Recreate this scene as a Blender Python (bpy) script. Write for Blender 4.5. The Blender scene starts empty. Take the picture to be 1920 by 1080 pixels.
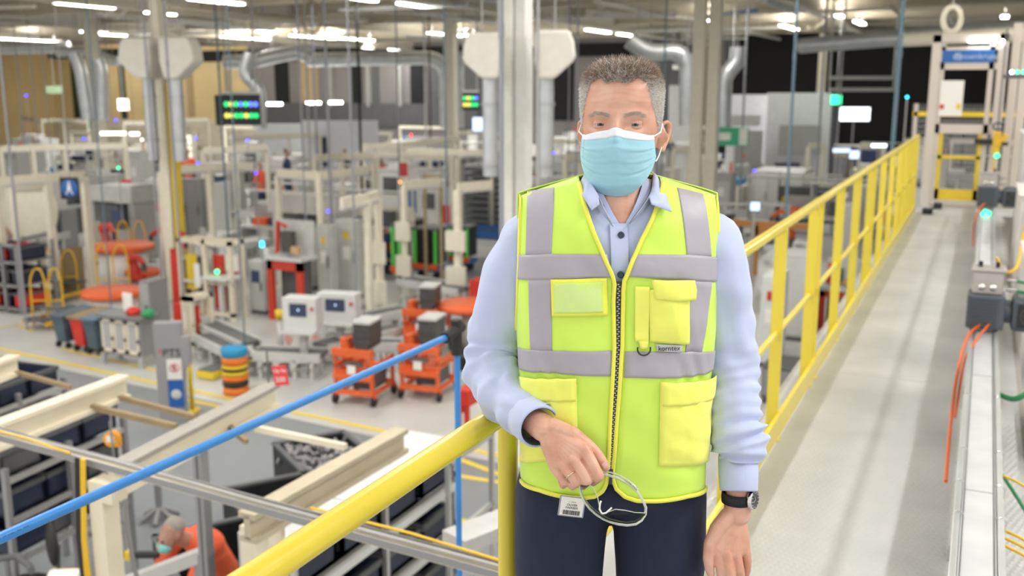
import bpy, math, random
import numpy as np
from mathutils import Vector, Matrix, Euler, noise
random.seed(7)
PI = math.pi
sc = bpy.context.scene
col = sc.collection
# ------------------------------------------------------------------ camera, world, light, exposure
CAMZ = 4.90            # eye height over the shop floor
DECK = 3.13            # walkway deck over the shop floor
TH = math.radians(25.2)
PITCH = math.atan(375/1867)
FPX = 1867.0
cp, sp_ = math.cos(PITCH), math.sin(PITCH)
cd = bpy.data.cameras.new('camera'); cam = bpy.data.objects.new('camera', cd); col.objects.link(cam)
cam.location = (0, 0, CAMZ); cam.rotation_euler = (PI/2-PITCH, 0, TH)
cd.lens = 35; cd.sensor_width = 36; cd.clip_start = .05; cd.clip_end = 400
cd.dof.use_dof = True; cd.dof.focus_distance = 1.85; cd.dof.aperture_fstop = 4.0
sc.camera = cam
w = bpy.data.worlds.new('world'); sc.world = w; w.use_nodes = True
w.node_tree.nodes['Background'].inputs[0].default_value = (1.0, .97, .93, 1)
w.node_tree.nodes['Background'].inputs[1].default_value = .72
sc.view_settings.view_transform = 'Standard'; sc.view_settings.look = 'None'
sc.view_settings.exposure = 0.45; sc.view_settings.gamma = 1; sc.view_settings.use_curve_mapping = False
sc.cycles.max_bounces = 6; sc.cycles.diffuse_bounces = 3; sc.cycles.glossy_bounces = 2
sc.cycles.transmission_bounces = 6; sc.cycles.transparent_max_bounces = 8
sc.cycles.use_denoising = True; sc.cycles.caustics_reflective = False; sc.cycles.caustics_refractive = False
sc.cycles.sample_clamp_indirect = 5
# ------------------------------------------------------------------ view geometry: pixels of the 1920x1080 frame to places
RT = (math.cos(TH), math.sin(TH)); FW = (-math.sin(TH), math.cos(TH))
def ray(px, py):
    """right, forward, down per unit of camera depth"""
    u = (px-960)/FPX; v = (py-540)/FPX
    return u, cp-v*sp_, v*cp+sp_
def wxy(X, F): return (X*RT[0]+F*FW[0], X*RT[1]+F*FW[1])
def at(px, py, z=0.0):
    """the place at height z that the pixel shows"""
    u, f, d = ray(px, py); t = (CAMZ-z)/d
    x, y = wxy(u*t, f*t); return Vector((x, y, z))
def atF(px, py, F):
    """the place on the pixel's ray at forward distance F"""
    u, f, d = ray(px, py); t = F/f
    x, y = wxy(u*t, F); return Vector((x, y, CAMZ-d*t))
def atY(px, py, Y):
    u, f, d = ray(px, py); q = u*RT[1]+f*FW[1]; t = Y/q
    x, y = wxy(u*t, f*t); return Vector((x, y, CAMZ-d*t))
def fwd(p): return p[0]*FW[0]+p[1]*FW[1]
def zat(py, F, px=960):
    u, f, d = ray(px, py); return CAMZ-d*F/f
# ------------------------------------------------------------------ materials
M = {}
def mat(name, c, rough=.55, metal=0, bump=0, bs=40, var=0, vs=6, emit=None, es=0, trans=0, ior=1.45, coat=0, alpha=1, spec=.5, sub=0):
    m = bpy.data.materials.new(name); m.use_nodes = True; nt = m.node_tree; b = nt.nodes['Principled BSDF']
    I = b.inputs
    I['Base Color'].default_value = (*c, 1); I['Roughness'].default_value = rough; I['Metallic'].default_value = metal
    I['Specular IOR Level'].default_value = spec
    if coat: I['Coat Weight'].default_value = coat
    if trans: I['Transmission Weight'].default_value = trans; I['IOR'].default_value = ior
    if alpha < 1: I['Alpha'].default_value = alpha
    if sub: I['Subsurface Weight'].default_value = sub; I['Subsurface Radius'].default_value = (.01, .004, .002); I['Subsurface Scale'].default_value = .5
    if emit: I['Emission Color'].default_value = (*emit, 1); I['Emission Strength'].default_value = es
    if var or bump:
        tc = nt.nodes.new('ShaderNodeTexCoord')
    if var:
        n = nt.nodes.new('ShaderNodeTexNoise'); n.inputs['Scale'].default_value = vs; n.inputs['Detail'].default_value = 4
        nt.links.new(tc.outputs['Object'], n.inputs['Vector'])
        r = nt.nodes.new('ShaderNodeMapRange'); r.inputs['From Min'].default_value = .3; r.inputs['From Max'].default_value = .7
        r.inputs['To Min'].default_value = 1-var; r.inputs['To Max'].default_value = 1+var*.5
        nt.links.new(n.outputs[0], r.inputs['Value'])
        h = nt.nodes.new('ShaderNodeMix'); h.data_type = 'RGBA'; h.blend_type = 'MULTIPLY'; h.inputs[0].default_value = 1
        h.inputs[6].default_value = (*c, 1); nt.links.new(r.outputs[0], h.inputs[7]); nt.links.new(h.outputs[2], I['Base Color'])
    if bump:
        n = nt.nodes.new('ShaderNodeTexNoise'); n.inputs['Scale'].default_value = bs; n.inputs['Detail'].default_value = 3
        nt.links.new(tc.outputs['Object'], n.inputs['Vector'])
        bp = nt.nodes.new('ShaderNodeBump'); bp.inputs['Strength'].default_value = bump; bp.inputs['Distance'].default_value = .01
        nt.links.new(n.outputs[0], bp.inputs['Height']); nt.links.new(bp.outputs[0], I['Normal'])
    M[name] = m; return m
def P_(*a): return a
mat('cream', (.84, .80, .66), .45, var=.06); mat('white', (.80, .80, .77), .5, var=.06); mat('grey', (.42, .42, .42), .5, var=.08)
mat('lightgrey', (.62, .63, .62), .5, var=.06); mat('darkgrey', (.11, .115, .125), .5, var=.15); mat('black', (.018, .018, .022), .5, var=.2)
mat('steel', (.52, .53, .55), .38, .75, var=.1); mat('alu', (.60, .60, .60), .4, .6, var=.08); mat('duct', (.60, .63, .66), .34, .6, var=.12, vs=3)
mat('orange', (.80, .14, .035), .5, var=.1); mat('red', (.62, .035, .02), .5, var=.1); mat('yellow', (.80, .58, .04), .5, var=.05)
mat('railyellow', (.74, .60, .055), .32, var=.05, vs=3, bump=.05, bs=12, coat=.2); mat('stepyellow', (.75, .45, .03), .5)
mat('blue', (.03, .14, .42), .45, var=.08); mat('pipeblue', (.04, .24, .66), .35); mat('navy', (.015, .03, .10), .5, var=.2)
mat('signblue', (.02, .12, .42), .5); mat('green', (.03, .30, .12), .5); mat('limegreen', (.12, .70, .10), .5); mat('tan', (.42, .34, .20), .5, var=.15)
mat('beam', (.78, .72, .57), .5, var=.08, vs=4); mat('beamgrey', (.36, .34, .31), .5, var=.1); mat('brown', (.30, .22, .12), .6, var=.15)
mat('wood', (.50, .33, .16), .6, var=.15); mat('paper', (.86, .85, .82), .7); mat('bin', (.07, .11, .15), .45, var=.1)
mat('glassgrey', (.30, .34, .38), .15, trans=.0, spec=.6); mat('pink', (.75, .35, .32), .6); mat('rubber', (.02, .02, .02), .7)
mat('cyanlid', (.02, .28, .55), .5); mat('machine', (.55, .56, .54), .45, var=.1); mat('skin2', (.42, .23, .17), .5); mat('hair2', (.10, .07, .05), .7)
mat('maskteal', (.25, .65, .62), .7); mat('vest2', (.85, .17, .05), .6); mat('jeans', (.03, .05, .11), .8); mat('chrome', (.75, .75, .76), .2, 1)
mat('polegrey', (.30, .31, .35), .5, .1); mat('poleblue', (.11, .18, .24), .5); mat('concrete', (.74, .69, .58), .7, var=.15, vs=2)
def em(name, c, s): return mat(name, (.02, .02, .02), .5, emit=c, es=s)
em('lamp', (1, .97, .90), 14); em('lampdim', (1, .93, .82), 3); em('ledblue', (.06, .04, 1), 4); em('ledgreen', (.02, .9, .35), 3); em('ledred', (1, .02, .04), 4)
em('ledorange', (1, .22, .02), 3); em('ledwhite', (.8, .85, 1), 6); em('screenblue', (.55, .68, 1), 1.6); em('screenwhite', (.85, .92, 1), 2.5); em('dotgreen', (.02, .8, .2), 1.3)
em('dotyellow', (.85, .8, .12), 1.2); em('dotblue', (.12, .2, 1), 1.6); em('exitgreen', (.02, .35, .17), .35); em('ledcyan', (.03, .6, 1), 4); em('lcd', (.04, .07, .16), .35)
mat('motorgrey', (.085, .10, .125), .42, .2, var=.1); mat('alublock', (.48, .45, .44), .4, .5, var=.1); mat('cableorange', (.75, .13, .02), .45); mat('cablegreen', (.02, .22, .08), .45); mat('cableyellow', (.80, .50, .02), .45)
mat('gatebeige', (.62, .56, .50), .5); mat('boxwhite', (.62, .60, .59), .5, var=.05)
mat('galv', (.66, .69, .73), .36, .3, var=.1); mat('hairgrey', (.30, .27, .25), .7); mat('redbrown', (.12, .04, .03), .6); mat('whitewall', (.84, .85, .92), .6); mat('beamtan', (.52, .46, .34), .5, var=.08); mat('binblue', (.10, .16, .24), .45)
# ------------------------------------------------------------------ mesh helpers
SEP = {'leg', 'post', 'cross_member', 'stringer', 'upright', 'hanger', 'skid', 'column', 'guard_post'}
class MB:
    def __init__(s): s.v = []; s.f = []; s.sm = []; s.mi = []; s.m = 0
    def add(s, vs, fs, smooth=False):
        o = len(s.v); s.v += [tuple(v) for v in vs]
        for f in fs: s.f.append(tuple(i+o for i in f)); s.sm.append(smooth); s.mi.append(s.m)
        return s
    def box(s, c, d, rz=0, R=None):
        x, y, z = d[0]/2, d[1]/2, d[2]/2
        vs = [Vector((a, b, e)) for a in (-x, x) for b in (-y, y) for e in (-z, z)]
        if rz: R = Matrix.Rotation(rz, 3, 'Z')
        if R is not None: vs = [R @ v for v in vs]
        c = Vector(c)
        return s.add([v+c for v in vs], [(0, 1, 3, 2), (4, 6, 7, 5), (0, 4, 5, 1), (2, 3, 7, 6), (0, 2, 6, 4), (1, 5, 7, 3)])
    def bb(s, x0, x1, y0, y1, z0, z1): return s.box(((x0+x1)/2, (y0+y1)/2, (z0+z1)/2), (x1-x0, y1-y0, z1-z0))
    def bar(s, a, b, w, h, up=(0, 0, 1)):
        a, b = Vector(a), Vector(b); t = (b-a); L = t.length; t.normalize(); up = Vector(up)
        if abs(t.dot(up)) > .98: up = Vector((1, 0, 0))
        r = t.cross(up).normalized(); n = r.cross(t)
        R = Matrix((r, t, n)).transposed()
        return s.box((a+b)/2, (w, L, h), R=R)
    def tube(s, pts, r, n=10, cap=True, smooth=True):
        pts = [Vector(p) for p in pts]; k = len(pts); rs = r if isinstance(r, (list, tuple)) else [r]*k
        vs = []; prev = None
        for i, p in enumerate(pts):
            t = (pts[min(i+1, k-1)]-pts[max(i-1, 0)]).normalized()
            if prev is None:
                a = Vector((0, 0, 1)) if abs(t.z) < .9 else Vector((1, 0, 0)); e = t.cross(a).normalized()
            else: e = (prev - t*prev.dot(t)).normalized()
            prev = e; g = t.cross(e)
            rr = rs[i] if isinstance(rs[i], (tuple, list)) else (rs[i], rs[i])
            for j in range(n):
                q = 2*PI*j/n; vs.append(p+e*math.cos(q)*rr[0]+g*math.sin(q)*rr[1])
        fs = [(i*n+j, i*n+(j+1) % n, (i+1)*n+(j+1) % n, (i+1)*n+j) for i in range(k-1) for j in range(n)]
        s.add(vs, fs, smooth)
        if cap: s.add(vs[:n][::-1], [tuple(range(n))]); s.add(vs[-n:], [tuple(range(n))])
        return s
    def cyl(s, a, b, r, n=16, r2=None): return s.tube([a, b], [r, r if r2 is None else r2], n)
    def lathe(s, c, prof, n=20, ax=None, smooth=True):
        c = Vector(c); R = Vector((0, 0, 1)).rotation_difference(Vector(ax)).to_matrix() if ax else Matrix.Identity(3)
        vs = [c+R @ Vector((r*math.cos(2*PI*j/n), r*math.sin(2*PI*j/n), z)) for r, z in prof for j in range(n)]
        k = len(prof)
        return s.add(vs, [(i*n+j, i*n+(j+1) % n, (i+1)*n+(j+1) % n, (i+1)*n+j) for i in range(k-1) for j in range(n)], smooth)
    def ell(s, c, r, n=12, m=8):
        c = Vector(c); r = r if isinstance(r, (tuple, list)) else (r, r, r)
        vs = [c+Vector((r[0]*math.sin(PI*i/m)*math.cos(2*PI*j/n), r[1]*math.sin(PI*i/m)*math.sin(2*PI*j/n), r[2]*math.cos(PI*i/m))) for i in range(m+1) for j in range(n)]
        return s.add(vs, [(i*n+j, (i+1)*n+j, (i+1)*n+(j+1) % n, i*n+(j+1) % n) for i in range(m) for j in range(n)], True)
    def prism(s, poly, z0, z1):
        n = len(poly); vs = [(x, y, z0) for x, y in poly]+[(x, y, z1) for x, y in poly]
        return s.add(vs, [tuple(range(n))[::-1], tuple(range(n, 2*n))]+[(i, (i+1) % n, n+(i+1) % n, n+i) for i in range(n)])
    def extr(s, poly, d):
        """polygon of 3D points extruded by vector d"""
        n = len(poly); d = Vector(d); vs = [Vector(p) for p in poly]+[Vector(p)+d for p in poly]
        return s.add(vs, [tuple(range(n))[::-1], tuple(range(n, 2*n))]+[(i, (i+1) % n, n+(i+1) % n, n+i) for i in range(n)])
    def grid(s, rows, close=False, smooth=True):
        m = len(rows[0]); vs = [p for r in rows for p in r]; k = len(rows)
        return s.add(vs, [(i*m+j, i*m+(j+1) % m, (i+1)*m+(j+1) % m, (i+1)*m+j) for i in range(k-1) for j in range(m if close else m-1)], smooth)
    def build(s, name, m, parent=None, bevel=0, solid=0, sub=0, keep=False):
        me = bpy.data.meshes.new(name); me.from_pydata(s.v, [], s.f)
        ms = m if isinstance(m, (list, tuple)) else [m]
        for q in ms: me.materials.append(M[q] if isinstance(q, str) else q)
        me.polygons.foreach_set('use_smooth', s.sm)
        if len(ms) > 1: me.polygons.foreach_set('material_index', s.mi)
        me.update(); o = bpy.data.objects.new(name, me); col.objects.link(o)
        if parent is not None: o.parent = parent
        if solid: q = o.modifiers.new('s', 'SOLIDIFY'); q.thickness = solid; q.offset = -1
        if sub: q = o.modifiers.new('u', 'SUBSURF'); q.levels = sub; q.render_levels = sub
        if bevel: q = o.modifiers.new('b', 'BEVEL'); q.width = bevel; q.segments = 2; q.limit_method = 'ANGLE'
        return o
def tag(o, label=None, cat=None, group=None, kind=None):
    if label: o['label'] = label
    if cat: o['category'] = cat
    if group: o['group'] = group
    if kind: o['kind'] = kind
    return o
def empty(name, loc=(0, 0, 0), rz=0, label=None, cat=None, group=None):
    o = bpy.data.objects.new(name, None); col.objects.link(o); o.location = loc; o.rotation_euler = (0, 0, rz); o.empty_display_size = .1
    return tag(o, label, cat, group)
def struct(o, name=None): o['kind'] = 'structure'; return o
def copy_tree(o, parent=None, loc=None, rz=None, label=None):
    c = o.copy(); col.objects.link(c)
    if parent is not None: c.parent = parent
    if loc is not None: c.location = loc
    if rz is not None: c.rotation_euler = (0, 0, rz)
    if label: c['label'] = label
    for ch in list(o.children): copy_tree(ch, c)
    return c
def text(name, body, size, loc, rot, m, parent=None, ext=.0005, align='CENTER'):
    c = bpy.data.curves.new(name, 'FONT'); c.body = body; c.size = size; c.align_x = align; c.align_y = 'CENTER'; c.extrude = ext; c.resolution_u = 3
    t = bpy.data.objects.new('tmp', c); col.objects.link(t); dg = bpy.context.evaluated_depsgraph_get(); dg.update()
    me = bpy.data.meshes.new_from_object(t.evaluated_get(dg)); bpy.data.objects.remove(t); bpy.data.curves.remove(c)
    me.materials.clear(); me.materials.append(M[m]); me.name = name
    o = bpy.data.objects.new(name, me); col.objects.link(o); o.location = loc; o.rotation_euler = rot
    if parent is not None: o.parent = parent
    return o
def remesh(mb, vox, smooth=4, fac=.5):
    """union of overlapping shapes as one skin: returns verts, faces"""
    me = bpy.data.meshes.new('tmp'); me.from_pydata(mb.v, [], mb.f); o = bpy.data.objects.new('tmp', me); col.objects.link(o)
    r = o.modifiers.new('r', 'REMESH'); r.mode = 'VOXEL'; r.voxel_size = vox; r.adaptivity = 0
    if smooth: q = o.modifiers.new('q', 'SMOOTH'); q.iterations = smooth; q.factor = fac
    dg = bpy.context.evaluated_depsgraph_get(); dg.update(); e = o.evaluated_get(dg).to_mesh()
    n = len(e.vertices); co = np.empty(n*3); e.vertices.foreach_get('co', co); fs = [tuple(p.vertices) for p in e.polygons]
    vs = co.reshape(n, 3); vs = [tuple(x) for x in vs]
    o.evaluated_get(dg).to_mesh_clear(); bpy.data.objects.remove(o); bpy.data.meshes.remove(me)
    return vs, fs
def lerp(a, b, t): return a+(b-a)*t
def interp(x, xs, ys):
    return float(np.interp(x, xs, ys))
def caps(mb, pts, n=14):
    """chain of round cones with ball ends: pts = [(x,y,z,r)]"""
    for i in range(len(pts)-1):
        a, b = Vector(pts[i][:3]), Vector(pts[i+1][:3]); ra, rb = pts[i][3], pts[i+1][3]
        mb.tube([a, b], [ra, rb], n)
    for p in pts: mb.ell(p[:3], p[3], n, 8)
# ------------------------------------------------------------------ setting
def floor_mat():
    m = mat('floorpaint', (.62, .61, .57), .38, spec=.5); nt = m.node_tree; b = nt.nodes['Principled BSDF']
    tc = nt.nodes.new('ShaderNodeTexCoord'); n = nt.nodes.new('ShaderNodeTexNoise'); n.inputs['Scale'].default_value = .6; n.inputs['Detail'].default_value = 6
    nt.links.new(tc.outputs['Object'], n.inputs['Vector'])
    r = nt.nodes.new('ShaderNodeValToRGB'); r.color_ramp.elements[0].position = .3; r.color_ramp.elements[1].position = .75
    r.color_ramp.elements[0].color = (.50, .51, .50, 1); r.color_ramp.elements[1].color = (.64, .645, .62, 1)
    nt.links.new(n.outputs[0], r.inputs[0]); nt.links.new(r.outputs[0], b.inputs['Base Color'])
floor_mat(); mat('aisle', (.24, .26, .28), .42, var=.08, vs=.5); mat('linemark', (.80, .62, .08), .5)
f = MB().bb(-75, 45, -4, 80, -.2, 0).build('floor', 'floorpaint'); struct(f)
# dark travel aisle with yellow borders; edges run across the hall
def strip(name, pts, w, m, z=.004):
    mb = MB()
    for a, b in zip(pts[:-1], pts[1:]):
        a, b = Vector(a), Vector(b); d = (b-a).normalized(); n = Vector((-d.y, d.x, 0))*w/2; e = d*w/2
        q = [a-n-e, b-n+e, b+n+e, a+n-e]
        mb.add([(p.x, p.y, z) for p in q], [(0, 1, 2, 3)])
    o = mb.build(name, m); o['kind'] = 'structure'; return o
def quadfloor(name, pts, m, z):
    o = MB().add([(p.x, p.y, z) for p in pts], [(0, 1, 2, 3)]).build(name, m); o['kind'] = 'structure'; return o
quadfloor('floor_aisle', [at(-260, 612), at(1050, 893), at(1100, 1120), at(-300, 1290)], 'aisle', .002)
quadfloor('floor_aisle', [at(600, 520), at(1300, 560), at(1300, 500), at(610, 470)], 'aisle', .002)
strip('floor_line', [at(-100, 633), at(310, 722), at(1000, 868)], .11, 'linemark')
strip('floor_line', [at(118, 655), at(305, 698)], .09, 'linemark')
strip('floor_line', [at(560, 845), at(1000, 915)], .1, 'linemark', .006)
strip('floor_line', [at(855, 860), at(985, 908)], .1, 'linemark', .008)
strip('floor_line', [at(855, 975), at(985, 1000), at(1100, 960)], .1, 'linemark', .008)
strip('floor_line', [at(350, 750), at(470, 775)], .1, 'linemark', .006)
strip('floor_line', [at(0, 615), at(30, 610), at(62, 622)], .07, 'linemark', .006)
# ceiling and walls
CEIL = 8.6
struct(MB().bb(-75, 45, 2.0, 80, CEIL, CEIL+.3).build('ceiling', 'concrete'))
mat('wallgrey', (.25, .235, .245), .8, var=.1, vs=.4); mat('walltan', (.78, .62, .34), .7, var=.08, vs=.5); mat('walltandark', (.48, .37, .22), .7, var=.1)
mat('walldark', (.012, .012, .013), .9); mat('wallgreen', (.025, .05, .03), .7); mat('office', (.84, .85, .88), .7, var=.05)
YW = 64.0
def wallpx(px, py=200): return atY(px, py, YW)
struct(MB().bb(-75, wallpx(470).x, YW, YW+.4, 0, CEIL).build('wall_back', 'walltan'))
struct(MB().bb(wallpx(470).x, wallpx(1290).x, YW, YW+.4, 0, CEIL).build('wall_back', 'wallgrey'))
struct(MB().bb(wallpx(1290).x, 45, YW, YW+.4, 0, CEIL).build('wall_back', 'walldark'))
struct(MB().bb(-75.4, -75, 2, YW, 0, CEIL).build('wall_left', 'walltan'))
struct(MB().bb(12.5, 12.9, 6, 80, 0, CEIL).build('wall_right', 'wallgrey'))
# panels and stiles on the far wall
def wp(x0, x1, y0, y1, m, dy=.12, name='wall_panel'):
    a, b = atY(x0, y0, YW), atY(x1, y1, YW)
    z1, z0 = atY(x0, y0, YW).z, atY(x0, y1, YW).z
    struct(MB().bb(a.x, b.x, YW-dy, YW, max(z0, 0), min(z1, CEIL)).build(name, m))
for x0, x1, m in [(0, 82, 'walltandark'), (132, 165, 'wallgreen'), (222, 240, 'wallgreen'), (348, 366, 'walltandark'), (420, 436, 'walltandark'), (515, 545, 'walldark'), (560, 600, 'walltandark'),
                  (660, 680, 'walldark'), (700, 712, 'darkgrey'), (770, 800, 'walldark'), (803, 830, 'darkgrey'), (860, 905, 'darkgrey'), (1030, 1075, 'walldark'), (1240, 1285, 'darkgrey')]:
    wp(x0, x1, 112, 225, m)
wp(-40, 500, 218, 262, 'concrete', .3); wp(0, 300, 96, 112, 'walldark', .2); wp(360, 1290, 96, 116, 'walldark', .22)
wp(10, 82, 195, 214, 'walldark', .2); wp(480, 900, 192, 232, 'darkgrey', .28)
for x in (470, 620, 690, 750, 845): wp(x, x+7, 118, 200, 'grey', .34, 'wall_panel')
# roof members
mat('roofsteel', (.66, .61, .50), .6, var=.12, vs=.6); mat('roofwhite', (.84, .81, .72), .5, var=.08)
for i, y in enumerate(np.arange(8, 63, 5.5)):
    o = MB(); o.bb(-60, 20, y-.12, y+.12, CEIL-.75, CEIL-.66); o.bb(-60, 20, y-.03, y+.03, CEIL-.66, CEIL); o.bb(-60, 20, y-.12, y+.12, CEIL-.02, CEIL)
    struct(o.build('ceiling_beam', 'roofsteel'))
for x in (-38, -27, -16.5, -6, 4.5):
    o = MB(); o.bb(x-.18, x+.18, 4, 64, CEIL-1.05, CEIL-.93); o.bb(x-.05, x+.05, 4, 64, CEIL-.93, CEIL)
    struct(o.build('ceiling_beam', 'roofwhite'))
mat('rackgrey2', (.25, .25, .25), .6)
mat('exitfaint', (.35, .50, .32), .7)
# ------------------------------------------------------------------ lamps (their light included), ducts, pipes under the roof
LZ = 7.55
def luminaire(x, y, ln, lab, on=True, power=170, z=LZ, grp='strip lamps under the hall roof'):
    e = empty('ceiling_lamp', (x, y, z), 0, lab, 'lamp', grp)
    k = MB(); k.bb(-.16, .16, -ln/2, ln/2, .03, .10); k.bb(-.05, .05, -ln/2, ln/2, .10, .16); k.build('housing', 'white', e)
    k = MB(); k.bb(-.12, .12, -ln/2+.03, ln/2-.03, -.012, .028); k.build('diffuser', 'lamp', e)
    for s in (-1, 1): MB().bb(-.01, .01, s*ln*.4-.01, s*ln*.4+.01, .16, CEIL-z).build('hanger', 'grey', e)
    if power:
        ld = bpy.data.lights.new('lamp_light', 'AREA'); ld.shape = 'RECTANGLE'; ld.size = .24; ld.size_y = ln; ld.energy = power; ld.color = (1, .98, .945)
        lo = bpy.data.objects.new('lamp_light', ld); col.objects.link(lo); lo.parent = e; lo.location = (0, 0, -.03)
        ud = bpy.data.lights.new('roof_fill_light', 'AREA'); ud.shape = 'RECTANGLE'; ud.size = .2; ud.size_y = ln; ud.energy = power*.55; ud.color = (1, .95, .86)  # upward fill light added to each lamp only to brighten the ceiling
        uo = bpy.data.objects.new('roof_fill_light', ud); col.objects.link(uo); uo.parent = e; uo.location = (0, 0, .18); uo.rotation_euler = (PI, 0, 0)
    return e
vis = [(42, 75, 84, 'left end of the far row by the tan wall'), (160, 11, 64, 'top left above the tan wall'), (176, 61, 28, 'small and far, above the tan panels'), (213, 66, 28, 'far, second above the tan panels'),
 (461, 72, 62, 'behind the column with the flared outlets'), (588, 70, 65, 'above the long silver duct, first of two'), (665, 74, 60, 'above the long silver duct, second of two'), (836, 65, 60, 'just before the big white column'),
 (301, 26, 34, 'small one over the flared outlets'), (388, 2, 44, 'cut by the top edge above the status board'), (431, 6, 22, 'short one by the top edge above the status board'), (683, 0, 36, 'cut by the top edge over the silver duct'),
 (771, 10, 46, 'alone near the top over the silver duct'), (880, 67, 12, 'tiny one touching the white column'), (1122, 59, 56, 'above the head of the man in the vest'), (1175, 66, 44, 'right beside the one above the man'),
 (1480, 52, 72, 'bright double one over the dark opening'), (1612, 43, 52, 'right of the bright double one'), (1575, 31, 22, 'small one above the dark opening'), (1330, 8, 64, 'near the top right of the man'),
 (1884, 32, 18, 'over the gate'), (1319, 38, 14, 'tiny one right of the man'), (498, 60, 16, 'tiny one left of the silver duct'), (95, 108, 14, 'tiny farthest one on the tan panels'), (690, 90, 14, 'tiny one right above the duct bend'), (765, 95, 12, 'tiny farthest one over the grey wall')]
for px, py, ln, lab in vis:
    a, b = at(px-ln/2, py, LZ), at(px+ln/2, py, LZ); c = (a+b)/2
    d = abs((b-a).dot(Vector((RT[0], RT[1], 0)))); L_ = min(7.5, max(1.2, d/.426*.9))
    if c.y > 62: c.y = 62-random.random()
    luminaire(c.x, c.y, L_, 'lit white strip lamp '+lab, power=min(120, 32*L_)*(2.6 if c.y > 46 or c.x < -30 else 1))
# the rows nearer than the picture's top edge, over and behind the camera
n_ = 0
for x in (-24, -17, -10.5, -4.2, 2.2, 8.5):
    for y in (3, 9, 15.5, 22):
        X = x*RT[0]+y*RT[1]; F = x*FW[0]+y*FW[1]
        if F > 1 and abs(X/F) < .6 and (LZ-CAMZ)/F < .125: continue
        luminaire(x, y, 3.2, 'lit white strip lamp of the rows overhead nearer than the picture shows', power=80, grp='lamps overhead outside the picture')
# unseen fill lights added under the roof to brighten the far wall
for i, x in enumerate(range(-66, 4, 7)):
    e = empty('added_wall_light', (x, 57.5, 8.0), 0, 'added fill light high under the roof brightening the far wall', 'lamp', 'added fill lights before the far wall')
    B0 = MB(); B0.bb(-.3, .3, -.1, .1, -.1, .12); B0.bb(-.02, .02, -.02, .02, .12, .6); B0.build('housing', 'grey', e)
    fd = bpy.data.lights.new('wall_fill_light', 'AREA'); fd.shape = 'RECTANGLE'; fd.size = .6; fd.size_y = .3; fd.energy = 150 if x < -28 else 60; fd.color = (1, .93, .8)
    fo = bpy.data.objects.new('wall_fill_light', fd); col.objects.link(fo); fo.parent = e; fo.location = (0, .14, -.02); fo.rotation_euler = (math.radians(68), 0, 0)
# round ducts
def duct(name, pts, r, lab, m='duct', cat='duct', n=14):
    p0 = Vector(pts[0]); e = empty(name, p0, 0, lab, cat); P = [Vector(p)-p0 for p in pts]; MB().tube(P, r, n).build('pipe_run', m, e)
    for i in range(1, len(P)-1, 4): MB().tube([P[i], P[i]+Vector((0, 0, max(.1, CEIL-.004-p0.z-P[i].z)))], .015, 5).build('hanger', 'grey', e)
    return e
def bend(pts, rad=.5, n=6):
    P = [Vector(p) for p in pts]; out = [P[0]]
    for a, b, c in zip(P[:-2], P[1:-1], P[2:]):
        u = (a-b).normalized(); v = (c-b).normalized(); r = min(rad, (a-b).length/2, (c-b).length/2); s, e = b+u*r, b+v*r
        for i in range(n+1):
            t = i/n; out.append(s*(1-t)**2+b*2*t*(1-t)+e*t*t)
    return out+[P[-1]]
def pF(px, py, F): return atF(px, py, F)
duct('air_duct', bend([pF(575, 112, 48), pF(836, 108, 48), pF(838, 240, 48)], 1.0), .33, 'long silver duct running level then bending down before the grey wall')
duct('air_duct', bend([pF(900, 106, 46), pF(856, 106, 46), pF(858, 240, 46)], .8), .30, 'silver duct dropping just left of the white column outlets')
duct('air_duct', bend([pF(420, 116, 47), pF(466, 116, 47), pF(560, 96, 47), pF(585, 110, 47)], .8), .33, 'silver duct stepping up to the left of the long level one')
duct('air_duct', bend([pF(470, 100, 40), pF(455, 140, 40), pF(488, 165, 40), pF(487, 240, 40)], .8), .26, 'silver duct hooking down beside the status board')
duct('air_duct', bend([pF(105, 97, 45), pF(175, 96, 45), pF(205, 113, 45), pF(222, 114, 45)], .6), .22, 'thin silver duct bending towards the flared outlets')
duct('air_duct', bend([pF(138, 100, 42), pF(150, 128, 42), pF(165, 225, 42)], .6), .27, 'silver duct dropping in front of the green wall strip')
duct('air_duct', bend([pF(183, 112, 42), pF(190, 130, 42), pF(193, 225, 42)], .6), .25, 'silver duct dropping behind the slim cream column')
duct('air_duct', bend([pF(1180, 75, 36), pF(1212, 98, 36), pF(1272, 96, 36), pF(1290, 120, 36), pF(1288, 235, 36)], .8), .30, 'silver duct arching down just left of the twin cream columns')
duct('air_duct', bend([pF(1385, 88, 36), pF(1383, 115, 36), pF(1356, 145, 36), pF(1356, 245, 36)], .6), .28, 'silver duct dropping just right of the twin cream columns')
duct('air_duct', bend([pF(-30, 92, 50), pF(130, 88, 50)]), .28, 'silver duct running along the roof over the tan wall')
duct('air_duct', bend([pF(1500, 86, 30), pF(1920, 52, 26)]), .22, 'silver duct running along the roof above the gate')
duct('air_duct', bend([pF(1690, 75, 24), pF(1960, 62, 22)]), .16, 'thin cream duct under the roof above the gate', 'cream')
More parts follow.
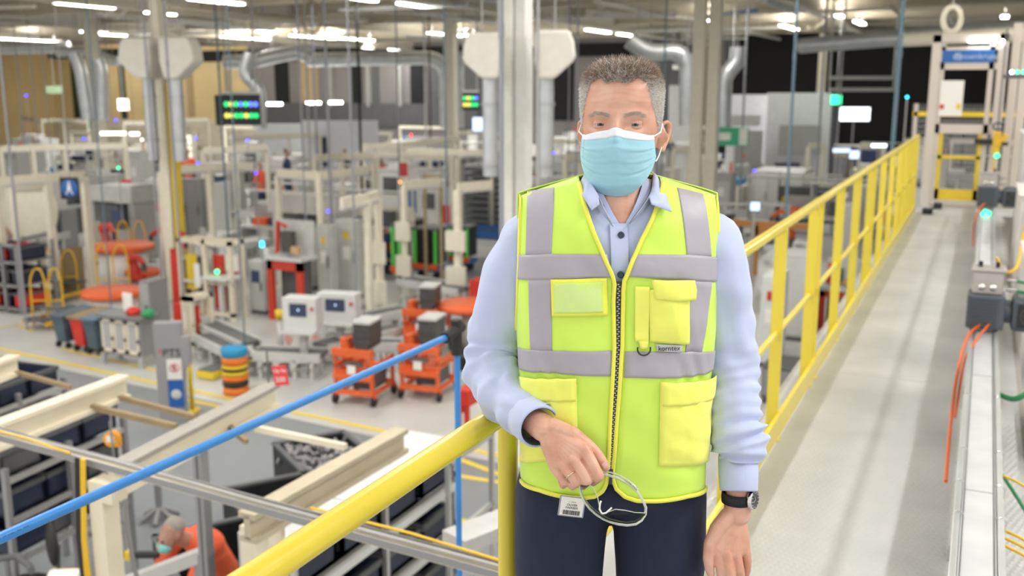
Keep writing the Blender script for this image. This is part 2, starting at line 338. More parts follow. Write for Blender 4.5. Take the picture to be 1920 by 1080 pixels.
# flared air outlets on the columns
def outlet(px, F, w, side, lab, ztop, zmid, zneck, zbot, dw):
    """quarter-round fabric outlet tapering to a duct; side = which way it bulges"""
    c = atF(px, 165, F); e = empty('air_outlet', (c.x, c.y, zmid), TH, lab, 'air outlet')
    H = ztop-zmid; a = w; prof = [(-a*.78, H), (-a*.95, H*.6), (-a, .08), (-a*.97, 0), (-dw/2, zneck-zmid), (dw/2, zneck-zmid), (a*.42, 0), (a*.42, H)]
    prof = [(x*side, z) for x, z in prof]
    k = MB(); k.extr([(x, -a*.75, z) for x, z in prof], (0, a*1.5, 0)); k.build('hood', 'outlet', e, bevel=.05)
    k = MB(); k.tube([(0, 0, zneck-zmid+.05), (0, 0, zbot-zmid)], dw/2, 16); k.build('duct', 'duct', e)
    for z in (zneck-.35, zneck-1.3): MB().tube([(0, 0, z-zmid), (0, 0, z-zmid-.06)], dw/2+.02, 16).build('duct_collar', 'steel', e)
    for q in (-.3, .3): MB().tube([(q*w, 0, ztop-zmid-.05), (q*w, 0, CEIL-zmid-.05)], .012, 6).build('hanger', 'grey', e)
    return e
mat('outlet', (.80, .78, .71), .7, var=.05)
def Z(py, F): return zat(py, F)
FA, FB = 22.5, 15.6
outlet(279, FA, .50, 1, 'cream flared air outlet on the slim column, the one nearer the tan wall', Z(72, FA), Z(118, FA), Z(148, FA), Z(300, FA), .27)
outlet(331, FA-.3, .52, -1, 'cream flared air outlet on the slim column, the one nearer the status board', Z(72, FA), Z(118, FA), Z(148, FA), Z(300, FA), .27)
outlet(919, FB, .40, 1, 'cream flared air outlet on the broad white column, the one beside the small green board', Z(62, FB), Z(118, FB), Z(148, FB), Z(330, FB), .24)
outlet(1024, FB, .43, -1, 'cream flared air outlet on the broad white column, the one beside the man', Z(58, FB), Z(114, FB), Z(148, FB), Z(330, FB), .24)
# columns
def column(name, px, F, w, d, m, lab=None):
    c = atF(px, 165, F); k = MB(); k.box((0, 0, CEIL/2), (w, d, CEIL)); o = k.build(name, m); o.location = (c.x, c.y, 0); o.rotation_euler = (0, 0, TH*.0); o['kind'] = 'structure'; return o
for px, w in ((957, .17), (982, .17)): column('trim_column', px, FB+.5, w, .3, 'white')
column('trim_column', 970, FB+.7, .36, .25, 'white')
column('trim_column', 306, FA+.6, .26, .3, 'cream'); 
c = atF(320, 165, FA+.45); struct(MB().bb(c.x-.06, c.x+.06, c.y-.1, c.y+.1, 1.0, 5.0).build('trim_column_guard', 'yellow'))
for px in (1309, 1338): column('trim_column', px, 30, .34, .36, 'cream')
for px, F in ((179, 44), (846, 45), (1540, 60)): column('trim_column', px, F, .45, .45, 'cream')
# slim conduits from roof to floor
def pole(px, F, r, m, lab, z0=0, z1=CEIL, name='conduit', sl=0):
    c = atF(px, 165, F); e = empty(name, (c.x, c.y, 0), 0, lab, 'pole')
    r *= .75; MB().tube([(0, 0, z0), (0, 0, z1)], r, 10).build('pole', m, e)
    MB().tube([(0, 0, lerp(z0, z1, .62)), (0, 0, lerp(z0, z1, .62)+.12)], r*1.25, 10).build('coupling', m, e)
    MB().box((0, 0, z1-.03), (r*5, r*5, .05)).build('ceiling_plate', 'grey', e)
    return e
pole(940, 9.0, .030, 'polegrey', 'thick grey steel pole right beside the man\'s shoulder, in front of the white column', sl=1)
pole(563, 24, .035, 'polegrey', 'grey pole left of centre passing the white partition, thicker of the pair')
pole(613, 24, .045, 'polegrey', 'grey pole passing the lamps over the silver duct')
pole(656, 18, .028, 'polegrey', 'pale grey pole reaching down to the orange trolleys'); pole(745, 30, .035, 'polegrey', 'grey pole before the darker grey wall panel')
pole(673, 32, .06, 'walldark', 'black pole behind the silver duct'); pole(412, 26, .035, 'poleblue', 'dark blue pole beside the status board')
pole(278, 21, .032, 'polegrey', 'grey pole before the left flared outlet'); pole(317, 21, .034, 'polegrey', 'grey pole before the slim column'); pole(6, 20, .032, 'polegrey', 'grey pole at the edge of the tan wall view')
pole(590, 32, .05, 'polegrey', 'grey pole rising to the duct step'); pole(576, 30, .04, 'grey', 'thin grey pole next to the duct step'); pole(36, 44, .04, 'grey', 'thin far pole before the brown wall panel'); pole(62, 44, .035, 'grey', 'second thin far pole before the brown wall panel'); pole(85, 46, .035, 'grey', 'third thin far pole before the tan wall')
pole(835, 22, .028, 'poleblue', 'thin blue pole between the silver ducts'); pole(797, 40, .05, 'lightgrey', 'light grey pole before the grey wall'); pole(798+8, 45, .05, 'redbrown' if 'redbrown' in M else 'brown', 'brown pipe standing at the grey wall')
pole(1487, 16, .030, 'poleblue', 'slim blue-grey pole before the white office block'); pole(1682, 15, .042, 'poleblue', 'blue-grey pole rising left of the gate', 0, 8.6)
pole(1396, 34, .05, 'polegrey', 'grey pole before the dark opening, nearest the twin columns'); pole(1541, 34, .05, 'polegrey', 'grey pole before the dark opening above the office block corner'); pole(1576, 34, .045, 'grey', 'thin pole near the far handrails')
pole(175, 19, .018, 'poleblue', 'thin blue pole beside the round blue sign'); pole(433, 17, .018, 'poleblue', 'thin blue pole passing the red machines'); pole(1067, 30, .03, 'polegrey', 'grey pole just left of the man\'s ear'); pole(1245, 24, .03, 'poleblue', 'blue pole just right of the man\'s head')
pole(1082, 26, .03, 'polegrey', 'second thin pole just left of the man\'s ear'); pole(1008, 15, .03, 'grey', 'thin grey pole on the white column\'s right side')
# pipes and trays below the roof
def rp(px0, py0, px1, py1, r, m, lab, z=7.7, name='roof_pipe'):
    a = at(px0, py0, z); F0 = fwd(a); b = atF(px1, py1, F0*1.0)
    b = at(px1, py1, z) if abs(at(px1, py1, z).y-a.y) < 60 else b
    if r > .08: k = MB(); k.bar(a, b, r*2.4, r)
    else: k = MB(); k.tube([a, b], r, 8)
    for t in (.25, .75): q = a.lerp(b, t); k.tube([q, Vector((q.x, q.y, CEIL-.004))], .012, 5)
    return tag(k.build(name, m), lab, 'pipe')
ry = [(-30, 14, 66, 12, .07, 'roofwhite', 'pale roof pipe in the top corner over the tan wall'), (180, 24, 430, 42, .08, 'roofwhite', 'pale roof pipe sloping over the flared outlets'), (310, 35, 430, 44, .08, 'white', 'white roof pipe ending at the dark blue pole'),
 (480, 42, 690, 38, .08, 'roofwhite', 'pale roof pipe left of the single top lamp'), (700, 22, 930, 26, .06, 'roofwhite', 'thin pale roof pipe running to the thick pole'), (720, 42, 905, 40, .09, 'roofwhite', 'broad pale roof pipe before the white column'),
 (0, 30, 150, 42, .09, 'white', 'white roof pipe at the edge over the tan wall'), (160, 55, 330, 52, .06, 'roofwhite', 'pale pipe just over the tan panels'), (430, 52, 560, 40, .07, 'roofwhite', 'pale pipe over the lamp behind the column'), (1370, 26, 1920, 8, .10, 'roofwhite', 'long pale roof pipe across the walkway'),
 (1100, 20, 1330, 36, .07, 'roofwhite', 'pale roof pipe over the man'), (1260, 72, 1400, 72, .10, 'white', 'white roof tray above the twin columns'), (1330, 28, 1420, 20, .05, 'pipeblue', 'short blue roof pipe right of the man'), (400, 20, 520, 30, .05, 'pipeblue', 'blue roof pipe near the status board pole'),
 (1500, 56, 1720, 60, .07, 'roofwhite', 'pale roof pipe beside the bright double lamp'), (1700, 46, 1920, 44, .09, 'roofwhite', 'pale roof pipe over the gate'), (760, 66, 890, 74, .06, 'steel', 'steel roof pipe just before the column outlet')]
for q in ry: rp(*q)
random.seed(3)
seen_ = set()
for i in range(60):
    x = random.uniform(-45, 3); y = random.uniform(20, 52); z = random.uniform(7.45, 7.7)
    if i % 2 == 0: k = MB(); L2 = random.uniform(3, 9); k.bb(x, x+L2, y, y+random.uniform(.1, .35), z, z+.12)
    else: k = MB(); L2 = random.uniform(4, 9); k.tube([(x, y, z), (x, y+L2, z)], random.uniform(.05, .12), 8)
    for t in (.3, .8): q = (x+L2*t, y+.05) if i % 2 == 0 else (x, y+L2*t); k.tube([(*q, z+.05), (*q, CEIL-.004)], .012, 5)
    _w = ['under the tan wall end', 'over the flared outlets', 'over the status board', 'over the silver duct', 'over the white column', 'over the man', 'over the office block', 'over the gate'][min(7, max(0, int((960+FPX*(x*RT[0]+y*RT[1])/(x*FW[0]+y*FW[1]))/240)))]
    _w = ('near ', 'mid-distance ', 'far ')[(x*FW[0]+y*FW[1] > 30)+(x*FW[0]+y*FW[1] > 42)]+_w
    if (i % 2, _w) in seen_: continue
    seen_.add((i % 2, _w))
    tag(k.build('service_pipe' if i % 2 else 'cable_tray', random.choice(['roofwhite', 'white', 'duct', 'roofsteel'])), f"pale {('service pipe running in depth', 'cable tray running crosswise')[1-i % 2]} under the hall roof {_w}", ('pipe', 'cable tray')[1-i % 2], ('service pipes high under the roof ', 'cable trays high under the roof ')[1-i % 2]+_w)
for i, (px, py, s) in enumerate([(1130, 12, 1), (240, 16, 1), (215, 12, .8), (1410, 12, 1), (1545, 42, .8), (530, 42, 1)]):
    c = at(px, py, 7.9); k = MB(); k.tube([c+Vector((-.7*s, 0, -.35)), c, c+Vector((.7*s, 0, .5))], .07, 6); k.tube([c, c+Vector((0, 0, .7))], .07, 6)
    tag(k.build('roof_brace', 'roofwhite'), ('white roof brace above the man', 'white roof brace by the top left lamp, right one', 'white roof brace by the top left lamp, left one', 'white roof brace before the dark opening', 'small white roof brace above the bright double lamp', 'white roof brace left of the single top lamp')[i], 'brace')
def coil(px, py, F, R_, lab, m='tan'):
    c = atF(px, py, F); k = MB()
    for i, dr in enumerate((0, .02, -.02)): k.tube([c+Vector(((R_*.72+dr)*math.cos(a)*RT[0], (R_*.72+dr)*math.cos(a)*RT[1]+dr, (R_+dr)*math.sin(a))) for a in np.linspace(0, 2*PI, 25)], .015, 6, cap=False)
    k.tube([c+Vector((0, 0, R_)), Vector((c.x, c.y, CEIL-.2))], .006, 5); return tag(k.build('hose_coil', m), lab, 'hose')
coil(1785, 36, 13, .155, 'cream hose coil hanging over the walkway near the gate', 'cream'); coil(584, 32, 30, .42, 'brown hose coil hanging above the lamps', 'tan')
# wall furniture far away
def wsign(px, py, w, h, m, lab, F=None, name='exit_sign', cat='sign', glyph=None):
    c = atF(px, py, F or 58); e = empty(name, c, TH*.6, lab, cat); MB().box((0, 0, 0), (w, .06, h)).build('sign_box', m, e)
    k = MB(); k.tube([(0, 0, h/2), (0, 0, CEIL-c.z)], .02, 6); k.build('hanger', 'grey', e)
    if glyph: MB().box((w*.36, -.035, 0), (w*.22, .01, h*.9)).build('pictogram_panel', glyph, e); MB().box((-w*.15, -.035, 0), (w*.35, .01, h*.4)).build('arrow', glyph, e)
    return e
wsign(1368, 256, 1.25, .62, 'exitgreen', 'green and white emergency exit sign before the grey shutter', 34, glyph='white')
wsign(102, 168, 1.1, .45, 'exitfaint', 'faint green exit sign on the tan wall', 62); wsign(182, 228, .9, .7, 'exitgreen', 'green exit sign low before the tan wall', 50, glyph='ledwhite'); wsign(231, 196, .6, .6, 'lampdim', 'glowing exit sign on the green wall stripe', 55, glyph='exitgreen')
wsign(1568, 187, .4, .35, 'ledgreen', 'small glowing green exit lamp at the dark opening', 40)
# status boards
def board(px, py, F, w, h, rows, cols, lab, side=True):
    c = atF(px, py, F); e = empty('status_board', c, TH*.8, lab, 'display board')
    MB().box((0, .08, 0), (w, .14, h)).build('housing', 'black', e)
    rr = random.Random(5)
    for r in range(rows):
        for q in range(cols):
            m = {'G': 'dotgreen', 'Y': 'dotyellow', 'B': 'dotblue'}[('GYGBGBB', 'YYGGYGG')[r][q]]
            k = MB(); x = -w/2+w*(q+.7)/(cols+.4); z = h/2-h*(r+.85)/(rows+.7); k.lathe((x, -.0, z), [(0, .02), (w*.44/cols, .015), (w*.5/cols, 0)], 12, ax=(0, -1, 0)); k.build('signal_field', m, e)
    MB().bb(-w*.5, w*.5, .02, .14, h/2, h/2+.08).build('top_rail', 'lightgrey', e)
    k = MB(); k.tube([(-w*.4, .08, h/2), (-w*.4, .08, CEIL-c.z)], .03, 8); k.build('hanger', 'grey', e); k = MB(); k.tube([(w*.4, .08, h/2), (w*.4, .08, CEIL-c.z)], .03, 8); k.build('hanger', 'grey', e)
    if side: MB().box((-w*.5-.22, .3, -.02), (.5, .12, h), rz=-.9).build('side_board', 'black', e)
    return e
board(452, 206, 30, 1.10, .90, 2, 7, 'hanging black status board with rows of green, yellow and blue fields')
board(882, 190, 36, .6, .62, 2, 4, 'small hanging status board with green fields beside the white column', side=False)
def screen(px, py, F, w, h, m, lab, name='monitor'):
    c = atF(px, py, F); e = empty(name, c, TH*.8, lab, 'monitor'); MB().box((0, .03, 0), (w+.06, .05, h+.06)).build('bezel', 'darkgrey', e); MB().box((0, 0, 0), (w, .02, h)).build('display', m, e)
    MB().tube([(0, .06, 0), (0, .06, -c.z+.01)], .03, 8).build('stand', 'grey', e); return e
screen(898, 233, 36, .45, .48, 'screenblue', 'glowing pale blue monitor below the small status board'); screen(1602, 214, 42, 1.25, .55, 'screenwhite', 'large glowing white screen in the dark opening')
screen(1322, 365, 26, .26, .14, 'screenblue', 'small lit monitor just right of the man\'s shoulder'); screen(1416, 387, 24, .22, .2, 'screenblue', 'small lit monitor among the machines before the railing'); screen(1578, 282, 30, .5, .12, 'screenblue', 'lit strip window of a machine behind the railing'); screen(1648, 273, 30, .45, .1, 'screenwhite', 'lit strip display behind the railing near the gate'); screen(1602, 290, 32, .3, .25, 'screenblue', 'dim blue display behind the railing')
for i, (px, py, F, m, w_) in enumerate([(137, 195, 50, 0, .55), (514, 195, 50, 0, .55), (588, 193, 50, 0, .5), (628, 192, 50, 0, .5), (212, 250, 40, 1, .7), (252, 251, 40, 1, .25)][1:]):
    c = atF(px, py, F); e = empty('strip_light', c, TH); MB().box((0, 0, 0), (w_*1.4, .12, .12)).build('tube', ['lamp', 'lampdim'][m], e); MB().tube([(0, 0, .06), (0, 0, CEIL-c.z)], .008, 5).build('hanger', 'rackgrey2', e)
    tag(e, ['bright strip light before the tan wall end', 'bright strip light left of the black pole', 'bright strip light right of the black pole'][i] if i < 3 else ['warm strip light over the left assembly stations', 'small warm light beside the warm strip light'][i-3], 'light')
leds = [(157, 260, 'ledblue', 36), (217, 225, 'ledblue', 44), (367, 259, 'ledblue', 34), (464, 263, 'ledblue', 34), (703, 273, 'ledblue', 36), (588, 326, 'ledblue', 26), (480, 324, 'ledblue', 26), (615, 396, 'ledblue', 20), (771, 253, 'ledred', 40), (222, 315, 'ledgreen', 28), (750, 341, 'ledorange', 24),
 (1038, 287, 'ledblue', 34), (1701, 182, 'ledcyan', 20), (371, 306, 'ledblue', 28), (49, 179, 'ledblue', 55), (266, 262, 'lampdim', 40), (1415, 320, 'ledblue', 26), (950, 210, 'ledwhite', 38)]
where = ['over the left stations beneath the tan wall', 'before the tan wall beneath the exit signs', 'beside the slim column', 'under the status board', 'over the middle stations', 'on a cream frame left of the white partition', 'above the red machines', 'on the cream frame over the control cabinets', 'before the blue boxes at the grey wall', 'on the pale machine under the tan wall', 'on the cream frame over the black bins',
 'left of the man', 'left of the gate', 'right of the slim column', 'high on the brown wall panel', 'over the left stations', 'right of the man among machines', 'under the silver duct']
for (px, py, m, F), wh in zip(leds, where):
    c = atF(px, py, F); e = empty('signal_light', c, 0, f"small {m.replace('led', '').replace('lampdim', 'warm')} signal light {wh}", 'light'); MB().ell((0, 0, 0), .0009*F+.012, 10, 6).build('lens', m, e); MB().tube([(0, 0, -.03), (0, 0, -min(c.z-.02, c.z))], .015, 6).build('stem', 'grey', e)
# ------------------------------------------------------------------ things on the shop floor
mat('boxlight', (.68, .70, .69), .45)
mat('signred', (.72, .06, .07), .5)
mat('castgrey', (.33, .32, .34), .45, .4, var=.3, vs=30); mat('hookorange', (.85, .38, .03), .5); mat('barrel_orange', (.82, .20, .02), .5); mat('tanorange', (.55, .24, .05), .5); mat('greytop', (.20, .20, .21), .4)
mat('whitepanel', (.62, .64, .66), .4)
mat('orangeshirt', (.80, .13, .05), .8); mat('steelcast', (.10, .095, .09), .5, .3, var=.3, vs=20); mat('redpanel', (.60, .05, .025), .45, var=.1); mat('cardboard', (.55, .38, .22), .8)
mat('rackgrey', (.30, .30, .31), .5, .3); mat('binnavy', (.02, .028, .06), .5, var=.2); mat('greypost', (.36, .35, .36), .5, .2); mat('tray', (.70, .72, .74), .5)
def fl(px, py): return at(px, py, 0)
def foot(px0, px1, yb, yt=None, dep=.8, z0=0.0):
    """hall-aligned footprint from its outline in the picture: x0, x1, y0, y1, height"""
    c = at((px0+px1)/2, yb, z0); y0 = c.y; x0 = atY(px0, yb, y0).x; x1 = atY(px1, yb, y0+dep).x
    x1 = max(x1, x0+.08); z = atY((px0+px1)/2, yt, y0).z-z0 if yt is not None else 1
    return x0, x1, y0, y0+dep, z
def root(name, x, y, lab, cat, z=0, rz=0, grp=None): return empty(name, (x, y, z), rz, lab, cat, grp)
def B(e, name, m, *boxes, bevel=0):
    if name in SEP and len(boxes) > 1:
        for b in boxes[1:]: B(e, name, m, b, bevel=bevel)
        boxes = boxes[:1]
    k = MB()
    for b in boxes: k.bb(*b)
    return k.build(name, m, e, bevel=bevel)
# --- generic builders (local origin at the front-left floor corner)
def cabinet(f, lab, m='machine', door='lightgrey', n=1, top=None, screen=None, name='control_cabinet', cat='cabinet', grp=None, z0=0, lamp=None, tagm=None):
    x0, x1, y0, y1, h = f; w, d = x1-x0, y1-y0; e = root(name, x0, y0, lab, cat, z0, grp=grp)
    B(e, 'body', m, (0, w, 0, d, .08, h), bevel=.01); B(e, 'plinth', 'darkgrey', (.02, w-.02, .02, d-.02, 0, .08))
    for i in range(n):
        a = w*i/n; p = B(e, 'door', door, (a+.02, a+w/n-.02, -.02, 0, .14, h-.05)); B(p, 'handle', 'darkgrey', (a+w/n-.09, a+w/n-.06, -.05, -.02, h*.45, h*.6))
        if tagm: B(p, 'warning_label', tagm, (a+w/n*.35, a+w/n*.6, -.03, -.02, h*.75, h*.85)); B(p, 'notice', 'paper', (a+w/n*.3, a+w/n*.65, -.03, -.02, h*.5, h*.66))
    if screen: B(e, 'screen', screen, (w*.25, w*.75, -.04, -.02, h*.6, h*.82))
    if top: B(e, 'top_unit', top, (w*.15, w*.8, d*.2, d*.8, h, h+.25))
    if lamp: k = MB(); k.tube([(w*.8, d*.3, h), (w*.8, d*.3, h+.3)], .03, 8); k.build('signal_post', 'grey', e); k = MB(); k.tube([(w*.8, d*.3, h+.3), (w*.8, d*.3, h+.42)], .045, 8); k.build('signal_lens', lamp, e)
    return e
def table(f, lab, top='steel', leg='rackgrey', shelf=True, name='work_table', cat='table', th=.06, grp=None):
    x0, x1, y0, y1, h = f; w, d = x1-x0, y1-y0; e = root(name, x0, y0, lab, cat, grp=grp)
    B(e, 'table_top', top, (0, w, 0, d, h-th, h), bevel=.006)
    for a in (.03, w-.09):
        for b in (.03, d-.09): B(e, 'leg', leg, (a, a+.06, b, b+.06, 0, h-th))
    if shelf: B(e, 'shelf', leg, (.05, w-.05, .05, d-.05, h*.3, h*.3+.03))
    return e
def portal(tops, h, lab, w=.16, nop=(), m='cream', name='assembly_gantry', cat='frame', plates=(), brace=True, beams=True, grp=None, ends=(0, 0)):
    P = [at(px, py, h) for px, py in tops]; o = P[0]; e = root(name, o.x, o.y, lab, cat, grp=grp)
    L = [(p-o).xy.to_3d() for p in P]; w *= .75
    for i, p in enumerate(L):
        if i in nop: continue
        q = B(e, 'post', m, (p.x-w/2, p.x+w/2, p.y-w/2, p.y+w/2, 0, h)); B(q, 'foot_plate', m, (p.x-w, p.x+w, p.y-w, p.y+w, 0, .03))
        if i in plates: B(q, 'junction_box', m, (p.x-w*1.6, p.x+w*1.6, p.y-w*1.1, p.y-w*.5, .5, 1.0)); B(q, 'junction_box', m, (p.x-w*1.6, p.x+w*1.6, p.y-w*1.1, p.y-w*.5, 1.35, 1.8))
    if beams:
        for a, b in zip(L[:-1], L[1:]):
            k = MB(); k.bar(a+Vector((0, 0, h+.06)), b+Vector((0, 0, h+.06)), .07, .19); q = k.build('beam', m, e)
            k = MB(); k.bar(a+Vector((0, 0, h-.06)), b+Vector((0, 0, h-.06)), .12, .04); k.build('lamp_rail', 'lightgrey', q)
    return e
def hmi(px, yb, yt, lab, w=.5, bh=.55, screen='lcd'):
    c = fl(px, yb); h = atY(px, yt, c.y).z; e = root('operator_console', c.x, c.y, lab, 'console', rz=TH*.5)
    B(e, 'base_plate', 'lightgrey', (-.3, .3, -.22, .22, 0, .02)); k = MB(); k.bb(-.06, .06, -.06, .06, .02, h-bh); k.build('post', 'lightgrey', e)
    k = MB(); k.bb(-w/2, w/2, -.16, .16, h-bh, h); k.build('housing', 'boxlight', e, bevel=.02)
    B(e, 'screen', screen, (-w*.27, w*.22, -.175, -.16, h-.32, h-.10)); s = B(e, 'keyboard_shelf', 'lightgrey', (-w/2, w/2, -.34, -.16, h-bh+.02, h-bh+.05))
    B(s, 'button', 'red', (w*.36, w*.42, -.20, -.16, h-.2, h-.15)); B(e, 'screen_logo', 'screenblue', (-.02, .01, -.178, -.175, h-.22, h-.19)); return e
def tote(x, y, z, w, d, h, m, lab, grp=None, fill=None, name='storage_bin', cat='bin', rz=0):
    e = root(name, x, y, lab, cat, z, rz, grp); t = .03
    k = MB(); k.bb(-w/2, w/2, -d/2, d/2, 0, t); k.bb(-w/2, -w/2+t, -d/2, d/2, 0, h); k.bb(w/2-t, w/2, -d/2, d/2, 0, h); k.bb(-w/2, w/2, -d/2, -d/2+t, 0, h); k.bb(-w/2, w/2, d/2-t, d/2, 0, h); k.build('walls', m, e)
    k = MB(); k.bb(-w/2-.02, w/2+.02, -d/2-.02, -d/2+.01, h-.05, h); k.bb(-w/2-.02, w/2+.02, d/2-.01, d/2+.02, h-.05, h); k.bb(-w/2-.02, -w/2+.01, -d/2, d/2, h-.05, h); k.bb(w/2-.01, w/2+.02, -d/2, d/2, h-.05, h); k.build('rim', 'darkgrey' if m != 'tray' else m, e); return e
def cyl_stack(e, name, m, c, r, z0, z1, n=18): k = MB(); k.lathe(c, [(0, z0), (r, z0), (r, z1), (0, z1)], n); return k.build(name, m, e)
BUSY = []
def worker(px, py_head, F, lab, shirt, bend=0, trousers='jeans', mask=False, face=0, hair='hair2', arms=None, zfeet=0):
    """a standing or stooping person: one remeshed skin with separate clothes"""
    head = atF(px, py_head, F); ground = zfeet; e = root('person', head.x, head.y, lab, 'person', ground, TH+face)
    H = head.z-ground; s = 1.0
    def chain(pts, vox=.014, sm=5):
        k = MB(); [caps(k, p, 12) for p in pts]; return remesh(k, vox, sm)
    hz = H; hip = (0, .0, .92) if not bend else (0, .50, .90); chest = Vector((0, .02+.10*bend, hz-.42)) ; neck = Vector((0, .015+.03*bend, hz-.17))
    if bend: neck = Vector((0, .11, hz-.07)); chest = Vector((0, .30, hz-.20))
    hipv = Vector(hip); sh = [neck.lerp(chest, .45)+Vector((sx*.19, 0, 0)) for sx in (-1, 1)]
    ar = arms or [((-.26, .0, hz-.62), (-.20, -.22, hz-.72)), ((.26, .0, hz-.62), (.20, -.24, hz-.70))]
    if bend: ar = [((-.24, -.02, hz-.42), (-.16, -.24, hz-.55)), ((.24, -.02, hz-.42), (.14, -.26, hz-.55))]
    v, f = chain([[(*chest, .15), (*hipv, .14)], [(*(chest+Vector((-.07, 0, .03))), .125), (*(chest+Vector((.07, 0, .03))), .125)], [(*sh[0], .075), (*sh[1], .075)], [(*sh[0], .075), (*ar[0][0], .055)], [(*sh[1], .075), (*ar[1][0], .055)]])
    MB().add(v, f, True).build('shirt', shirt, e)
    v, f = chain([[(hipv.x, hipv.y, hipv.z+.05, .15), (hipv.x, hipv.y, hipv.z-.02, .15)], [(hipv.x-.09, hipv.y, hipv.z-.04, .10), (-.11, hipv.y*.5-.02, .48, .072), (-.12, hipv.y*.6, .09, .055)], [(hipv.x+.09, hipv.y, hipv.z-.04, .10), (.11, hipv.y*.5-.02, .48, .072), (.12, hipv.y*.6, .09, .055)]])
    MB().add(v, f, True).build('trousers', trousers, e)
    hc = Vector((0, 0, hz)); fwdv = Vector((0, -1, -.35 if bend else 0)).normalized()
    ch = [[(*(hc+Vector((0, .03, .03))), .088), (*(hc+fwdv*.02+Vector((0, 0, -.03))), .074), (*(hc+fwdv*.035+Vector((0, 0, -.085))), .048)], [(*hc, .055), (*neck, .058), (*chest, .06)], [(*(hc+fwdv*.10+Vector((0, 0, -.02))), .013), (*(hc+fwdv*.115+Vector((0, 0, -.04))), .015)]]
    for sx, a in zip((0, 1), ar):
        a0, a1 = Vector(a[0]), Vector(a[1]); d = (a1-a0).normalized(); ch.append([(*sh[sx], .04), (*a0, .042), (*a1, .030)])
        ch.append([(*a1, .03), (*(a1+d*.07), .036), (*(a1+d*.10), .02)])
        for q in range(4): o = d.cross(Vector((0, 0, 1))).normalized()*(q-1.5)*.02; ch.append([(*(a1+d*.08+o), .012), (*(a1+d*.13+o+Vector((0, 0, -.012))), .010), (*(a1+d*.155+o+Vector((0, 0, -.035))), .009)])
        ch.append([(*(a1+d*.03+Vector((0, 0, .01))), .014), (*(a1+d*.09+Vector((-.04 if sx else .04, 0, 0))), .011)])
    for sx in (-1, 1): ch.append([(*(hc+Vector((sx*.085, .02, .01))), .014), (*(hc+Vector((sx*.085, .025, -.02))), .012)])
    v, f = chain(ch, .009, 3); MB().add(v, f, True).build('body', 'skin2', e)
    k = MB(); k.ell(hc+Vector((0, .045 if bend else .055, .055 if bend else .045)), (.086, .082, .080), 16, 10); k.build('hair', hair, e)
    for sx in (-.12, .12): k = MB(); k.tube([(sx, hipv.y*.6+.06, .04), (sx, hipv.y*.6-.14, .03)], [.048, .036], 10); k.build('shoe', 'black', e)
    for sx in (-1, 1): k = MB(); k.ell(hc+fwdv*.088+Vector((sx*.032, 0, .008)), .010, 8, 6); k.build('eye', 'black', e)
    if mask: k = MB(); k.ell(hc+fwdv*.055+Vector((0, 0, -.062)), (.066, .06, .052), 14, 8); k.build('face_mask', 'maskteal', e)
    return e
# --- worker at the bottom left, beside the aluminium post
worker(318, 1003, 7.2, 'worker in an orange T-shirt and teal face mask bending over the line below', 'orangeshirt', bend=.5, mask=True, hair='hairgrey', face=-.7)
for q in [(716, 303, 42, 'worker in an orange shirt with grey hair standing behind the upper cream frames', 'orangeshirt', 0, .3), (646, 285, 44, 'worker in dark blue clothes at the white partition', 'navy', 0, .2), (726, 437, 26.5, 'worker in an orange vest standing by the cream posts at the black bins', 'orangeshirt', .0, 1.2),
          (10+478, 310, 38, 'worker in an orange shirt beside the upper cream frames under the status board', 'orangeshirt', 0, .8), (350, 285, 36, 'worker in pale orange at the table right of the slim column', 'orangeshirt', 0, 0), (538, 285, 36, 'worker in dark clothes at the cabinets left of the white partition', 'navy', 0, 2), (676, 435, 27.5, 'worker in dark grey clothes next to the orange vest worker', 'darkgrey', 0, 1), (530, 355, 33, 'worker in an orange shirt among the middle cream frames', 'orangeshirt', 0, .5)]:
    worker(q[0], q[1], q[2], q[3], q[4], bend=q[5], face=q[6], trousers='navy')
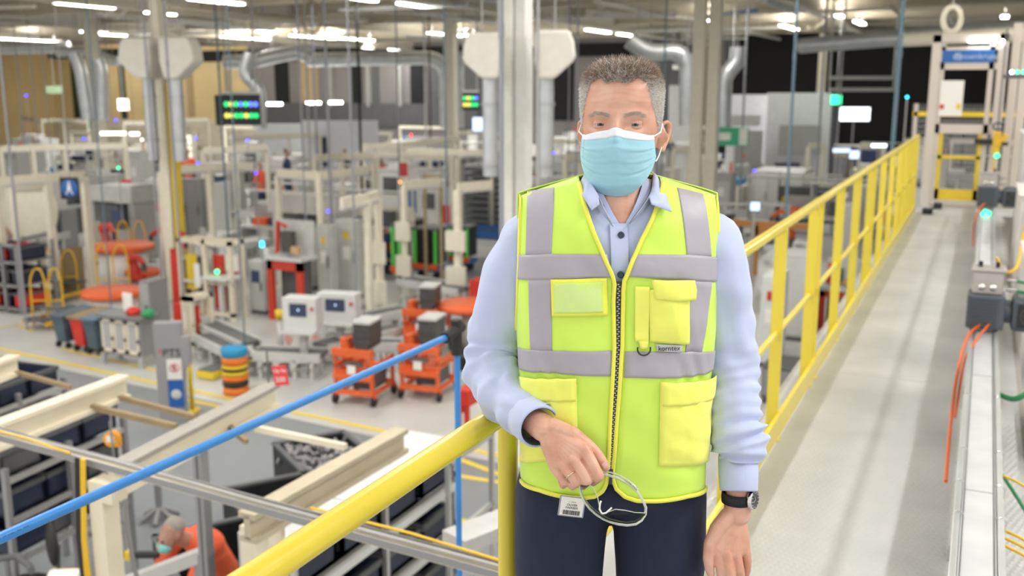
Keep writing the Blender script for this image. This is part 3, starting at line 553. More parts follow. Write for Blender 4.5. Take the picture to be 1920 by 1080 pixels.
# --- orange trolleys carrying cylinder blocks
def trolley(px, yb, yt, lab, s=1.0, rz=.12):
    c = fl(px, yb); e = root('assembly_trolley', c.x, c.y+.3, lab, 'trolley', 0, rz); o = 'orange'
    for a in (-.33, .29):
        B(e, 'side_frame', o, (a, a+.05, -.38, .42, .16, .22), (a, a+.05, -.38, -.33, .16, .92), (a, a+.05, .37, .42, .16, .66), (a, a+.05, -.38, .42, .60, .66))
    B(e, 'cross_member', o, (-.33, .34, -.40, -.34, .17, .25), (-.33, .34, -.42, -.35, .42, .50), (-.33, .34, .36, .42, .17, .25)); B(e, 'push_bar', o, (-.33, .34, -.44, -.38, .80, .92))
    B(e, 'deck', o, (-.30, .31, -.33, .36, .50, .54)); B(e, 'cradle_arm', o, (-.24, -.17, -.12, -.04, .54, 1.0), (-.24, -.02, -.12, .06, .78, .86)); B(e, 'front_plate', o, (-.30, .31, -.36, -.33, .38, .56)); B(e, 'hydraulic_unit', 'darkgrey', (-.1, .25, -.2, .3, .22, .48)); B(e, 'side_housing', o, (-.30, -.12, -.25, .3, .3, .62)); B(e, 'number_plate', 'paper', (-.07, .07, -.43, -.42, .52, .66))
    B(e, 'tool_tray', 'darkgrey', (-.15, .16, -.40, -.34, .64, .70))
    k = MB(); k.tube([(-.26, -.1, .92), (-.26, .1, .92)], .09, 14); k.build('swivel_head', o, e); k = MB(); k.tube([(-.26, -.14, 1.02), (-.22, -.1, .7)], [.07, .11], 12); k.build('gear_head', 'orange', e)
    for a in (-.33, .34):
        for b in (-.36, .38): k = MB(); k.tube([(a-.02, b, .09), (a+.025, b, .09)], .085, 16); w_ = k.build('wheel', 'rubber', e); B(w_, 'fork', o, (a-.03, a+.03, b-.03, b+.03, .12, .2))
    bl = root('cylinder_block', c.x, c.y+.3, lab.replace('orange trolley', 'dark cylinder block on the orange trolley'), 'engine part', .86, rz+.05)
    B(bl, 'casting', 'steelcast', (-.08, .22, -.22, .26, .1, .42), (-.05, .19, -.25, .28, .0, .1), bevel=.015); B(bl, 'top_face', 'lightgrey', (-.09, .23, -.22, .26, .42, .46))
    k = MB()
    for i in range(4): k.tube([(-.03+i*.068, -.23, .33), (-.03+i*.068, -.25, .33)], .026, 12); k.tube([(-.03+i*.068, -.23, .2), (-.03+i*.068, -.245, .2)], .018, 10)
    k.build('bore_cover_ribs', 'darkgrey', bl); B(bl, 'side_rib', 'darkgrey', (-.09, .23, -.235, -.22, .25, .275), (-.09, .23, -.235, -.22, .12, .145)); return e
trolley(664, 757, 615, 'orange trolley standing left of the other two'); trolley(786, 748, 612, 'orange trolley in front of the round orange table'); trolley(786, 668, 585, 'orange trolley farthest back behind the round orange table edge', rz=.2)
c = fl(836, 672); e = root('round_table', c.x+.1, c.y+.7, 'round orange turntable table behind the trolleys', 'table'); k = MB(); k.lathe((0, 0, 0), [(0, .92), (.58, .92), (.60, .90), (.60, .82), (.5, .80), (.1, .8)], 32); k.build('table_top', 'orange', e); cyl_stack(e, 'pedestal', 'lightgrey', (0, 0, 0), .12, 0, .8); cyl_stack(e, 'foot', 'darkgrey', (0, 0, 0), .35, 0, .05)
tote(*(fl(872, 700).xy+Vector((0, .3))), 0, .5, .4, .3, 'black', 'low black box on wheels behind the man\'s elbow')
# red bin stand half hidden by the elbow
f = foot(856, 905, 845, 735, .4); e = root('red_stand', f[0], f[2], 'red stand with a white notice below the man\'s elbow', 'stand'); w, h = f[1]-f[0], f[4]
B(e, 'hopper', 'red', (0, w, 0, .4, h-.22, h)); B(e, 'leg', 'red', (.03, .09, .02, .08, 0, h-.22)); B(e, 'leg', 'red', (w-.09, w-.03, .02, .08, 0, h-.22)); B(e, 'notice', 'paper', (.09, w-.09, 0, .02, h*.25, h*.62)); B(e, 'base', 'red', (0, w, 0, .4, 0, .06))
f = foot(880, 925, 600, 527, .5); cabinet(f, 'red and white cabinet behind the man\'s sleeve', 'red', 'red')
# --- operator consoles
hmi(573, 706, 556, 'grey operator console on a post left of the trolleys', .62, .62); hmi(640, 676, 548, 'wider grey operator console turned away behind the first console', .75, .58)
c = fl(528, 672); e = root('warning_post', c.x, c.y, 'short grey post with a yellow beacon left of the console', 'post'); cyl_stack(e, 'post', 'lightgrey', (0, 0, 0), .05, 0, .75); cyl_stack(e, 'beacon', 'yellow', (0, 0, 0), .08, .75, .92)
for i, px in enumerate((540, 592)):
    p = atF(px, 636, 17.5); k = MB(); k.extr([(-.09, 0, 0), (0, 0, -.15), (.09, 0, 0), (0, 0, .15)], (0, .02, 0)); o = k.build('warning_diamond', 'pink'); o.location = p; tag(o, ('pale diamond plate left of the console post', 'pale diamond plate right of the console post')[i], 'sign')
c = fl(419, 600); e = root('operator_console', c.x, c.y, 'low white console table with a green lamp at the open cell', 'console'); B(e, 'post', 'lightgrey', (-.05, .05, -.05, .05, 0, .9)); B(e, 'shelf', 'boxlight', (-.35, .35, -.25, .25, .9, .96)); B(e, 'notice_board', 'paper', (-.05, .3, .2, .22, 1.05, 1.4)); k = MB(); k.ell((-.1, 0, 1.05), .05); k.build('button', 'ledgreen', e)
f = foot(470, 515, 590, 490, .3); cabinet((f[0], f[1], f[2], f[3], f[4]), 'grey control box with a screen and cyan lamp before the red portal machine', 'boxlight', 'boxlight', screen='lcd', lamp='ledcyan', name='control_box')
# --- roller loop of the conveyor around the red cells
def conveyor(p0, p1, w, h, lab, m='lightgrey', top='darkgrey', legs=4, name='roller_conveyor', grp=None):
    a, b = Vector((p0[0], p0[1], 0)), Vector((p1[0], p1[1], 0)); d = (b-a); L = d.length; rz = math.atan2(d.y, d.x); e = empty(name, a, rz, lab, 'conveyor', grp)
    B(e, 'belt', top, (0, L, -w/2+.05, w/2-.05, h-.06, h-.01)); 
    for s in (-1, 1): B(e, 'side_rail', m, (0, L, s*(w/2-.025)-.025, s*(w/2-.025)+.025, h-.14, h+.02))
    for i in range(legs):
        x = L*(i+.5)/legs; B(e, 'leg', m, (x-.03, x+.03, -w/2, -w/2+.05, 0, h-.1), (x-.03, x+.03, w/2-.05, w/2, 0, h-.1), (x-.03, x+.03, -w/2, w/2, .15, .2))
    return e
def cpx(a, b, za, w, h, lab, **k): return conveyor(at(*a, z=h).xy, at(*b, z=h).xy, w, h, lab, **k)
cpx((480, 655), (608, 660), 0, .5, .45, 'pale conveyor loop passing behind the console post'); cpx((470, 640), (380, 600), 0, .45, .45, 'pale conveyor leg running towards the open cell'); cpx((600, 645), (745, 610), 0, .5, .45, 'pale conveyor leg running behind the trolleys'); cpx((380, 625), (470, 668), 0, .4, .4, 'low dark track beside the grey sign pillar')
cpx((705, 640), (750, 640), 0, .45, .5, 'short pale conveyor left of the farthest trolley'); cpx((760, 520), (875, 540), 0, .6, .6, 'pale conveyor in front of the black bins'); cpx((690, 590), (760, 575), 0, .5, .5, 'grey conveyor behind the consoles')
f = foot(600, 690, 640, 585, .8); e = table(f, 'steel grid table between the consoles and the trolleys', 'rackgrey', 'lightgrey')
# --- red machine cells (portal of red steel with a grey worktop)
def cell(f, lab, h2=1.5, red='redpanel'):
    x0, x1, y0, y1, h = f; w, d = x1-x0, y1-y0; e = root('assembly_machine', x0, y0, lab, 'machine')
    B(e, 'worktop', 'lightgrey', (-.05, w+.05, -.05, d, h*.62, h*.62+.07)); B(e, 'red_frame', red, (0, .14, 0, .1, 0, h*.62), (w-.14, w, 0, .1, 0, h*.62), (0, w, 0, .1, h*.52, h*.62)); B(e, 'inner_housing', 'darkgrey', (.14, w-.14, .3, d, 0, h*.6))
    B(e, 'yellow_skid', 'yellow', (.2, w-.2, .1, .35, .12, .22)); B(e, 'back_panel', 'machine', (0, w, d-.08, d, h*.62, h)); B(e, 'fixture', 'steelcast', (w*.3, w*.6, d*.3, d*.6, h*.69, h*.9)); k = MB(); k.tube([(w*.2, d*.3, h*.69), (w*.25, d*.3, h*1.0), (w*.45, d*.35, h*.95)], .05, 8); k.build('press_arm', red, e)
    B(e, 'parts_tray', 'cardboard', (w*.65, w*.85, d*.15, d*.4, h*.69, h*.76)); return e
cell(foot(505, 598, 604, 420, .55), 'machine on red steel portal legs beside the tall pale cabinets'); cell(foot(330, 395, 575, 440, 1.0), 'machine with red side panels in the open pale cell frame')
f = foot(548, 612, 600, 425, .9); 
cabinet(foot(598, 636, 566, 422, .25), 'tall pale control cabinet with yellow warning labels, the left half of the pair', 'machine', 'machine', 1, tagm='yellow', name='control_cabinet'); cabinet(foot(636, 684, 560, 412, .25), 'tall pale control cabinet with yellow warning labels, the right half of the pair', 'machine', 'machine', 1, tagm='yellow')
cabinet(foot(560, 600, 545, 430, .35), 'tall pale control cabinet behind the red portal machine', 'machine', 'machine', 1)
# open cell built of beige profile
def open_cell(f, lab, m='beam'):
    x0, x1, y0, y1, h = f; w, d = x1-x0, y1-y0; e = root('guard_cell', x0, y0, lab, 'machine'); t = .09
    for a in (0, w/2-t/2, w-t): B(e, 'post', m, (a, a+t, 0, t, 0, h)); 
    for a in (0, w-t): B(e, 'post', m, (a, a+t, d-t, d, 0, h))
    B(e, 'top_rail', m, (0, w, 0, t, h-t, h), (0, w, d-t, d, h-t, h), (0, t, 0, d, h-t, h), (w-t, w, 0, d, h-t, h)); B(e, 'middle_rail', m, (0, w, .01, .06, h*.45, h*.45+.05)); B(e, 'bottom_rail', m, (0, w, 0, t, .1, .18))
    B(e, 'red_panel', 'red', (-.25, 0, .05, .1, .15, h*.85)); B(e, 'yellow_panel', 'yellow', (t+.05, w*.3, .1, .12, h*.35, h*.8)); B(e, 'red_machine_panel', 'red', (w*.55, w*.72, .2, .3, .2, h*.8)); B(e, 'notice', 'paper', (w*.32, w*.42, -.02, 0, h*.4, h*.7)); B(e, 'inner_machine', 'machine', (w*.3, w*.9, .3, d-.05, .1, h*.55)); return e
open_cell(foot(340, 465, 600, 452, .45), 'open beige guard cell with red and yellow panels inside'); open_cell(foot(345, 405, 660, 560, .6), 'small beige guard frame just above the sign pillar')
# red triangular signs on stands
def redsign(px, py, F, w, h, lab, txt=None, pole_z=None):
    c = atF(px, py, F); e = empty('hanging_sign', c, TH, lab, 'sign'); B(e, 'board', 'signred', (-w/2, w/2, 0, .03, -h/2, h/2)); k = MB(); k.tube([(0, .04, h/2), (0, .04, -c.z+.0 if pole_z is None else pole_z)], .015, 6); k.build('stem', 'greypost', e)
    if txt:
        for i, t in enumerate(txt): text('sign_lettering', t, h*.34, (0, -.002, h*.2-i*h*.42), (PI/2, 0, 0), 'paper', e)
    return e
redsign(657, 434, 25, .3, .3, 'small red board hanging beside the tall pale cabinets'); redsign(539, 455, 22, .28, .3, 'small red board over the red portal machine'); redsign(448, 497, 22, .26, .36, 'small red board on the open cell'); redsign(756, 318, 30, .25, .4, 'small red board on the upper frames'); redsign(237, 345, 30, .3, .25, 'small red tag beside the far orange table')
# --- barrel of stacked rings
c = fl(443, 737); e = root('ring_barrel', c.x, c.y, 'barrel of orange, yellow and black hose rings with a blue lid', 'barrel')
z = 0
for m, h in [('orange', .13), ('black', .10), ('orange', .09), ('yellow', .08), ('black', .03), ('yellow', .07), ('orange', .13)]:
    k = MB(); k.lathe((0, 0, 0), [(.17, z), (.20, z+.01), (.212, z+h/2), (.20, z+h-.01), (.17, z+h)], 28); k.build('ring', 'barrel_orange' if m == 'orange' else m, e); z += h
k = MB(); k.lathe((0, 0, 0), [(0, z+.16), (.18, z+.15), (.215, z+.13), (.20, z+.02), (.19, z)], 28); k.build('lid', 'cyanlid', e)
cabinet_dark = foot(372, 412, 712, 655, .9); f = cabinet_dark
e = root('lift_platform', f[0], f[2], 'low dark platform with a yellow edge beside the ring barrel', 'platform'); w = f[1]-f[0]+.25; B(e, 'plate', 'darkgrey', (0, w, 0, 1.0, .12, .16)); B(e, 'edge', 'yellow', (0, w, -.04, 0, .02, .14), (w, w+.04, -.04, 1.0, .02, .14)); B(e, 'skid', 'black', (.05, w-.05, .05, .95, 0, .12))
# --- sign pillar with PTS
f = foot(302, 362, 800, 612, .28); x0, x1, y0, y1, h = f; w = .50; x0 = atY(300, 800, y0).x; e = root('sign_pillar', x0, y0, 'tall grey information pillar marked PTS with a smoking ban notice', 'sign pillar', rz=TH*1.25)
hh = h
k = MB(); k.extr([(0, 0, 0), (w*.80, 0, 0), (w*.80, 0, hh*.52), (w, 0, hh*.58), (w, 0, hh*.86), (w*.78, 0, hh*.86), (w*.78, 0, hh), (0, 0, hh)], (0, .16, 0)); k.build('body', 'greypost', e, bevel=.01)
text('pillar_lettering', 'PTS', .17, (w*.48, -.004, hh*.70), (PI/2, 0, 0), 'black', e); B(e, 'red_mark', 'signred', (w*.13, w*.17, -.006, 0, hh*.70, hh*.74))
nt_ = B(e, 'notice', 'paper', (w*.32, w*.74, -.012, 0, hh*.44, hh*.64)); k = MB(); k.tube([(w*.53+.062*math.cos(a), -.016, hh*.555+.062*math.sin(a)) for a in np.linspace(0, 2*PI, 21)], .006, 6, cap=False); k.bar((w*.53-.045, -.016, hh*.555+.045), (w*.53+.045, -.016, hh*.555-.045), .01, .01); k.build('ban_ring', 'signred', nt_)
B(nt_, 'flame_mark', 'black', (w*.50, w*.56, -.014, -.012, hh*.53, hh*.58))
p_ = B(e, 'blue_poster', 'signblue', (w*.32, w*.76, -.012, 0, hh*.16, hh*.43)); k = MB(); k.lathe((w*.54, -.012, hh*.29), [(0, .004), (.07, .003), (.075, 0)], 20, ax=(0, -1, 0)); k.build('poster_emblem', 'lightgrey', p_)
c = fl(361, 772); e = root('bollard', c.x, c.y, 'yellow marker post standing right beside the grey pillar', 'post'); cyl_stack(e, 'post', 'yellow', (0, 0, 0), .035, 0, 1.0); cyl_stack(e, 'foot', 'yellow', (0, 0, 0), .12, 0, .04)
# --- waste bins and workbench
def wbin(px0, px1, yb, yt, m, lab, lid):
    x0, x1, y0, y1, h = foot(px0, px1, yb, yt, .75); w = max(.34, x1-x0); e = root('waste_bin', x0, y0, lab, 'waste bin')
    k = MB(); k.add([(.05, .06, .12), (w-.05, .06, .12), (w-.05, .65, .12), (.05, .65, .12), (0, 0, h-.1), (w, 0, h-.1), (w, .75, h-.1), (0, .75, h-.1)], [(0, 3, 2, 1), (4, 5, 6, 7), (0, 1, 5, 4), (1, 2, 6, 5), (2, 3, 7, 6), (3, 0, 4, 7)]); k.build('body', m, e, bevel=.02)
    k = MB(); k.box((w/2, .37, h-.05), (w+.05, .82, .06), R=Matrix.Rotation(.06, 3, 'X')); k.build('lid', lid, e, bevel=.015)
    for a in (.04, w-.04):
        for b in (.1, .62): k = MB(); k.tube([(a-.02, b, .06), (a+.02, b, .06)], .06, 12); k.build('wheel', 'rubber', e)
    return e
wbin(100, 137, 655, 588, 'bin', 'dark slate wheeled bin at the end of the bin row', 'bin'); wbin(134, 162, 662, 590, 'red', 'red wheeled bin between the two slate bins', 'brown'); wbin(158, 190, 668, 594, 'bin', 'dark slate wheeled bin next to the workbench', 'binblue' if 'binblue' in M else 'blue')
f = foot(190, 302, 690, 596, .45); x0, x1, y0, y1, h = f; w = x1-x0; e = root('workbench', x0, y0, 'grey workbench with three beige framed mesh doors and steel top', 'workbench')
B(e, 'worktop', 'greytop', (-.03, w+.03, -.03, .48, h-.05, h), bevel=.005); B(e, 'body', 'rackgrey', (.02, w-.02, .05, .45, .2, h-.05))
for a in (0, w-.08):
    for b in (0, .37): B(e, 'leg', 'grey', (a, a+.08, b, b+.08, 0, .2))
for i in range(3):
    a = .04+i*(w-.08)/3; b = a+(w-.08)/3-.03; d_ = B(e, 'door', 'beam', (a, b, .03, .05, .24, .30), (a, b, .03, .05, h-.14, h-.09), (a, a+.045, .03, .05, .24, h-.09), (b-.045, b, .03, .05, .24, h-.09)); B(d_, 'mesh_panel', 'grey', (a+.045, b-.045, .035, .045, .3, h-.16)); B(d_, 'latch', 'darkgrey', (b-.03, b+.02, .01, .03, h*.5, h*.56))
for i, (q, r_, m, lab) in enumerate([(.46, .13, 'red', 'red dome-shaped cap lying on the grey workbench'), (.82, .12, 'green', 'green dome-shaped cap lying on the grey workbench')]):
    k = MB(); k.ell((0, 0, .05), (r_, r_, .09), 18, 10); k.tube([(-r_, 0, .02), (r_, 0, .02)], .02, 8); o = k.build('dome_cover', m); o.location = (x0+w*q+.2, y0+.22, h); tag(o, lab, 'cap')
# fixtures behind the bench
f = foot(268, 322, 640, 530, .5); cabinet(f, 'grey mesh cabinet with white notices behind the workbench', 'rackgrey', 'grey', name='mesh_cabinet')
k = MB(); k.bb(0, .22, 0, .02, 0, .34); o = k.build('paper_notice', 'paper'); o.location = (x0+.25, y0+.38, h); tag(o, 'white paper notice standing over the workbench', 'notice')
# --- yellow safety steps and rails
def hoops(pxs, yb, yt, lab, F=None, w=.5, m='stepyellow'):
    e = None
    for px0, px1 in pxs:
        a, b = fl(px0, yb), fl(px1, yb)
        if e is None: e = root('step_platform', a.x, a.y, lab, 'steps'); o = a.copy(); h = atY(px0, yt, a.y).z
        p, q = a-o, b-o; k = MB(); k.tube(bend([p, p+Vector((0, 0, h*.82)), p.lerp(q, .35)+Vector((0, 0, h)), p.lerp(q, .75)+Vector((0, 0, h)), q+Vector((0, 0, h*.8)), q], .12), .020, 8); k.build('handrail', m, e)
        k = MB(); k.tube([p+Vector((0, 0, h*.45)), q+Vector((0, 0, h*.45))], .016, 8); k.build('midrail', m, e)
    a, b = fl(pxs[0][0], yb), fl(pxs[-1][1], yb); w_ = max(.5, (b-a).length); B(e, 'step_tread', 'darkgrey', (0, w_, -.25, .05, .18, .22)); B(e, 'upper_tread', 'darkgrey', (0, w_, .05, .55, .38, .42)); B(e, 'stringer', m, (-.02, .02, -.25, .55, .12, .20), (w_-.02, w_+.02, -.25, .55, .12, .20)); return e
hoops([(64, 92), (98, 122)], 612, 505, 'yellow handrailed steps, lower flight next to the dark bins'); hoops([(88, 108), (120, 148)], 560, 470, 'yellow handrailed steps, upper pair with tall loops')
hoops([(187, 210), (218, 246)], 575, 460, 'yellow handrailed steps beside the orange turntable, nearer pair'); hoops([(226, 248), (256, 278)], 520, 415, 'yellow handrailed steps with tall rounded loops behind the orange turntable')
def turntable(px, yb, yt, lab, r=.7):
    c = fl(px, yb); h = atY(px, yt, c.y).z; e = root('turntable', c.x, c.y, lab, 'turntable'); k = MB(); k.lathe((0, 0, 0), [(0, h), (r, h), (r+.03, h-.04), (r+.03, h-.12), (r-.1, h-.16)], 28); k.build('table_top', 'orange', e); cyl_stack(e, 'skirt', 'paper', (0, 0, 0), r*.8, 0, h-.14); return e
turntable(235, 530, 458, 'orange turntable beneath the yellow loops', .75); turntable(215, 598, 543, 'low orange turntable behind the wheeled bins', .62); turntable(270, 540, 505, 'small orange and white turntable beside the nearer yellow steps', .4)
def robot(px, yb, yt, lab, m='redpanel', s=1, flip=1):
    c = fl(px, yb); h = atY(px, yt, c.y).z; e = root('robot_arm', c.x, c.y, lab, 'robot'); cyl_stack(e, 'pedestal', 'darkgrey', (0, 0, 0), .2, 0, h*.3); cyl_stack(e, 'shoulder', m, (0, 0, 0), .19, h*.3, h*.5)
    k = MB(); k.tube([(0, -.05, h*.45), (-.12*flip, -.05, h*.9)], [.12, .10], 12); k.ell((-.12*flip, -.05, h*.9), .15); k.build('upper_arm', m, e); k = MB(); k.tube([(-.12*flip, -.08, h*.9), (.25*flip, -.2, h*1.0), (.5*flip, -.3, h*.85)], [.10, .08, .06], 12); k.build('forearm', m, e); k = MB(); k.tube([(.5*flip, -.3, h*.85), (.52*flip, -.32, h*.65)], .06, 10); k.build('tool_head', 'steelcast', e); return e
robot(210, 510, 420, 'red robot arm left of the tall yellow loops'); robot(262, 545, 480, 'red and black fixture arm beside the small orange turntable', 'red'); robot(328, 500, 430, 'red robot arm at the slim column', 'red', flip=-1); robot(545, 420, 365, 'red robot arm beyond the red portal machine'); robot(1478, 470, 395, 'orange robot arm behind the railing', 'orange', flip=-1)
# --- blue walk-this-way sign and cream posts at the left
c = atF(130, 353, 21); e = empty('pedestrian_sign', c, TH*.9, 'round blue sign with a white walking figure on a black board', 'sign'); B(e, 'board', 'black', (-.2, .2, 0, .02, -.23, .23)); k = MB(); k.lathe((0, -.002, 0), [(0, .008), (.18, .008), (.185, 0)], 28, ax=(0, -1, 0)); k.build('disc', 'signblue', e)
k = MB(); k.ell((0, -.012, .115), (.026, .008, .03)); k.extr([(-.03, -.012, .08), (.03, -.012, .08), (.045, -.012, -.02), (.03, -.012, -.02), (.085, -.012, -.13), (.06, -.012, -.13), (0, -.012, -.03), (-.06, -.012, -.13), (-.085, -.012, -.13), (-.03, -.012, -.02), (-.045, -.012, -.02)][::-1], (0, -.005, 0)); k.build('walking_figure', 'paper', e)
k = MB(); k.tube([(0, .05, .2), (0, .05, CEIL-c.z)], .010, 6); k.build('hanger', 'grey', e)
# --- cream assembly frames from near to far
portal([(157, 332), (88, 338), (-8, 345)], 2.8, 'cream assembly frame with the round blue sign before it', w=.2); portal([(90, 352), (22, 355)], 2.6, 'cream inner frame left of the round blue sign', w=.14)
portal([(300, 322), (393, 318), (475, 315)], 2.8, 'cream assembly frame joined to the slim column', w=.17, nop=(2,)); portal([(520, 328), (598, 334), (690, 322)], 2.8, 'cream assembly frame in the centre left above the black worktops', w=.16, nop=(2,))
portal([(640, 386), (688, 377), (708, 371)], 2.7, 'cream beam on two posts jutting over the tall pale cabinets', w=.17, nop=(0,), plates=(2,)); portal([(757, 352), (825, 344)], 2.6, 'cream frame with junction boxes left of the black bins', w=.16, nop=(1,), plates=(0,))
portal([(858, 356), (922, 350)], 2.7, 'cream frame with junction boxes right of the black bins', w=.2, nop=(1,), plates=(0,)); portal([(796, 338), (826, 340)], 2.6, 'slim tan frame behind the black bins', w=.09, m='tan')
portal([(680, 278), (752, 275), (806, 268), (860, 262)], 2.8, 'cream frame of the upper row left of the silver duct drop', w=.14); portal([(590, 300), (640, 296), (700, 296)], 2.8, 'cream frame behind the worker in dark blue', w=.16); portal([(706, 290), (760, 285), (920, 290)], 2.7, 'long cream frame crossing behind the black bins', w=.16)
portal([(232, 232), (300, 232), (340, 226), (390, 225)], 2.8, 'far cream frame under the flared outlets', w=.15); portal([(40, 222), (78, 228), (118, 226), (165, 230)], 2.8, 'far cream frame under the brown wall panel', w=.15); portal([(436, 262), (490, 258), (540, 256), (600, 254)], 2.8, 'far cream frame below the status board', w=.15); portal([(380, 285), (440, 283), (500, 278)], 2.8, 'cream frame of the second row below the status board', w=.18)
portal([(0, 282), (60, 280), (120, 278), (235, 276)], 2.8, 'cream frame of the second row under the tan wall', w=.18); portal([(1060, 300), (1090, 298)], 2.8, 'cream frame just left of the man\'s neck', w=.18); portal([(1262, 285), (1292, 283)], 2.8, 'cream gallows frame just right of the man\'s ear', w=.16); portal([(1516, 276), (1545, 276)], 2.7, 'cream gallows frame behind the railing', w=.22); portal([(1612, 276), (1655, 277)], 2.8, 'cream gallows frame behind the railing nearer the gate', w=.16)
# long grey handrail tubes behind the railing
for i, (a, b, z, lab) in enumerate([((1240, 268), (1660, 274), 2.2, 'long grey rail above the machines at the office block'), ((1405, 330), (1650, 340), 2.0, 'grey rail before the white covered machine'), ((1240, 380), (1480, 385), 1.6, 'grey rail over the small machines right of the man'), ((1490, 455), (1535, 460), 1.6, 'short grey rail behind the first railing posts')]):
    p, q = at(*a, z=z), at(*b, z=z); e = root('pipe_rail', p.x, p.y, lab, 'rail'); k = MB(); k.tube([(0, 0, z), (q.x-p.x, q.y-p.y, z)], .05, 8); k.build('rail', 'lightgrey', e)
    for t in (0, .5, 1): k = MB(); k.tube([((q.x-p.x)*t, (q.y-p.y)*t, 0), ((q.x-p.x)*t, (q.y-p.y)*t, z)], .04, 8); k.build('post', 'lightgrey', e)
# --- black bins with green corners on orange and blue dollies
def bigbin(f, lab, g=True, dolly='blue'):
    x0, x1, y0, y1, h = f; w, d = x1-x0, y1-y0; zb = .42; e = root('parts_container', x0, y0, lab, 'container', zb)
    B(e, 'body', 'black', (0, w, 0, d, 0, h-zb), bevel=.02); B(e, 'lid', 'darkgrey', (-.03, w+.03, -.03, d+.03, h-zb, h-zb+.05))
    if g: B(e, 'corner_strip', 'limegreen', (0, .1, -.015, 0, 0, h-zb)); B(e, 'corner_strip', 'limegreen', (w-.1, w, -.015, 0, 0, h-zb))
    dl = root('dolly', x0, y0, lab.replace('black container', f'{dolly} dolly under the black container').replace('with green corner strips ', ''), 'dolly'); B(dl, 'frame', dolly, (0, w, 0, d, .22, .34), (.05, w*.3, .1, d-.1, .34, .42)); B(dl, 'buffer', 'orange', (-.02, w+.02, -.06, 0, .28, .42))
    for a in (.12, w-.12):
        for b in (.12, d-.12): k = MB(); k.tube([(a-.03, b, .1), (a+.03, b, .1)], .1, 12); k.build('wheel', 'rubber', dl)
    return e
bigbin(foot(735, 772, 530, 425, .5), 'black container with green corner strips at the left end', dolly='orange'); bigbin(foot(776, 838, 525, 432, .5), 'black container with green corner strips in the middle'); bigbin(foot(842, 895, 510, 428, .5), 'black container with green corner strips beside the cream post'); bigbin(foot(735, 800, 470, 418, 1.0), 'black container without green strips behind the others', g=False)
f = foot(872, 940, 440, 352, 1.0); e = root('tray_rack', f[0], f[2], 'tall rack of stacked grey trays at the white column', 'rack'); w = f[1]-f[0]
for i in range(10): B(e, 'tray', 'darkgrey', (0, w, 0, .9, .15+i*.22, .30+i*.22)); 
B(e, 'frame', 'rackgrey', (-.06, 0, 0, .06, 0, 2.4), (w, w+.06, 0, .06, 0, 2.4)); 
cabinet(foot(905, 945, 430, 290, 1.0), 'dark grey tall cabinet left of the white column', 'grey', 'grey'); tote(*fl(915, 445).xy, 0, 1.4, .8, .35, 'blue', 'blue pallet box on the floor by the white column'); cabinet(foot(944, 995, 450, 335, .6), 'cream service cabinet wrapped round the white column base', 'cream', 'cream')
# --- white partition, office block, shutters (setting)
def wall_seg(px0, px1, yt, F, m, name='wall_partition', th=.15, zb=0):
    a, b = atF(px0, yt, F), atF(px1, yt, F); zt = a.z; k = MB(); k.bar((a.x, a.y, (zt+zb)/2), (b.x, b.y, (zt+zb)/2), th, zt-zb); o = k.build(name, m); o['kind'] = 'structure'; return o
wall_seg(480, 568, 232, 49, 'office'); wall_seg(568, 708, 226, 46, 'whitewall' if 'whitewall' in M else 'office'); wall_seg(1440, 1560, 174, 42, 'office'); wall_seg(1366, 1440, 177, 43, 'office'); wall_seg(1560, 1570, 174, 42, 'darkgrey')
wall_seg(1378, 1430, 245, 41.5, 'grey', 'door_1', zb=0); wall_seg(1462, 1540, 235, 41.3, 'grey', 'window_1', zb=2.2); wall_seg(1262, 1300, 130, 50, 'white', 'wall_partition', zb=6.0); wall_seg(1256, 1300, 160, 50.5, 'grey'); wall_seg(1366, 1425, 216, 40.9, 'lightgrey', 'wall_panel', zb=3.4); wall_seg(597, 611, 257, 45.8, 'navy', 'window_2', zb=1.4)
wall_seg(1560, 1700, 140, 46, 'lightgrey', 'trim_1', zb=5.6) if False else None
for i, py in enumerate((146, 168)):
    a, b = atF(1555, py, 38), atF(1675, py, 38); k_ = MB().bar(a, b, .15, .14); k_.tube([a, Vector((a.x, a.y, CEIL-.05))], .03, 6); k_.tube([b, Vector((b.x, b.y, CEIL-.05))], .03, 6); tag(k_.build('hanging_tray', 'lightgrey'), ('upper grey cable tray before the dark opening', 'lower grey cable tray before the dark opening')[i], 'cable tray')
cabinet(foot(1692, 1738, 310, 212, 1.5), 'white rounded machine left of the gate', 'boxwhite', 'boxwhite')
# --- machines seen right of the man and through the railing
cabinet(foot(1240, 1275, 400, 318, 1.5), 'white machine housing at the man\'s ear', 'boxwhite', 'boxwhite', lamp='red'); e = cabinet(foot(1228, 1262, 330, 270, 1.5), 'blue machine tool behind the cream gallows', 'blue', 'blue')
cabinet(foot(1310, 1350, 400, 325, 1.4), 'white machine with a dark round top left of the twin columns foot', 'boxwhite', 'lightgrey', top='redpanel'); cabinet(foot(1352, 1405, 420, 350, 1.6), 'cream machine with a blue stripe right of the man\'s shoulder', 'cream', 'cream', top='cyanlid'); cabinet(foot(1405, 1520, 420, 322, 2.5), 'long white covered machine behind the first railing posts', 'boxwhite', 'white', 3)
cabinet(foot(1372, 1402, 400, 310, 1.2), 'grey machine housing with orange lamp beneath the exit sign', 'machine', 'grey', lamp='orange'); cabinet(foot(1415, 1465, 350, 300, 2), 'dark green machine under the office block window', 'green', 'darkgrey'); cabinet(foot(1468, 1512, 340, 295, 1.8), 'pale slanted machine under the office block window', 'lightgrey', 'white', top='white')
cabinet(foot(1540, 1595, 360, 292, 2), 'dark brown cubicle behind the railing', 'brown', 'darkgrey'); cabinet(foot(1592, 1650, 350, 280, 2), 'dark machine with blue displays behind the railing', 'darkgrey', 'navy')
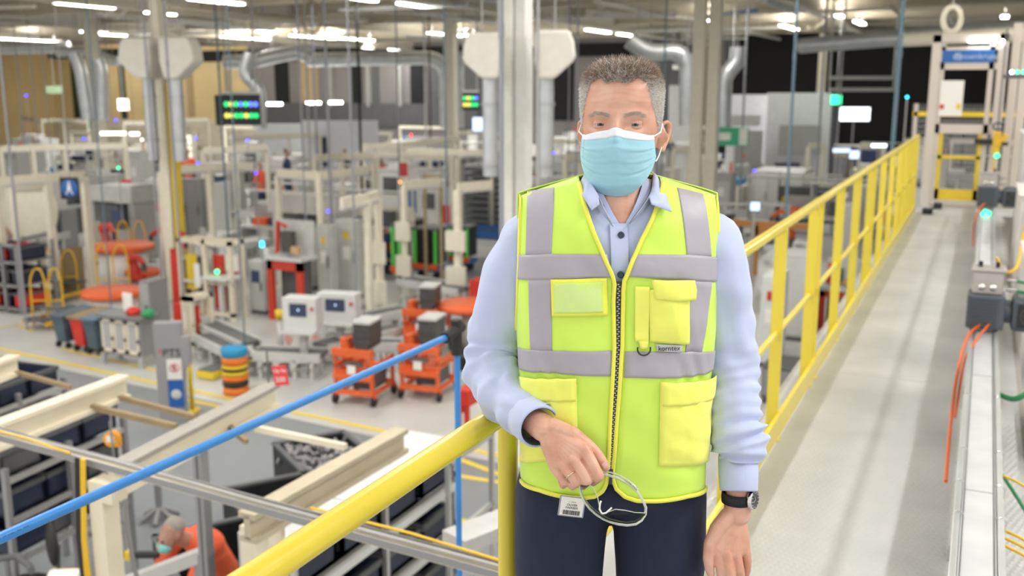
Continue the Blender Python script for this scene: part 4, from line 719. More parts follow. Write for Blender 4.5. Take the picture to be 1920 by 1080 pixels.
cabinet(foot(1455, 1530, 640, 480, 1.0), 'large pale cabinet seen between the first railing posts', 'machine', 'lightgrey'); cabinet(foot(1420, 1470, 690, 520, .9), 'pale cabinet with a red switch seen just right of the man\'s arm', 'boxlight', 'boxlight', tagm='red'); cabinet(foot(1560, 1605, 500, 385, .9), 'white cabinet between the railing posts, middle part', 'boxwhite', 'boxwhite'); cabinet(foot(1606, 1640, 450, 350, .9), 'light machine between the railing posts towards the gate', 'lightgrey', 'lightgrey')
cell(foot(1530, 1605, 620, 500, 1.2), 'machine on red steel legs seen through the railing'); cell(foot(1640, 1690, 480, 400, 1.2), 'small machine on red steel legs low behind the railing near the gate', red='orange'); cabinet(foot(1425, 1500, 760, 690, .8), 'dark grey pump unit low behind the railing foot', 'darkgrey', 'rackgrey', name='pump_unit', cat='machine')
f = foot(1385, 1490, 520, 425, .6); e = root('orange_beam_crane', f[0], f[2], 'orange jib beam on a post behind the handrail', 'crane'); w = f[1]-f[0]; B(e, 'beam', 'tanorange', (-.3, w+.3, .2, .35, f[4]-.05, f[4]+.1), (w*.25, w*.75, .2, .35, f[4]-.28, f[4]-.05)); B(e, 'post', 'tanorange', (w*.2, w*.2+.15, .2, .35, 0, f[4])); B(e, 'trolley_hoist', 'darkgrey', (w*.4, w*.6, .15, .4, f[4]-.5, f[4]-.28))
for i, (a, b, c_, d_, m, lab) in enumerate([(1340, 1400, 450, 400, 'lightgrey', 'grey fixture cluster right of the man\'s shoulder'), (1395, 1440, 470, 420, 'machine', 'grey machine top just over the handrail'), (1300, 1345, 350, 300, 'machine', 'small grey machine between the twin columns and the man'), (1500, 1560, 400, 345, 'lightgrey', 'light grey workstation behind the railing joint'), (1620, 1680, 400, 330, 'machine', 'grey workstation close to the gate behind the railing')]): cell(foot(a, b, c_, d_, 1.2), lab, red=m)
# --- left middle: conveyors, tables, cabinets
f = foot(235, 300, 420, 390, 1.6); table((f[0], f[1], f[2], f[3], .9), 'cream table with a grey front in the left middle', 'cream', 'grey'); cabinet(foot(400, 435, 460, 345, .8), 'white cabinet standing by the cream frame post', 'boxlight', 'lightgrey'); cabinet(foot(330, 392, 455, 335, .3), 'dark transparent guard panel behind the slim column', 'rackgrey', 'rackgrey', 2, name='guard_screen', cat='screen')
e = root('gear_wheel_stand', fl(62, 470).x, fl(62, 470).y, 'large pale wheel-shaped machine cover at the left', 'machine'); k = MB(); k.lathe((0, 0, 1.25), [(0, .2), (.85, .2), (.95, .1), (.95, -.1), (0, -.1)], 32, ax=(0.2, -1, 0)); k.build('cover', 'cream', e); B(e, 'stand', 'grey', (-.3, .3, 0, .4, 0, .5)); B(e, 'notice', 'paper', (-.5, -.2, -.25, -.22, 1.4, 1.8))
cabinet(foot(165, 215, 455, 385, .3), 'red framed machine opening with grey panel inside', 'red', 'grey', name='red_machine', cat='machine'); cabinet(foot(0, 26, 470, 400, .7), 'tan cabinet with a dark screen at the left edge', 'cardboard', 'cardboard', screen='black'); cabinet(foot(105, 150, 470, 395, .6), 'grey machine with dark window behind the cream post', 'rackgrey', 'darkgrey'); cabinet(foot(120, 160, 560, 470, .6), 'dark brown shelf unit left of the thick cream post', 'brown', 'brown'); cabinet(foot(165, 188, 500, 420, .5), 'small cream box cabinet fixed on the thick cream post', 'cream', 'cream')
cpx((0, 460), (110, 435), 0, .7, 1.0, 'grey roller conveyor at the left edge above the racks'); cpx((350, 455), (430, 432), 0, .8, .9, 'white topped conveyor right of the slim column', top='white'); cpx((405, 460), (500, 445), 0, .8, .9, 'white topped conveyor before the red robot', top='white'); cpx((430, 400), (560, 385), 0, .7, .8, 'grey conveyor through the centre left cream frame', m='white'); cpx((480, 378), (590, 372), 0, .6, .9, 'white conveyor line under the centre cream frame', top='white'); cpx((600, 352), (700, 345), 0, .6, .9, 'pale conveyor line beyond the centre cream frame', top='lightgrey')
f = foot(540, 592, 430, 408, .9); cabinet((f[0], f[1], f[2], f[3], 1.0), 'low black machine base under the centre cream frame', 'black', 'black')
# flow rack at the left edge
def rack(f, lab, n=3, m='rackgrey', bays=3):
    x0, x1, y0, y1, h = f; w, d = x1-x0, y1-y0; e = root('storage_rack', x0, y0, lab, 'rack')
    for i in range(bays+1):
        a = w*i/bays
        for b in (0, d-.06): B(e, 'post', m, (a-.03, a+.03, b, b+.06, 0, h))
    for i in range(n): B(e, 'shelf', m, (0, w, 0, d, h*(i+.15)/n, h*(i+.15)/n+.05))
    B(e, 'top_rail', m, (0, w, 0, .06, h-.06, h)); return e, w, d, h
e, w, d, h = rack(foot(-40, 112, 590, 460, 1.0), 'long grey open rack at the left edge holding dark bins'); x0, y0 = e.location.x, e.location.y
bn = None
for i in range(3):
    for j in range(4):
        lab = f"{['left', 'second', 'third', 'last'][j]} dark bin on the {['bottom', 'middle', 'top'][i]} shelf of the long grey rack"
        tote(x0+w*(j+.5)/4, y0+.45, h*(i+.15)/3+.05, w/5, .7, h/5, ['binnavy', 'darkgrey', 'red', 'binnavy'][(i+j*2) % 4], lab, grp='bins in the long grey rack')
# --- near left: tan crane beams, cable duct, posts, racks below
def beam(p0, p1, z, w, h, m, lab, name='crane_beam', posts=(), flange=True, ym=1):
    a, b = at(*p0, z=z), at(*p1, z=z); o = a.copy(); e = empty(name, o, 0, lab, 'beam'); d = b-a; n = Vector((-d.y, d.x, 0)).normalized()
    k = MB(); k.bar((0, 0, -h/2), d+Vector((0, 0, -h/2)), w*.35, h); k.build('web', m, e)
    for zz, nm in ((0, 'top_flange'), (-h, 'bottom_flange')): k = MB(); k.bar((0, 0, zz), d+Vector((0, 0, zz)), w, .03); k.build(nm, m if nm == 'bottom_flange' or ym == 1 else 'beamgrey', e)
    for t in posts: p = d*t; B(e, 'post', 'beam', (p.x-.05, p.x+.05, p.y-.05, p.y+.05, -o.z, -h-.02)); 
    return e
beam((-200, 869), (232, 706), 2.75, .11, .15, 'beam', 'cream crane beam, the one running in from the left edge', posts=(.02,)); beam((-60, 700), (28, 668), 2.75, .10, .14, 'beam', 'cream crane beam stub at the left edge higher up')
beam((208, 880), (512, 722), 2.75, .12, .15, 'beam', 'cream crane beam with grey top flange ending at the red number sign', ym=0, posts=()); beam((462, 968), (752, 806), 2.75, .11, .13, 'beamtan' if 'beamtan' in M else 'beam', 'cream crane beam above the black crate, ending near the handrail', posts=(.10,))
for i, (a, b, r_) in enumerate([((0, 690), (132, 726), .04), ((225, 745), (365, 782), .045), ((160, 760), (330, 800), .05), ((430, 800), (462, 828), .04), ((480, 803), (648, 838), .05), ((0, 668), (28, 676), .03)]):
    p, q = at(*a, z=2.62), at(*b, z=2.62); tag(MB().bar(p, q, r_*.8, r_*.8).build('cross_bar', 'brown' if i not in (4,) else 'beam'), ['brown cross bar at the left edge between the cream beams', 'brown cross bar reaching the grey topped beam, farther one', 'brown cross bar reaching the grey topped beam, nearer one', 'short brown cross bar poking out under the blue pipe', 'tan cross bar over the black crate of castings', 'brown cross bar stub at the far left'][i], 'bar')
# cable duct with cables along it
a, b = at(-20, 812, 2.9), at(975, 1085, 2.9); d = b-a; e = empty('cable_trunking', a, 0, 'long thin cable trunking with grey and yellow cables crossing under the blue pipe', 'trunking')
nn = Vector((-d.y, d.x, 0)).normalized()
k = MB(); k.bar((0, 0, 0), d, .085, .02); k.build('tray', 'beam', e)
for s in (-1, 1): k = MB(); k.bar(nn*.042*s+Vector((0, 0, .012)), d+nn*.042*s+Vector((0, 0, .012)), .008, .035); k.build('side_rail', 'rackgrey', e)
k = MB(); k.tube([nn*.01+Vector((0, 0, .025)), d*.3+nn*.015+Vector((0, 0, .03)), d*.6+nn*.0+Vector((0, 0, .025)), d+Vector((0, 0, .03))], .010, 8); k.build('grey_cable', 'grey', e); k = MB(); k.tube([-nn*.04+Vector((0, 0, .05)), d*.12-nn*.05+Vector((0, 0, .06)), d*.22-nn*.04+Vector((0, 0, .035))], .007, 8); k.build('yellow_cable', 'cableyellow', e); k = MB(); k.tube([d*.68+nn*.03+Vector((0, 0, .05)), d*.84+nn*.04+Vector((0, 0, .05)), d+nn*.03+Vector((0, 0, .035))], .007, 8); k.build('yellow_cable', 'cableyellow', e)
c = at(178, 905, 2.8); e = root('cream_post', c.x, c.y, 'thick cream post with black and yellow cables down its side', 'post'); B(e, 'post', 'beam', (-.0, .10, -.05, .06, 0, 2.83)); B(e, 'bracket', 'beam', (.10, .17, -.05, .06, 2.72, 2.83))
for j, (m, dx) in enumerate([('black', -.045), ('black', -.065), ('cableyellow', -.025), ('cableyellow', -.010)]): k = MB(); k.tube([(dx, -.05, 2.95), (dx-.01, -.08, 2.5), (dx-.005+.03*(j % 2), -.09, 1.6), (dx+.02, -.09, .6), (dx, -.08, .1)], .010, 8); k.build('cable', m, e)
c = at(494, 985, 2.5); e = root('cream_post', c.x, c.y, 'thick cream post under the crane beam end by the handrail', 'post'); B(e, 'post', 'beam', (-.12, .0, -.06, .06, 0, 2.5)); B(e, 'bracket', 'beam', (-.0, .10, -.04, .06, 2.40, 2.50))
c = at(372, 805, 2.6); e = root('profile_post', c.x, c.y, 'slim aluminium profile post crossing the cable trunking', 'post'); B(e, 'post', 'rackgrey', (-.038, .038, -.038, .038, 0, 2.6)); B(e, 'groove', 'darkgrey', (-.009, .009, -.040, -.038, 0, 2.6))
c = at(372, 1050, 1.5); e = root('support_profile', c.x, c.y, 'aluminium profile rail sloping past the stooping worker', 'rail'); k = MB(); k.bar((-.75, -.35, 1.2), (.05, .05, 1.55), .09, .09); k.build('arm', 'alu', e); B(e, 'upright', 'rackgrey', (-.03, .05, -.02, .06, 0, 1.55))
# hanging hook block, hoses
c = at(211, 822, 2.2); e = empty('hook_block', c, .3, 'orange round hoist block hanging between the cream beams', 'hoist'); k = MB(); k.tube([(0, -.03, 0), (0, .03, 0)], .062, 20); k.build('housing', 'hookorange', e); B(e, 'face_plate', 'paper', (-.032, .032, -.036, -.03, -.02, .03)); B(e, 'lower_corner', 'hookorange', (.0, .062, -.026, .026, -.062, 0)); k = MB(); k.tube([(0, 0, .08), (0, 0, .5)], .008, 6); k.build('chain', 'rackgrey', e); k = MB()
for x in (-.05, .03): k.ell((x, -.02, .33), .025, 8, 6)
k.build('stop_knobs', 'signred', e)
c = at(505, 757, 2.35); e = empty('spring_balancer', c, 0, 'small blue and orange tool hanging under the red number sign', 'tool'); k = MB(); k.tube([(0, 0, -.055), (0, 0, -.01)], .024, 12); k.build('lower_body', 'orange', e); k = MB(); k.tube([(0, 0, -.01), (0, 0, .035)], .023, 12); k.build('upper_body', 'blue', e); k = MB(); k.tube([(0, 0, .035), (0, 0, .06), (0, 0, .46)], [.021, .010, .007], 10); k.build('cable', 'darkgrey', e)
c = at(526, 704, 2.9); e = empty('number_sign', c, TH*.6, 'red sign with white writing at the crane beam end', 'sign'); k = MB(); k.box((0, 0, 0), (.105, .01, .145), R=Matrix.Rotation(-.12, 3, 'Y')); k.build('board', 'signred', e); text('sign_lettering', 'Op Nr', .036, (0, -.007, .035), (PI/2, math.radians(-5), 0), 'paper', e); text('sign_lettering', '200', .052, (.0, -.007, -.03), (PI/2, math.radians(-5), 0), 'paper', e)
p = at(232, 905, 2.7); tag(MB().tube(bend([p, p+Vector((0, 0, -.4)), p+Vector((.15, 0, -1.0)), p+Vector((.35, .1, -1.35)), p+Vector((.15, .1, -1.55)), p+Vector((-.3, .0, -1.45))], .3), .013, 8).build('hose', 'rackgrey'), 'thin dark hose looping down beside the cream cable post', 'hose')
p = at(250, 1040, 1.3); e = empty('nutrunner', p, TH, 'black handheld nutrunner hanging before the stooping worker', 'tool'); k = MB(); k.tube([(-.3, 0, 0), (.2, 0, 0)], .03, 10); k.build('body', 'black', e); k = MB(); k.tube([(-.05, 0, 0), (-.1, 0, 1.1)], .008, 6); k.build('hanger_cord', 'rackgrey', e); B(e, 'collar', 'yellow', (-.06, -.02, -.035, .035, -.035, .035))
# black pallet crates
def crate(g, lab, castings=0, rz=0):
    cx_, cy_, w, dep, h = g; x0, y0 = cx_-w/2, cy_-dep/2; e = root('pallet_crate', x0+w/2, y0+dep/2, lab, 'crate', 0, rz); d = dep; t = .04
    B(e, 'walls', 'black', (-w/2, w/2, -d/2, -d/2+t, .12, h), (-w/2, w/2, d/2-t, d/2, .12, h), (-w/2, -w/2+t, -d/2, d/2, .12, h), (w/2-t, w/2, -d/2, d/2, .12, h), (-w/2, w/2, -d/2, d/2, .12, .16)); B(e, 'rim', 'darkgrey', (-w/2-.01, w/2+.01, -d/2-.01, -d/2+.05, h-.02, h+.01), (-w/2-.01, w/2+.01, d/2-.05, d/2+.01, h-.02, h+.01), (-w/2-.01, -w/2+.05, -d/2, d/2, h-.02, h+.01), (w/2-.05, w/2+.01, -d/2, d/2, h-.02, h+.01))
    for a in (-w/2+.04, -.07, w/2-.18): B(e, 'skid', 'black', (a, a+.14, -d/2, d/2, 0, .12))
    B(e, 'blue_label', 'blue', (-w/2-.006, -w/2, -.1, .1, h*.5, h*.65))
    rr = random.Random(9)
    for i in range(castings):
        m = MB(); m.lathe((0, 0, 0), [(0, 0), (.05, 0), (.05, .04), (.03, .05), (.03, .10), (.045, .11), (.045, .13), (.02, .14)], 12); m.tube([(0, 0, .02), (.11, 0, .03)], .02, 8)
        o = m.build('pump_casting', 'castgrey'); q_ = Vector((rr.uniform(-.44, .44)*w, rr.uniform(-.42, .42)*d, 0)); q_.rotate(Euler((0, 0, rz))); o.location = (x0+w/2+q_.x, y0+d/2+q_.y, h-.22+rr.uniform(0, .12)); o.rotation_euler = (rr.uniform(-1, 1), rr.uniform(-1, 1), rr.uniform(0, 6)); tag(o, 'small grey cast part lying loose in the black crate', 'casting', 'castings heaped in the black crate')
    if castings: B(e, 'inner_pile_liner', 'castgrey', (-w/2+t, w/2-t, -d/2+t, d/2-t, .16, h-.22))
    return e
crate((-6.67, 9.05, 1.15, .9, .74), 'black crate full of small grey castings beneath the tan cross bar', 75, -.6)
crate((-6.28, 7.72, 1.15, .9, .74), 'empty black crate beneath the middle of the cable trunking', 0, -.6); crate((-6.0, 6.45, 1.15, .9, .80), 'black crate right behind the stooping worker', 0, -.6)
# white topped flow rack
def flow_rack(p, z, w, d, lab, levels, cols, rz=.0):
    e = empty('flow_rack', (p.x, p.y, 0), rz, lab, 'rack')
    B(e, 'top_panel', 'whitepanel', (0, w, 0, d, z-.03, z)); B(e, 'panel_joint', 'lightgrey', (0, w, d*.33, d*.33+.02, z, z+.005), (0, w, d*.66, d*.66+.02, z, z+.005))
    for a in (0, w-.04):
        for b in (0, d*.5, d-.04): B(e, 'post', 'alu', (a, a+.04, b, b+.04, 0, z-.03))
    for i in range(levels):
        zz = z-.45-i*.45; q = B(e, 'roller_shelf', 'alu', (0, w, 0, .05, zz, zz+.06), (0, w, d-.05, d, zz+.1, zz+.16), (w-.04, w, 0, d, zz, zz+.08), (0, .04, 0, d, zz, zz+.08)); B(q, 'price_rail', 'tray', (w, w+.02, 0, d, zz, zz+.06))
        for j in range(cols):
            tote(p.x+w*.5, p.y+d*(j+.5)/cols, zz+.09, w*.84, d/cols*.85, .22, 'binnavy', f"{['first', 'second', 'third', 'fourth'][j]} navy tote on the {['upper', 'middle', 'lower'][i]} level of the {lab}"[:90], grp='navy totes in the flow racks')
    return e
p = Vector((-4.36, 4.9, 1.95)); flow_rack(p, 1.95, .46, 2.25, 'white topped flow rack', 3, 4)
# aluminium racks with dark bins at the lower left
def low_rack(pa, pb, z, lab, n, m='rackgrey'):
    a, b = at(*pa, z=z), at(*pb, z=z); o = a.copy(); d = b-a; rz = math.atan2(d.y, d.x); L = d.length; e = empty('roller_rack', (o.x, o.y, 0), rz, lab, 'rack'); w = .9
    for t in (0, .5, 1):
        for s in (0, w): B(e, 'post', m, (L*t-.025, L*t+.025, s-.025, s+.025, 0, z+.1))
    for i in range(n):
        zz = z-.38*i; B(e, 'rail', 'alu', (0, L, -.02, .02, zz-.05, zz), (0, L, w-.02, w+.02, zz-.05, zz), (0, L, w*.5-.02, w*.5+.02, zz-.05, zz-.01))
        for j in range(3):
            c = Vector((L*(j+.5)/3, w*.5, 0)); c.rotate(Euler((0, 0, rz))); tote(o.x+c.x, o.y+c.y, zz, L/3.4, w*.85, .24, 'binnavy' if (i+j) % 3 else 'darkgrey', f"{['near', 'middle', 'far'][j]} tote on the {['top', 'middle', 'bottom'][i]} level of the {lab}"[:95], grp='totes in the roller racks', rz=rz)
    return e
low_rack((10, 900), (232, 800), 1.55, 'wide roller rack under the cream beam', 3); low_rack((-60, 790), (120, 722), 1.4, 'roller rack at the left edge', 3); 
# swivel chair at the bottom left
c = at(45, 1075, .75); e = root('swivel_chair', c.x, c.y, 'black swivel work chair at the lower left', 'chair', 0, -.6)
k = MB(); k.ell((0, 0, .62), (.25, .24, .05), 20, 8); k.build('seat', 'rubber', e); k = MB(); k.ell((.02, .24, .98), (.22, .05, .20), 20, 10); k.build('backrest', 'rubber', e); k = MB(); k.tube([(0, .1, .6), (0, .27, .7), (.02, .29, .95)], .02, 8); k.build('back_bracket', 'darkgrey', e); k = MB(); k.tube([(0, 0, .1), (0, 0, .58)], .03, 10); k.build('gas_column', 'steel', e)
for i in range(5): q = 2*PI*i/5; k = MB(); k.tube([(0, 0, .14), (.28*math.cos(q), .28*math.sin(q), .07)], .022, 8); l_ = k.build('base_arm', 'darkgrey', e); k = MB(); k.ell((.28*math.cos(q), .28*math.sin(q), .035), .03, 10, 6); k.build('caster', 'black', l_)
c = at(115, 1070, 1.1); e = root('test_unit', c.x, c.y, 'white slanted instrument box at the bottom edge beside the chair', 'instrument', 0, .5); k = MB(); k.box((0, 0, 1.0), (.26, .22, .10), R=Matrix.Rotation(.25, 3, 'X')); k.build('housing', 'white', e, bevel=.02); B(e, 'stand', 'rackgrey', (-.05, .05, -.05, .05, 0, .96)); B(e, 'orange_edge', 'stepyellow', (-.12, .12, .10, .115, 1.03, 1.06))
k = MB(); c = at(40, 1062, 1.0); k.tube([c+Vector((-.3, 0, 0)), c+Vector((-.1, .05, .05)), c+Vector((.1, 0, .02)), c+Vector((.25, -.1, .06))], .03, 8); tag(k.build('corrugated_hose', 'darkgrey'), 'dark corrugated hose lying beside the instrument box', 'hose')
for i, (px, py) in enumerate([(110, 930), (205, 935), (300, 915)]):
    c = fl(px, py+60); e = root('pedestal_stand', c.x, c.y, ['dark star shaped machine foot under the roller rack', 'dark star shaped foot beside the cream cable post', 'dark machine foot under the cable trunking'][i], 'stand'); 
    for q in range(6): t = q*PI/3; k = MB(); k.tube([(0, 0, .16), (.22*math.cos(t), .22*math.sin(t), .03)], .03, 6); k.build('foot_arm', 'rackgrey', e)
    k = MB(); k.tube([(0, 0, .1), (0, 0, .75)], .04, 8); k.build('column', 'rackgrey', e)
# shiny rollers strip seen at the left, upright stanchion by the rail
p = at(860, 870, 1.9); e = root('profile_stand', p.x-.1, p.y, 'aluminium profile frame behind the blue drop pipe', 'frame'); 
for a, b in ((0, 0), (0, .8)): B(e, 'post', 'alu', (a-.02, a+.02, b-.02, b+.02, 0, 1.9))
B(e, 'rail', 'alu', (-.02, .02, 0, .8, 1.86, 1.9), (-.02, .02, 0, .8, 1.2, 1.24))
c = at(925, 1000, 2.4); tag(MB().bb(c.x+.05, c.x+.1, c.y+.3, c.y+.35, 0, 2.4).bar(c+Vector((-.15, -.2, 0)), c+Vector((.3, .9, 0)), .2, .08).build('profile_rail', 'alu'), 'aluminium rail end poking out left of the railing post', 'rail')
# ------------------------------------------------------------------ the crowded middle and far stations
rf = random.Random(21)
def station(x, y, kind, pal, lab, grp, rw):
    e = root({'press': 'press_machine', 'bench': 'assembly_bench', 'rackm': 'parts_rack', 'box': 'machine_housing', 'tower': 'equipment_tower'}[kind], x, y, lab, {'press': 'machine', 'bench': 'bench', 'rackm': 'rack', 'box': 'machine', 'tower': 'machine'}[kind], grp=grp); a, b, c = pal
    r = lambda: rw
    if kind == 'press':
        w = 1.2+r()*.8; h = 1.7+r()*.6; B(e, 'bed', a, (0, w, 0, 1.1, 0, .9)); B(e, 'column', a, (0, .22, .2, 1.0, .9, h), (w-.22, w, .2, 1.0, .9, h)); B(e, 'head', b, (-.05, w+.05, .1, 1.05, h-.45, h)); B(e, 'tool', 'darkgrey', (w*.35, w*.65, .2, .6, .9, h-.55)); B(e, 'panel', c, (w*.1, w*.45, -.05, 0, .35, .8)); B(e, 'screen', 'lcd', (w*.7, w*.95, -.15, -.1, 1.2, 1.5))
    elif kind == 'bench':
        w = 1.8+r(); B(e, 'worktop', b, (0, w, 0, .8, .88, .95)); B(e, 'underframe', a, (.05, .12, .05, .7, 0, .88), (w-.12, w-.05, .05, .7, 0, .88), (.1, w-.1, .35, .4, .3, .4)); B(e, 'back_board', a, (0, w, .76, .8, .95, 1.5)); B(e, 'parts_box', c, (w*.1, w*.3, .35, .65, .95, 1.15)); B(e, 'parts_box', 'navy', (w*.35, w*.5, .35, .65, .95, 1.12)); B(e, 'tool_unit', 'darkgrey', (w*.62, w*.8, .3, .6, .95, 1.4)); B(e, 'lamp_bar', 'white', (.1, w-.1, .3, .4, 1.95, 2.0)); B(e, 'upright', a, (.02, .07, .74, .8, .95, 2.0), (w-.07, w-.02, .74, .8, .95, 2.0))
    elif kind == 'rackm':
        w = 1.6+r()*.8; 
        for q in (0, w-.05): B(e, 'post', a, (q, q+.05, 0, .05, 0, 1.8), (q, q+.05, .75, .8, 0, 1.8))
        for i in range(4): s = B(e, 'shelf', a, (0, w, 0, .8, .2+i*.45, .24+i*.45)); B(s, 'parts_box', [b, c, 'navy', 'tray'][i], (.1, w*.45, .05, .6, .24+i*.45, .48+i*.45)); B(s, 'parts_box', [c, 'darkgrey', b, 'navy'][i], (w*.5, w*.92, .05, .6, .24+i*.45, .46+i*.45))
    elif kind == 'box':
        w = 1.1+r()*1.2; h = 1.3+r()*.9; B(e, 'body', a, (0, w, 0, 1.2, 0, h)); B(e, 'door', b, (w*.08, w*.6, -.03, 0, .25, h-.15)); B(e, 'window', 'darkgrey', (w*.15, w*.5, -.04, -.03, h*.5, h*.85)); B(e, 'side_panel', c, (w*.66, w*.92, -.03, 0, .3, h*.6)); B(e, 'top_unit', b, (w*.2, w*.7, .2, .9, h, h+.22))
    else:
        h = 2.0+r()*.6; B(e, 'body', a, (0, .7, 0, .7, 0, h)); B(e, 'door', b, (.06, .64, -.03, 0, .1, h-.3)); B(e, 'notice', 'paper', (.2, .45, -.04, -.03, h*.6, h*.75)); B(e, 'signal_post', c, (.55, .62, .3, .37, h, h+.35))
    return e
pals = [('machine', 'lightgrey', 'red'), ('boxwhite', 'white', 'blue'), ('grey', 'machine', 'orange'), ('cream', 'boxwhite', 'darkgrey'), ('rackgrey', 'lightgrey', 'green'), ('lightgrey', 'boxwhite', 'redpanel'), ('darkgrey', 'grey', 'yellow'), ('white', 'lightgrey', 'navy'), ('machine', 'boxwhite', 'cardboard')]
pn = ['grey machine with a red panel', 'white machine with a blue panel', 'dull grey machine with an orange panel', 'cream machine with a dark panel', 'steel machine with a green panel', 'pale machine with a dark red panel', 'dark machine with a yellow panel', 'white machine with a navy panel', 'grey machine with a brown panel']
kn = {'press': 'press', 'bench': 'assembly bench', 'rackm': 'parts rack', 'box': 'housing', 'tower': 'tower cabinet'}
# footprints of what already stands on the floor
bpy.context.view_layer.update()
foots = []
def extent(o):
    P = []
    for c in [o]+list(o.children_recursive):
        if c.type == 'MESH':
            for q in c.bound_box:
                w_ = c.matrix_world @ Vector(q); P.append(w_)
    return P
for o in list(bpy.data.objects):
    if o.parent is None and o.get('category') and o.get('category') not in ('lamp', 'duct', 'pole', 'light', 'cable tray', 'pipe', 'frame', 'brace', 'sign'):
        P = extent(o)
        if P and min(p.z for p in P) < 1.5: foots.append((min(p.x for p in P), max(p.x for p in P), min(p.y for p in P), max(p.y for p in P)))
    elif o.parent is None and o.get('category') == 'frame':
        for c in o.children:
            if c.name.startswith('post'):
                P = extent(c); foots.append((min(p.x for p in P), max(p.x for p in P), min(p.y for p in P), max(p.y for p in P)))
def free(x0, x1, y0, y1, g=.12): return not any(x0-g < b and x1+g > a and y0-g < d and y1+g > c for a, b, c, d in foots)
def zone(F): return 'behind the red cells' if F < 30 else 'in middle stations' if F < 38 else 'in upper stations' if F < 48 else 'in farthest stations'
def side(px):
    return ['at the left edge', 'under the brown wall panel', 'left of the slim column', 'right of the slim column', 'below the status board', 'before the white partition', 'below the silver duct', 'left of the white column', 'behind the man', 'right of the twin columns', 'before the office block', 'behind the railing'][min(11, max(0, int((px+60)/150)))]
used = {}
lay = [(24.5, 2.6), (28, 2.6), (31.5, 2.6), (35, 2.6), (39, 2.6), (43, 2.5), (47, 2.6), (51, 2.8), (55.5, 3), (60, 3.2)]
for F, dx in lay:
    X = -.56*F
    while X < .36*F:
        X += dx*rf.uniform(.8, 1.25); Fj = F+rf.uniform(-.8, .8); px = 960+FPX*X/(Fj*cp+4*sp_)
        x, y = wxy(X, Fj)
        if y > 61: continue
        if F < 27 and (px < 430 and px > 120): continue
        if 1020 < px < 1300 and F < 45: continue
        if F < 31 and px > 1180: continue
        if Fj < 33.5 and 600 < px < 970: continue
        if x > -1.6 and y < 22: continue
        if rf.random() < .04: continue
        kd = rf.choice(['press', 'bench', 'bench', 'rackm', 'box', 'box', 'tower']); pi = rf.randrange(len(pals))
        for _t in range(12):
            lab = f"{pn[pi].replace('machine', kn[kd])} {zone(Fj)} {side(px)}"
            if lab not in used: break
            kd = rf.choice(['press', 'bench', 'bench', 'rackm', 'box', 'box', 'tower']); pi = rf.randrange(len(pals))
        if lab in used: continue
        used[lab] = 1
        rw = rf.random(); sz = {'press': (1.25+rw*.8, 1.15), 'bench': (1.8+rw, .85), 'rackm': (1.6+rw*.8, .85), 'box': (1.15+rw*1.2, 1.25), 'tower': (.7, .72)}[kd]
        ok = False
        for dx_, dy_ in ((0, 0), (.6, 0), (-.6, 0), (0, .7), (0, -.7), (.9, .8), (-.9, -.8), (-.9, .8), (0, 1.3)):
            if free(x+dx_, x+dx_+sz[0], y+dy_, y+dy_+sz[1]): x += dx_; y += dy_; ok = True; break
        if not ok: used.pop(lab); continue
        foots.append((x, x+sz[0], y, y+sz[1])); station(x, y, kd, pals[pi], lab, f"{kn[kd]}s {side(px)} {zone(Fj)}", rw)
# far cream frames over the stations
for F in (33, 41, 49, 56):
    X = -.54*F; i = 0
    while X < .34*F:
        X += rf.uniform(3.5, 5.5); x, y = wxy(X, F); px = 960+FPX*X/(F*cp+4*sp_)
        if y > 61 or (1020 < px < 1260) or rf.random() < .35: continue
        lab = f'small cream gantry {zone(F)} {side(px)}'
        if lab in used: continue
        used[lab] = 1
        L2 = rf.uniform(2.4, 3.6); h = 2.7
        if not (free(x-.1, x+.1, y-.1, y+.1, .03) and free(x+L2-.1, x+L2+.1, y-.1, y+.1, .03)): continue
        e = root('small_gantry', x, y, lab, 'gantry', grp='small cream gantries '+zone(F))
        for a in (0, L2): B(e, 'post', 'cream', (a-.06, a+.06, -.06, .06, 0, h))
        B(e, 'beam', 'cream', (-.1, L2+.1, -.06, .06, h, h+.15)); B(e, 'lamp_rail', 'lightgrey', (0, L2, -.05, .05, h-.5, h-.44))
tot = {}
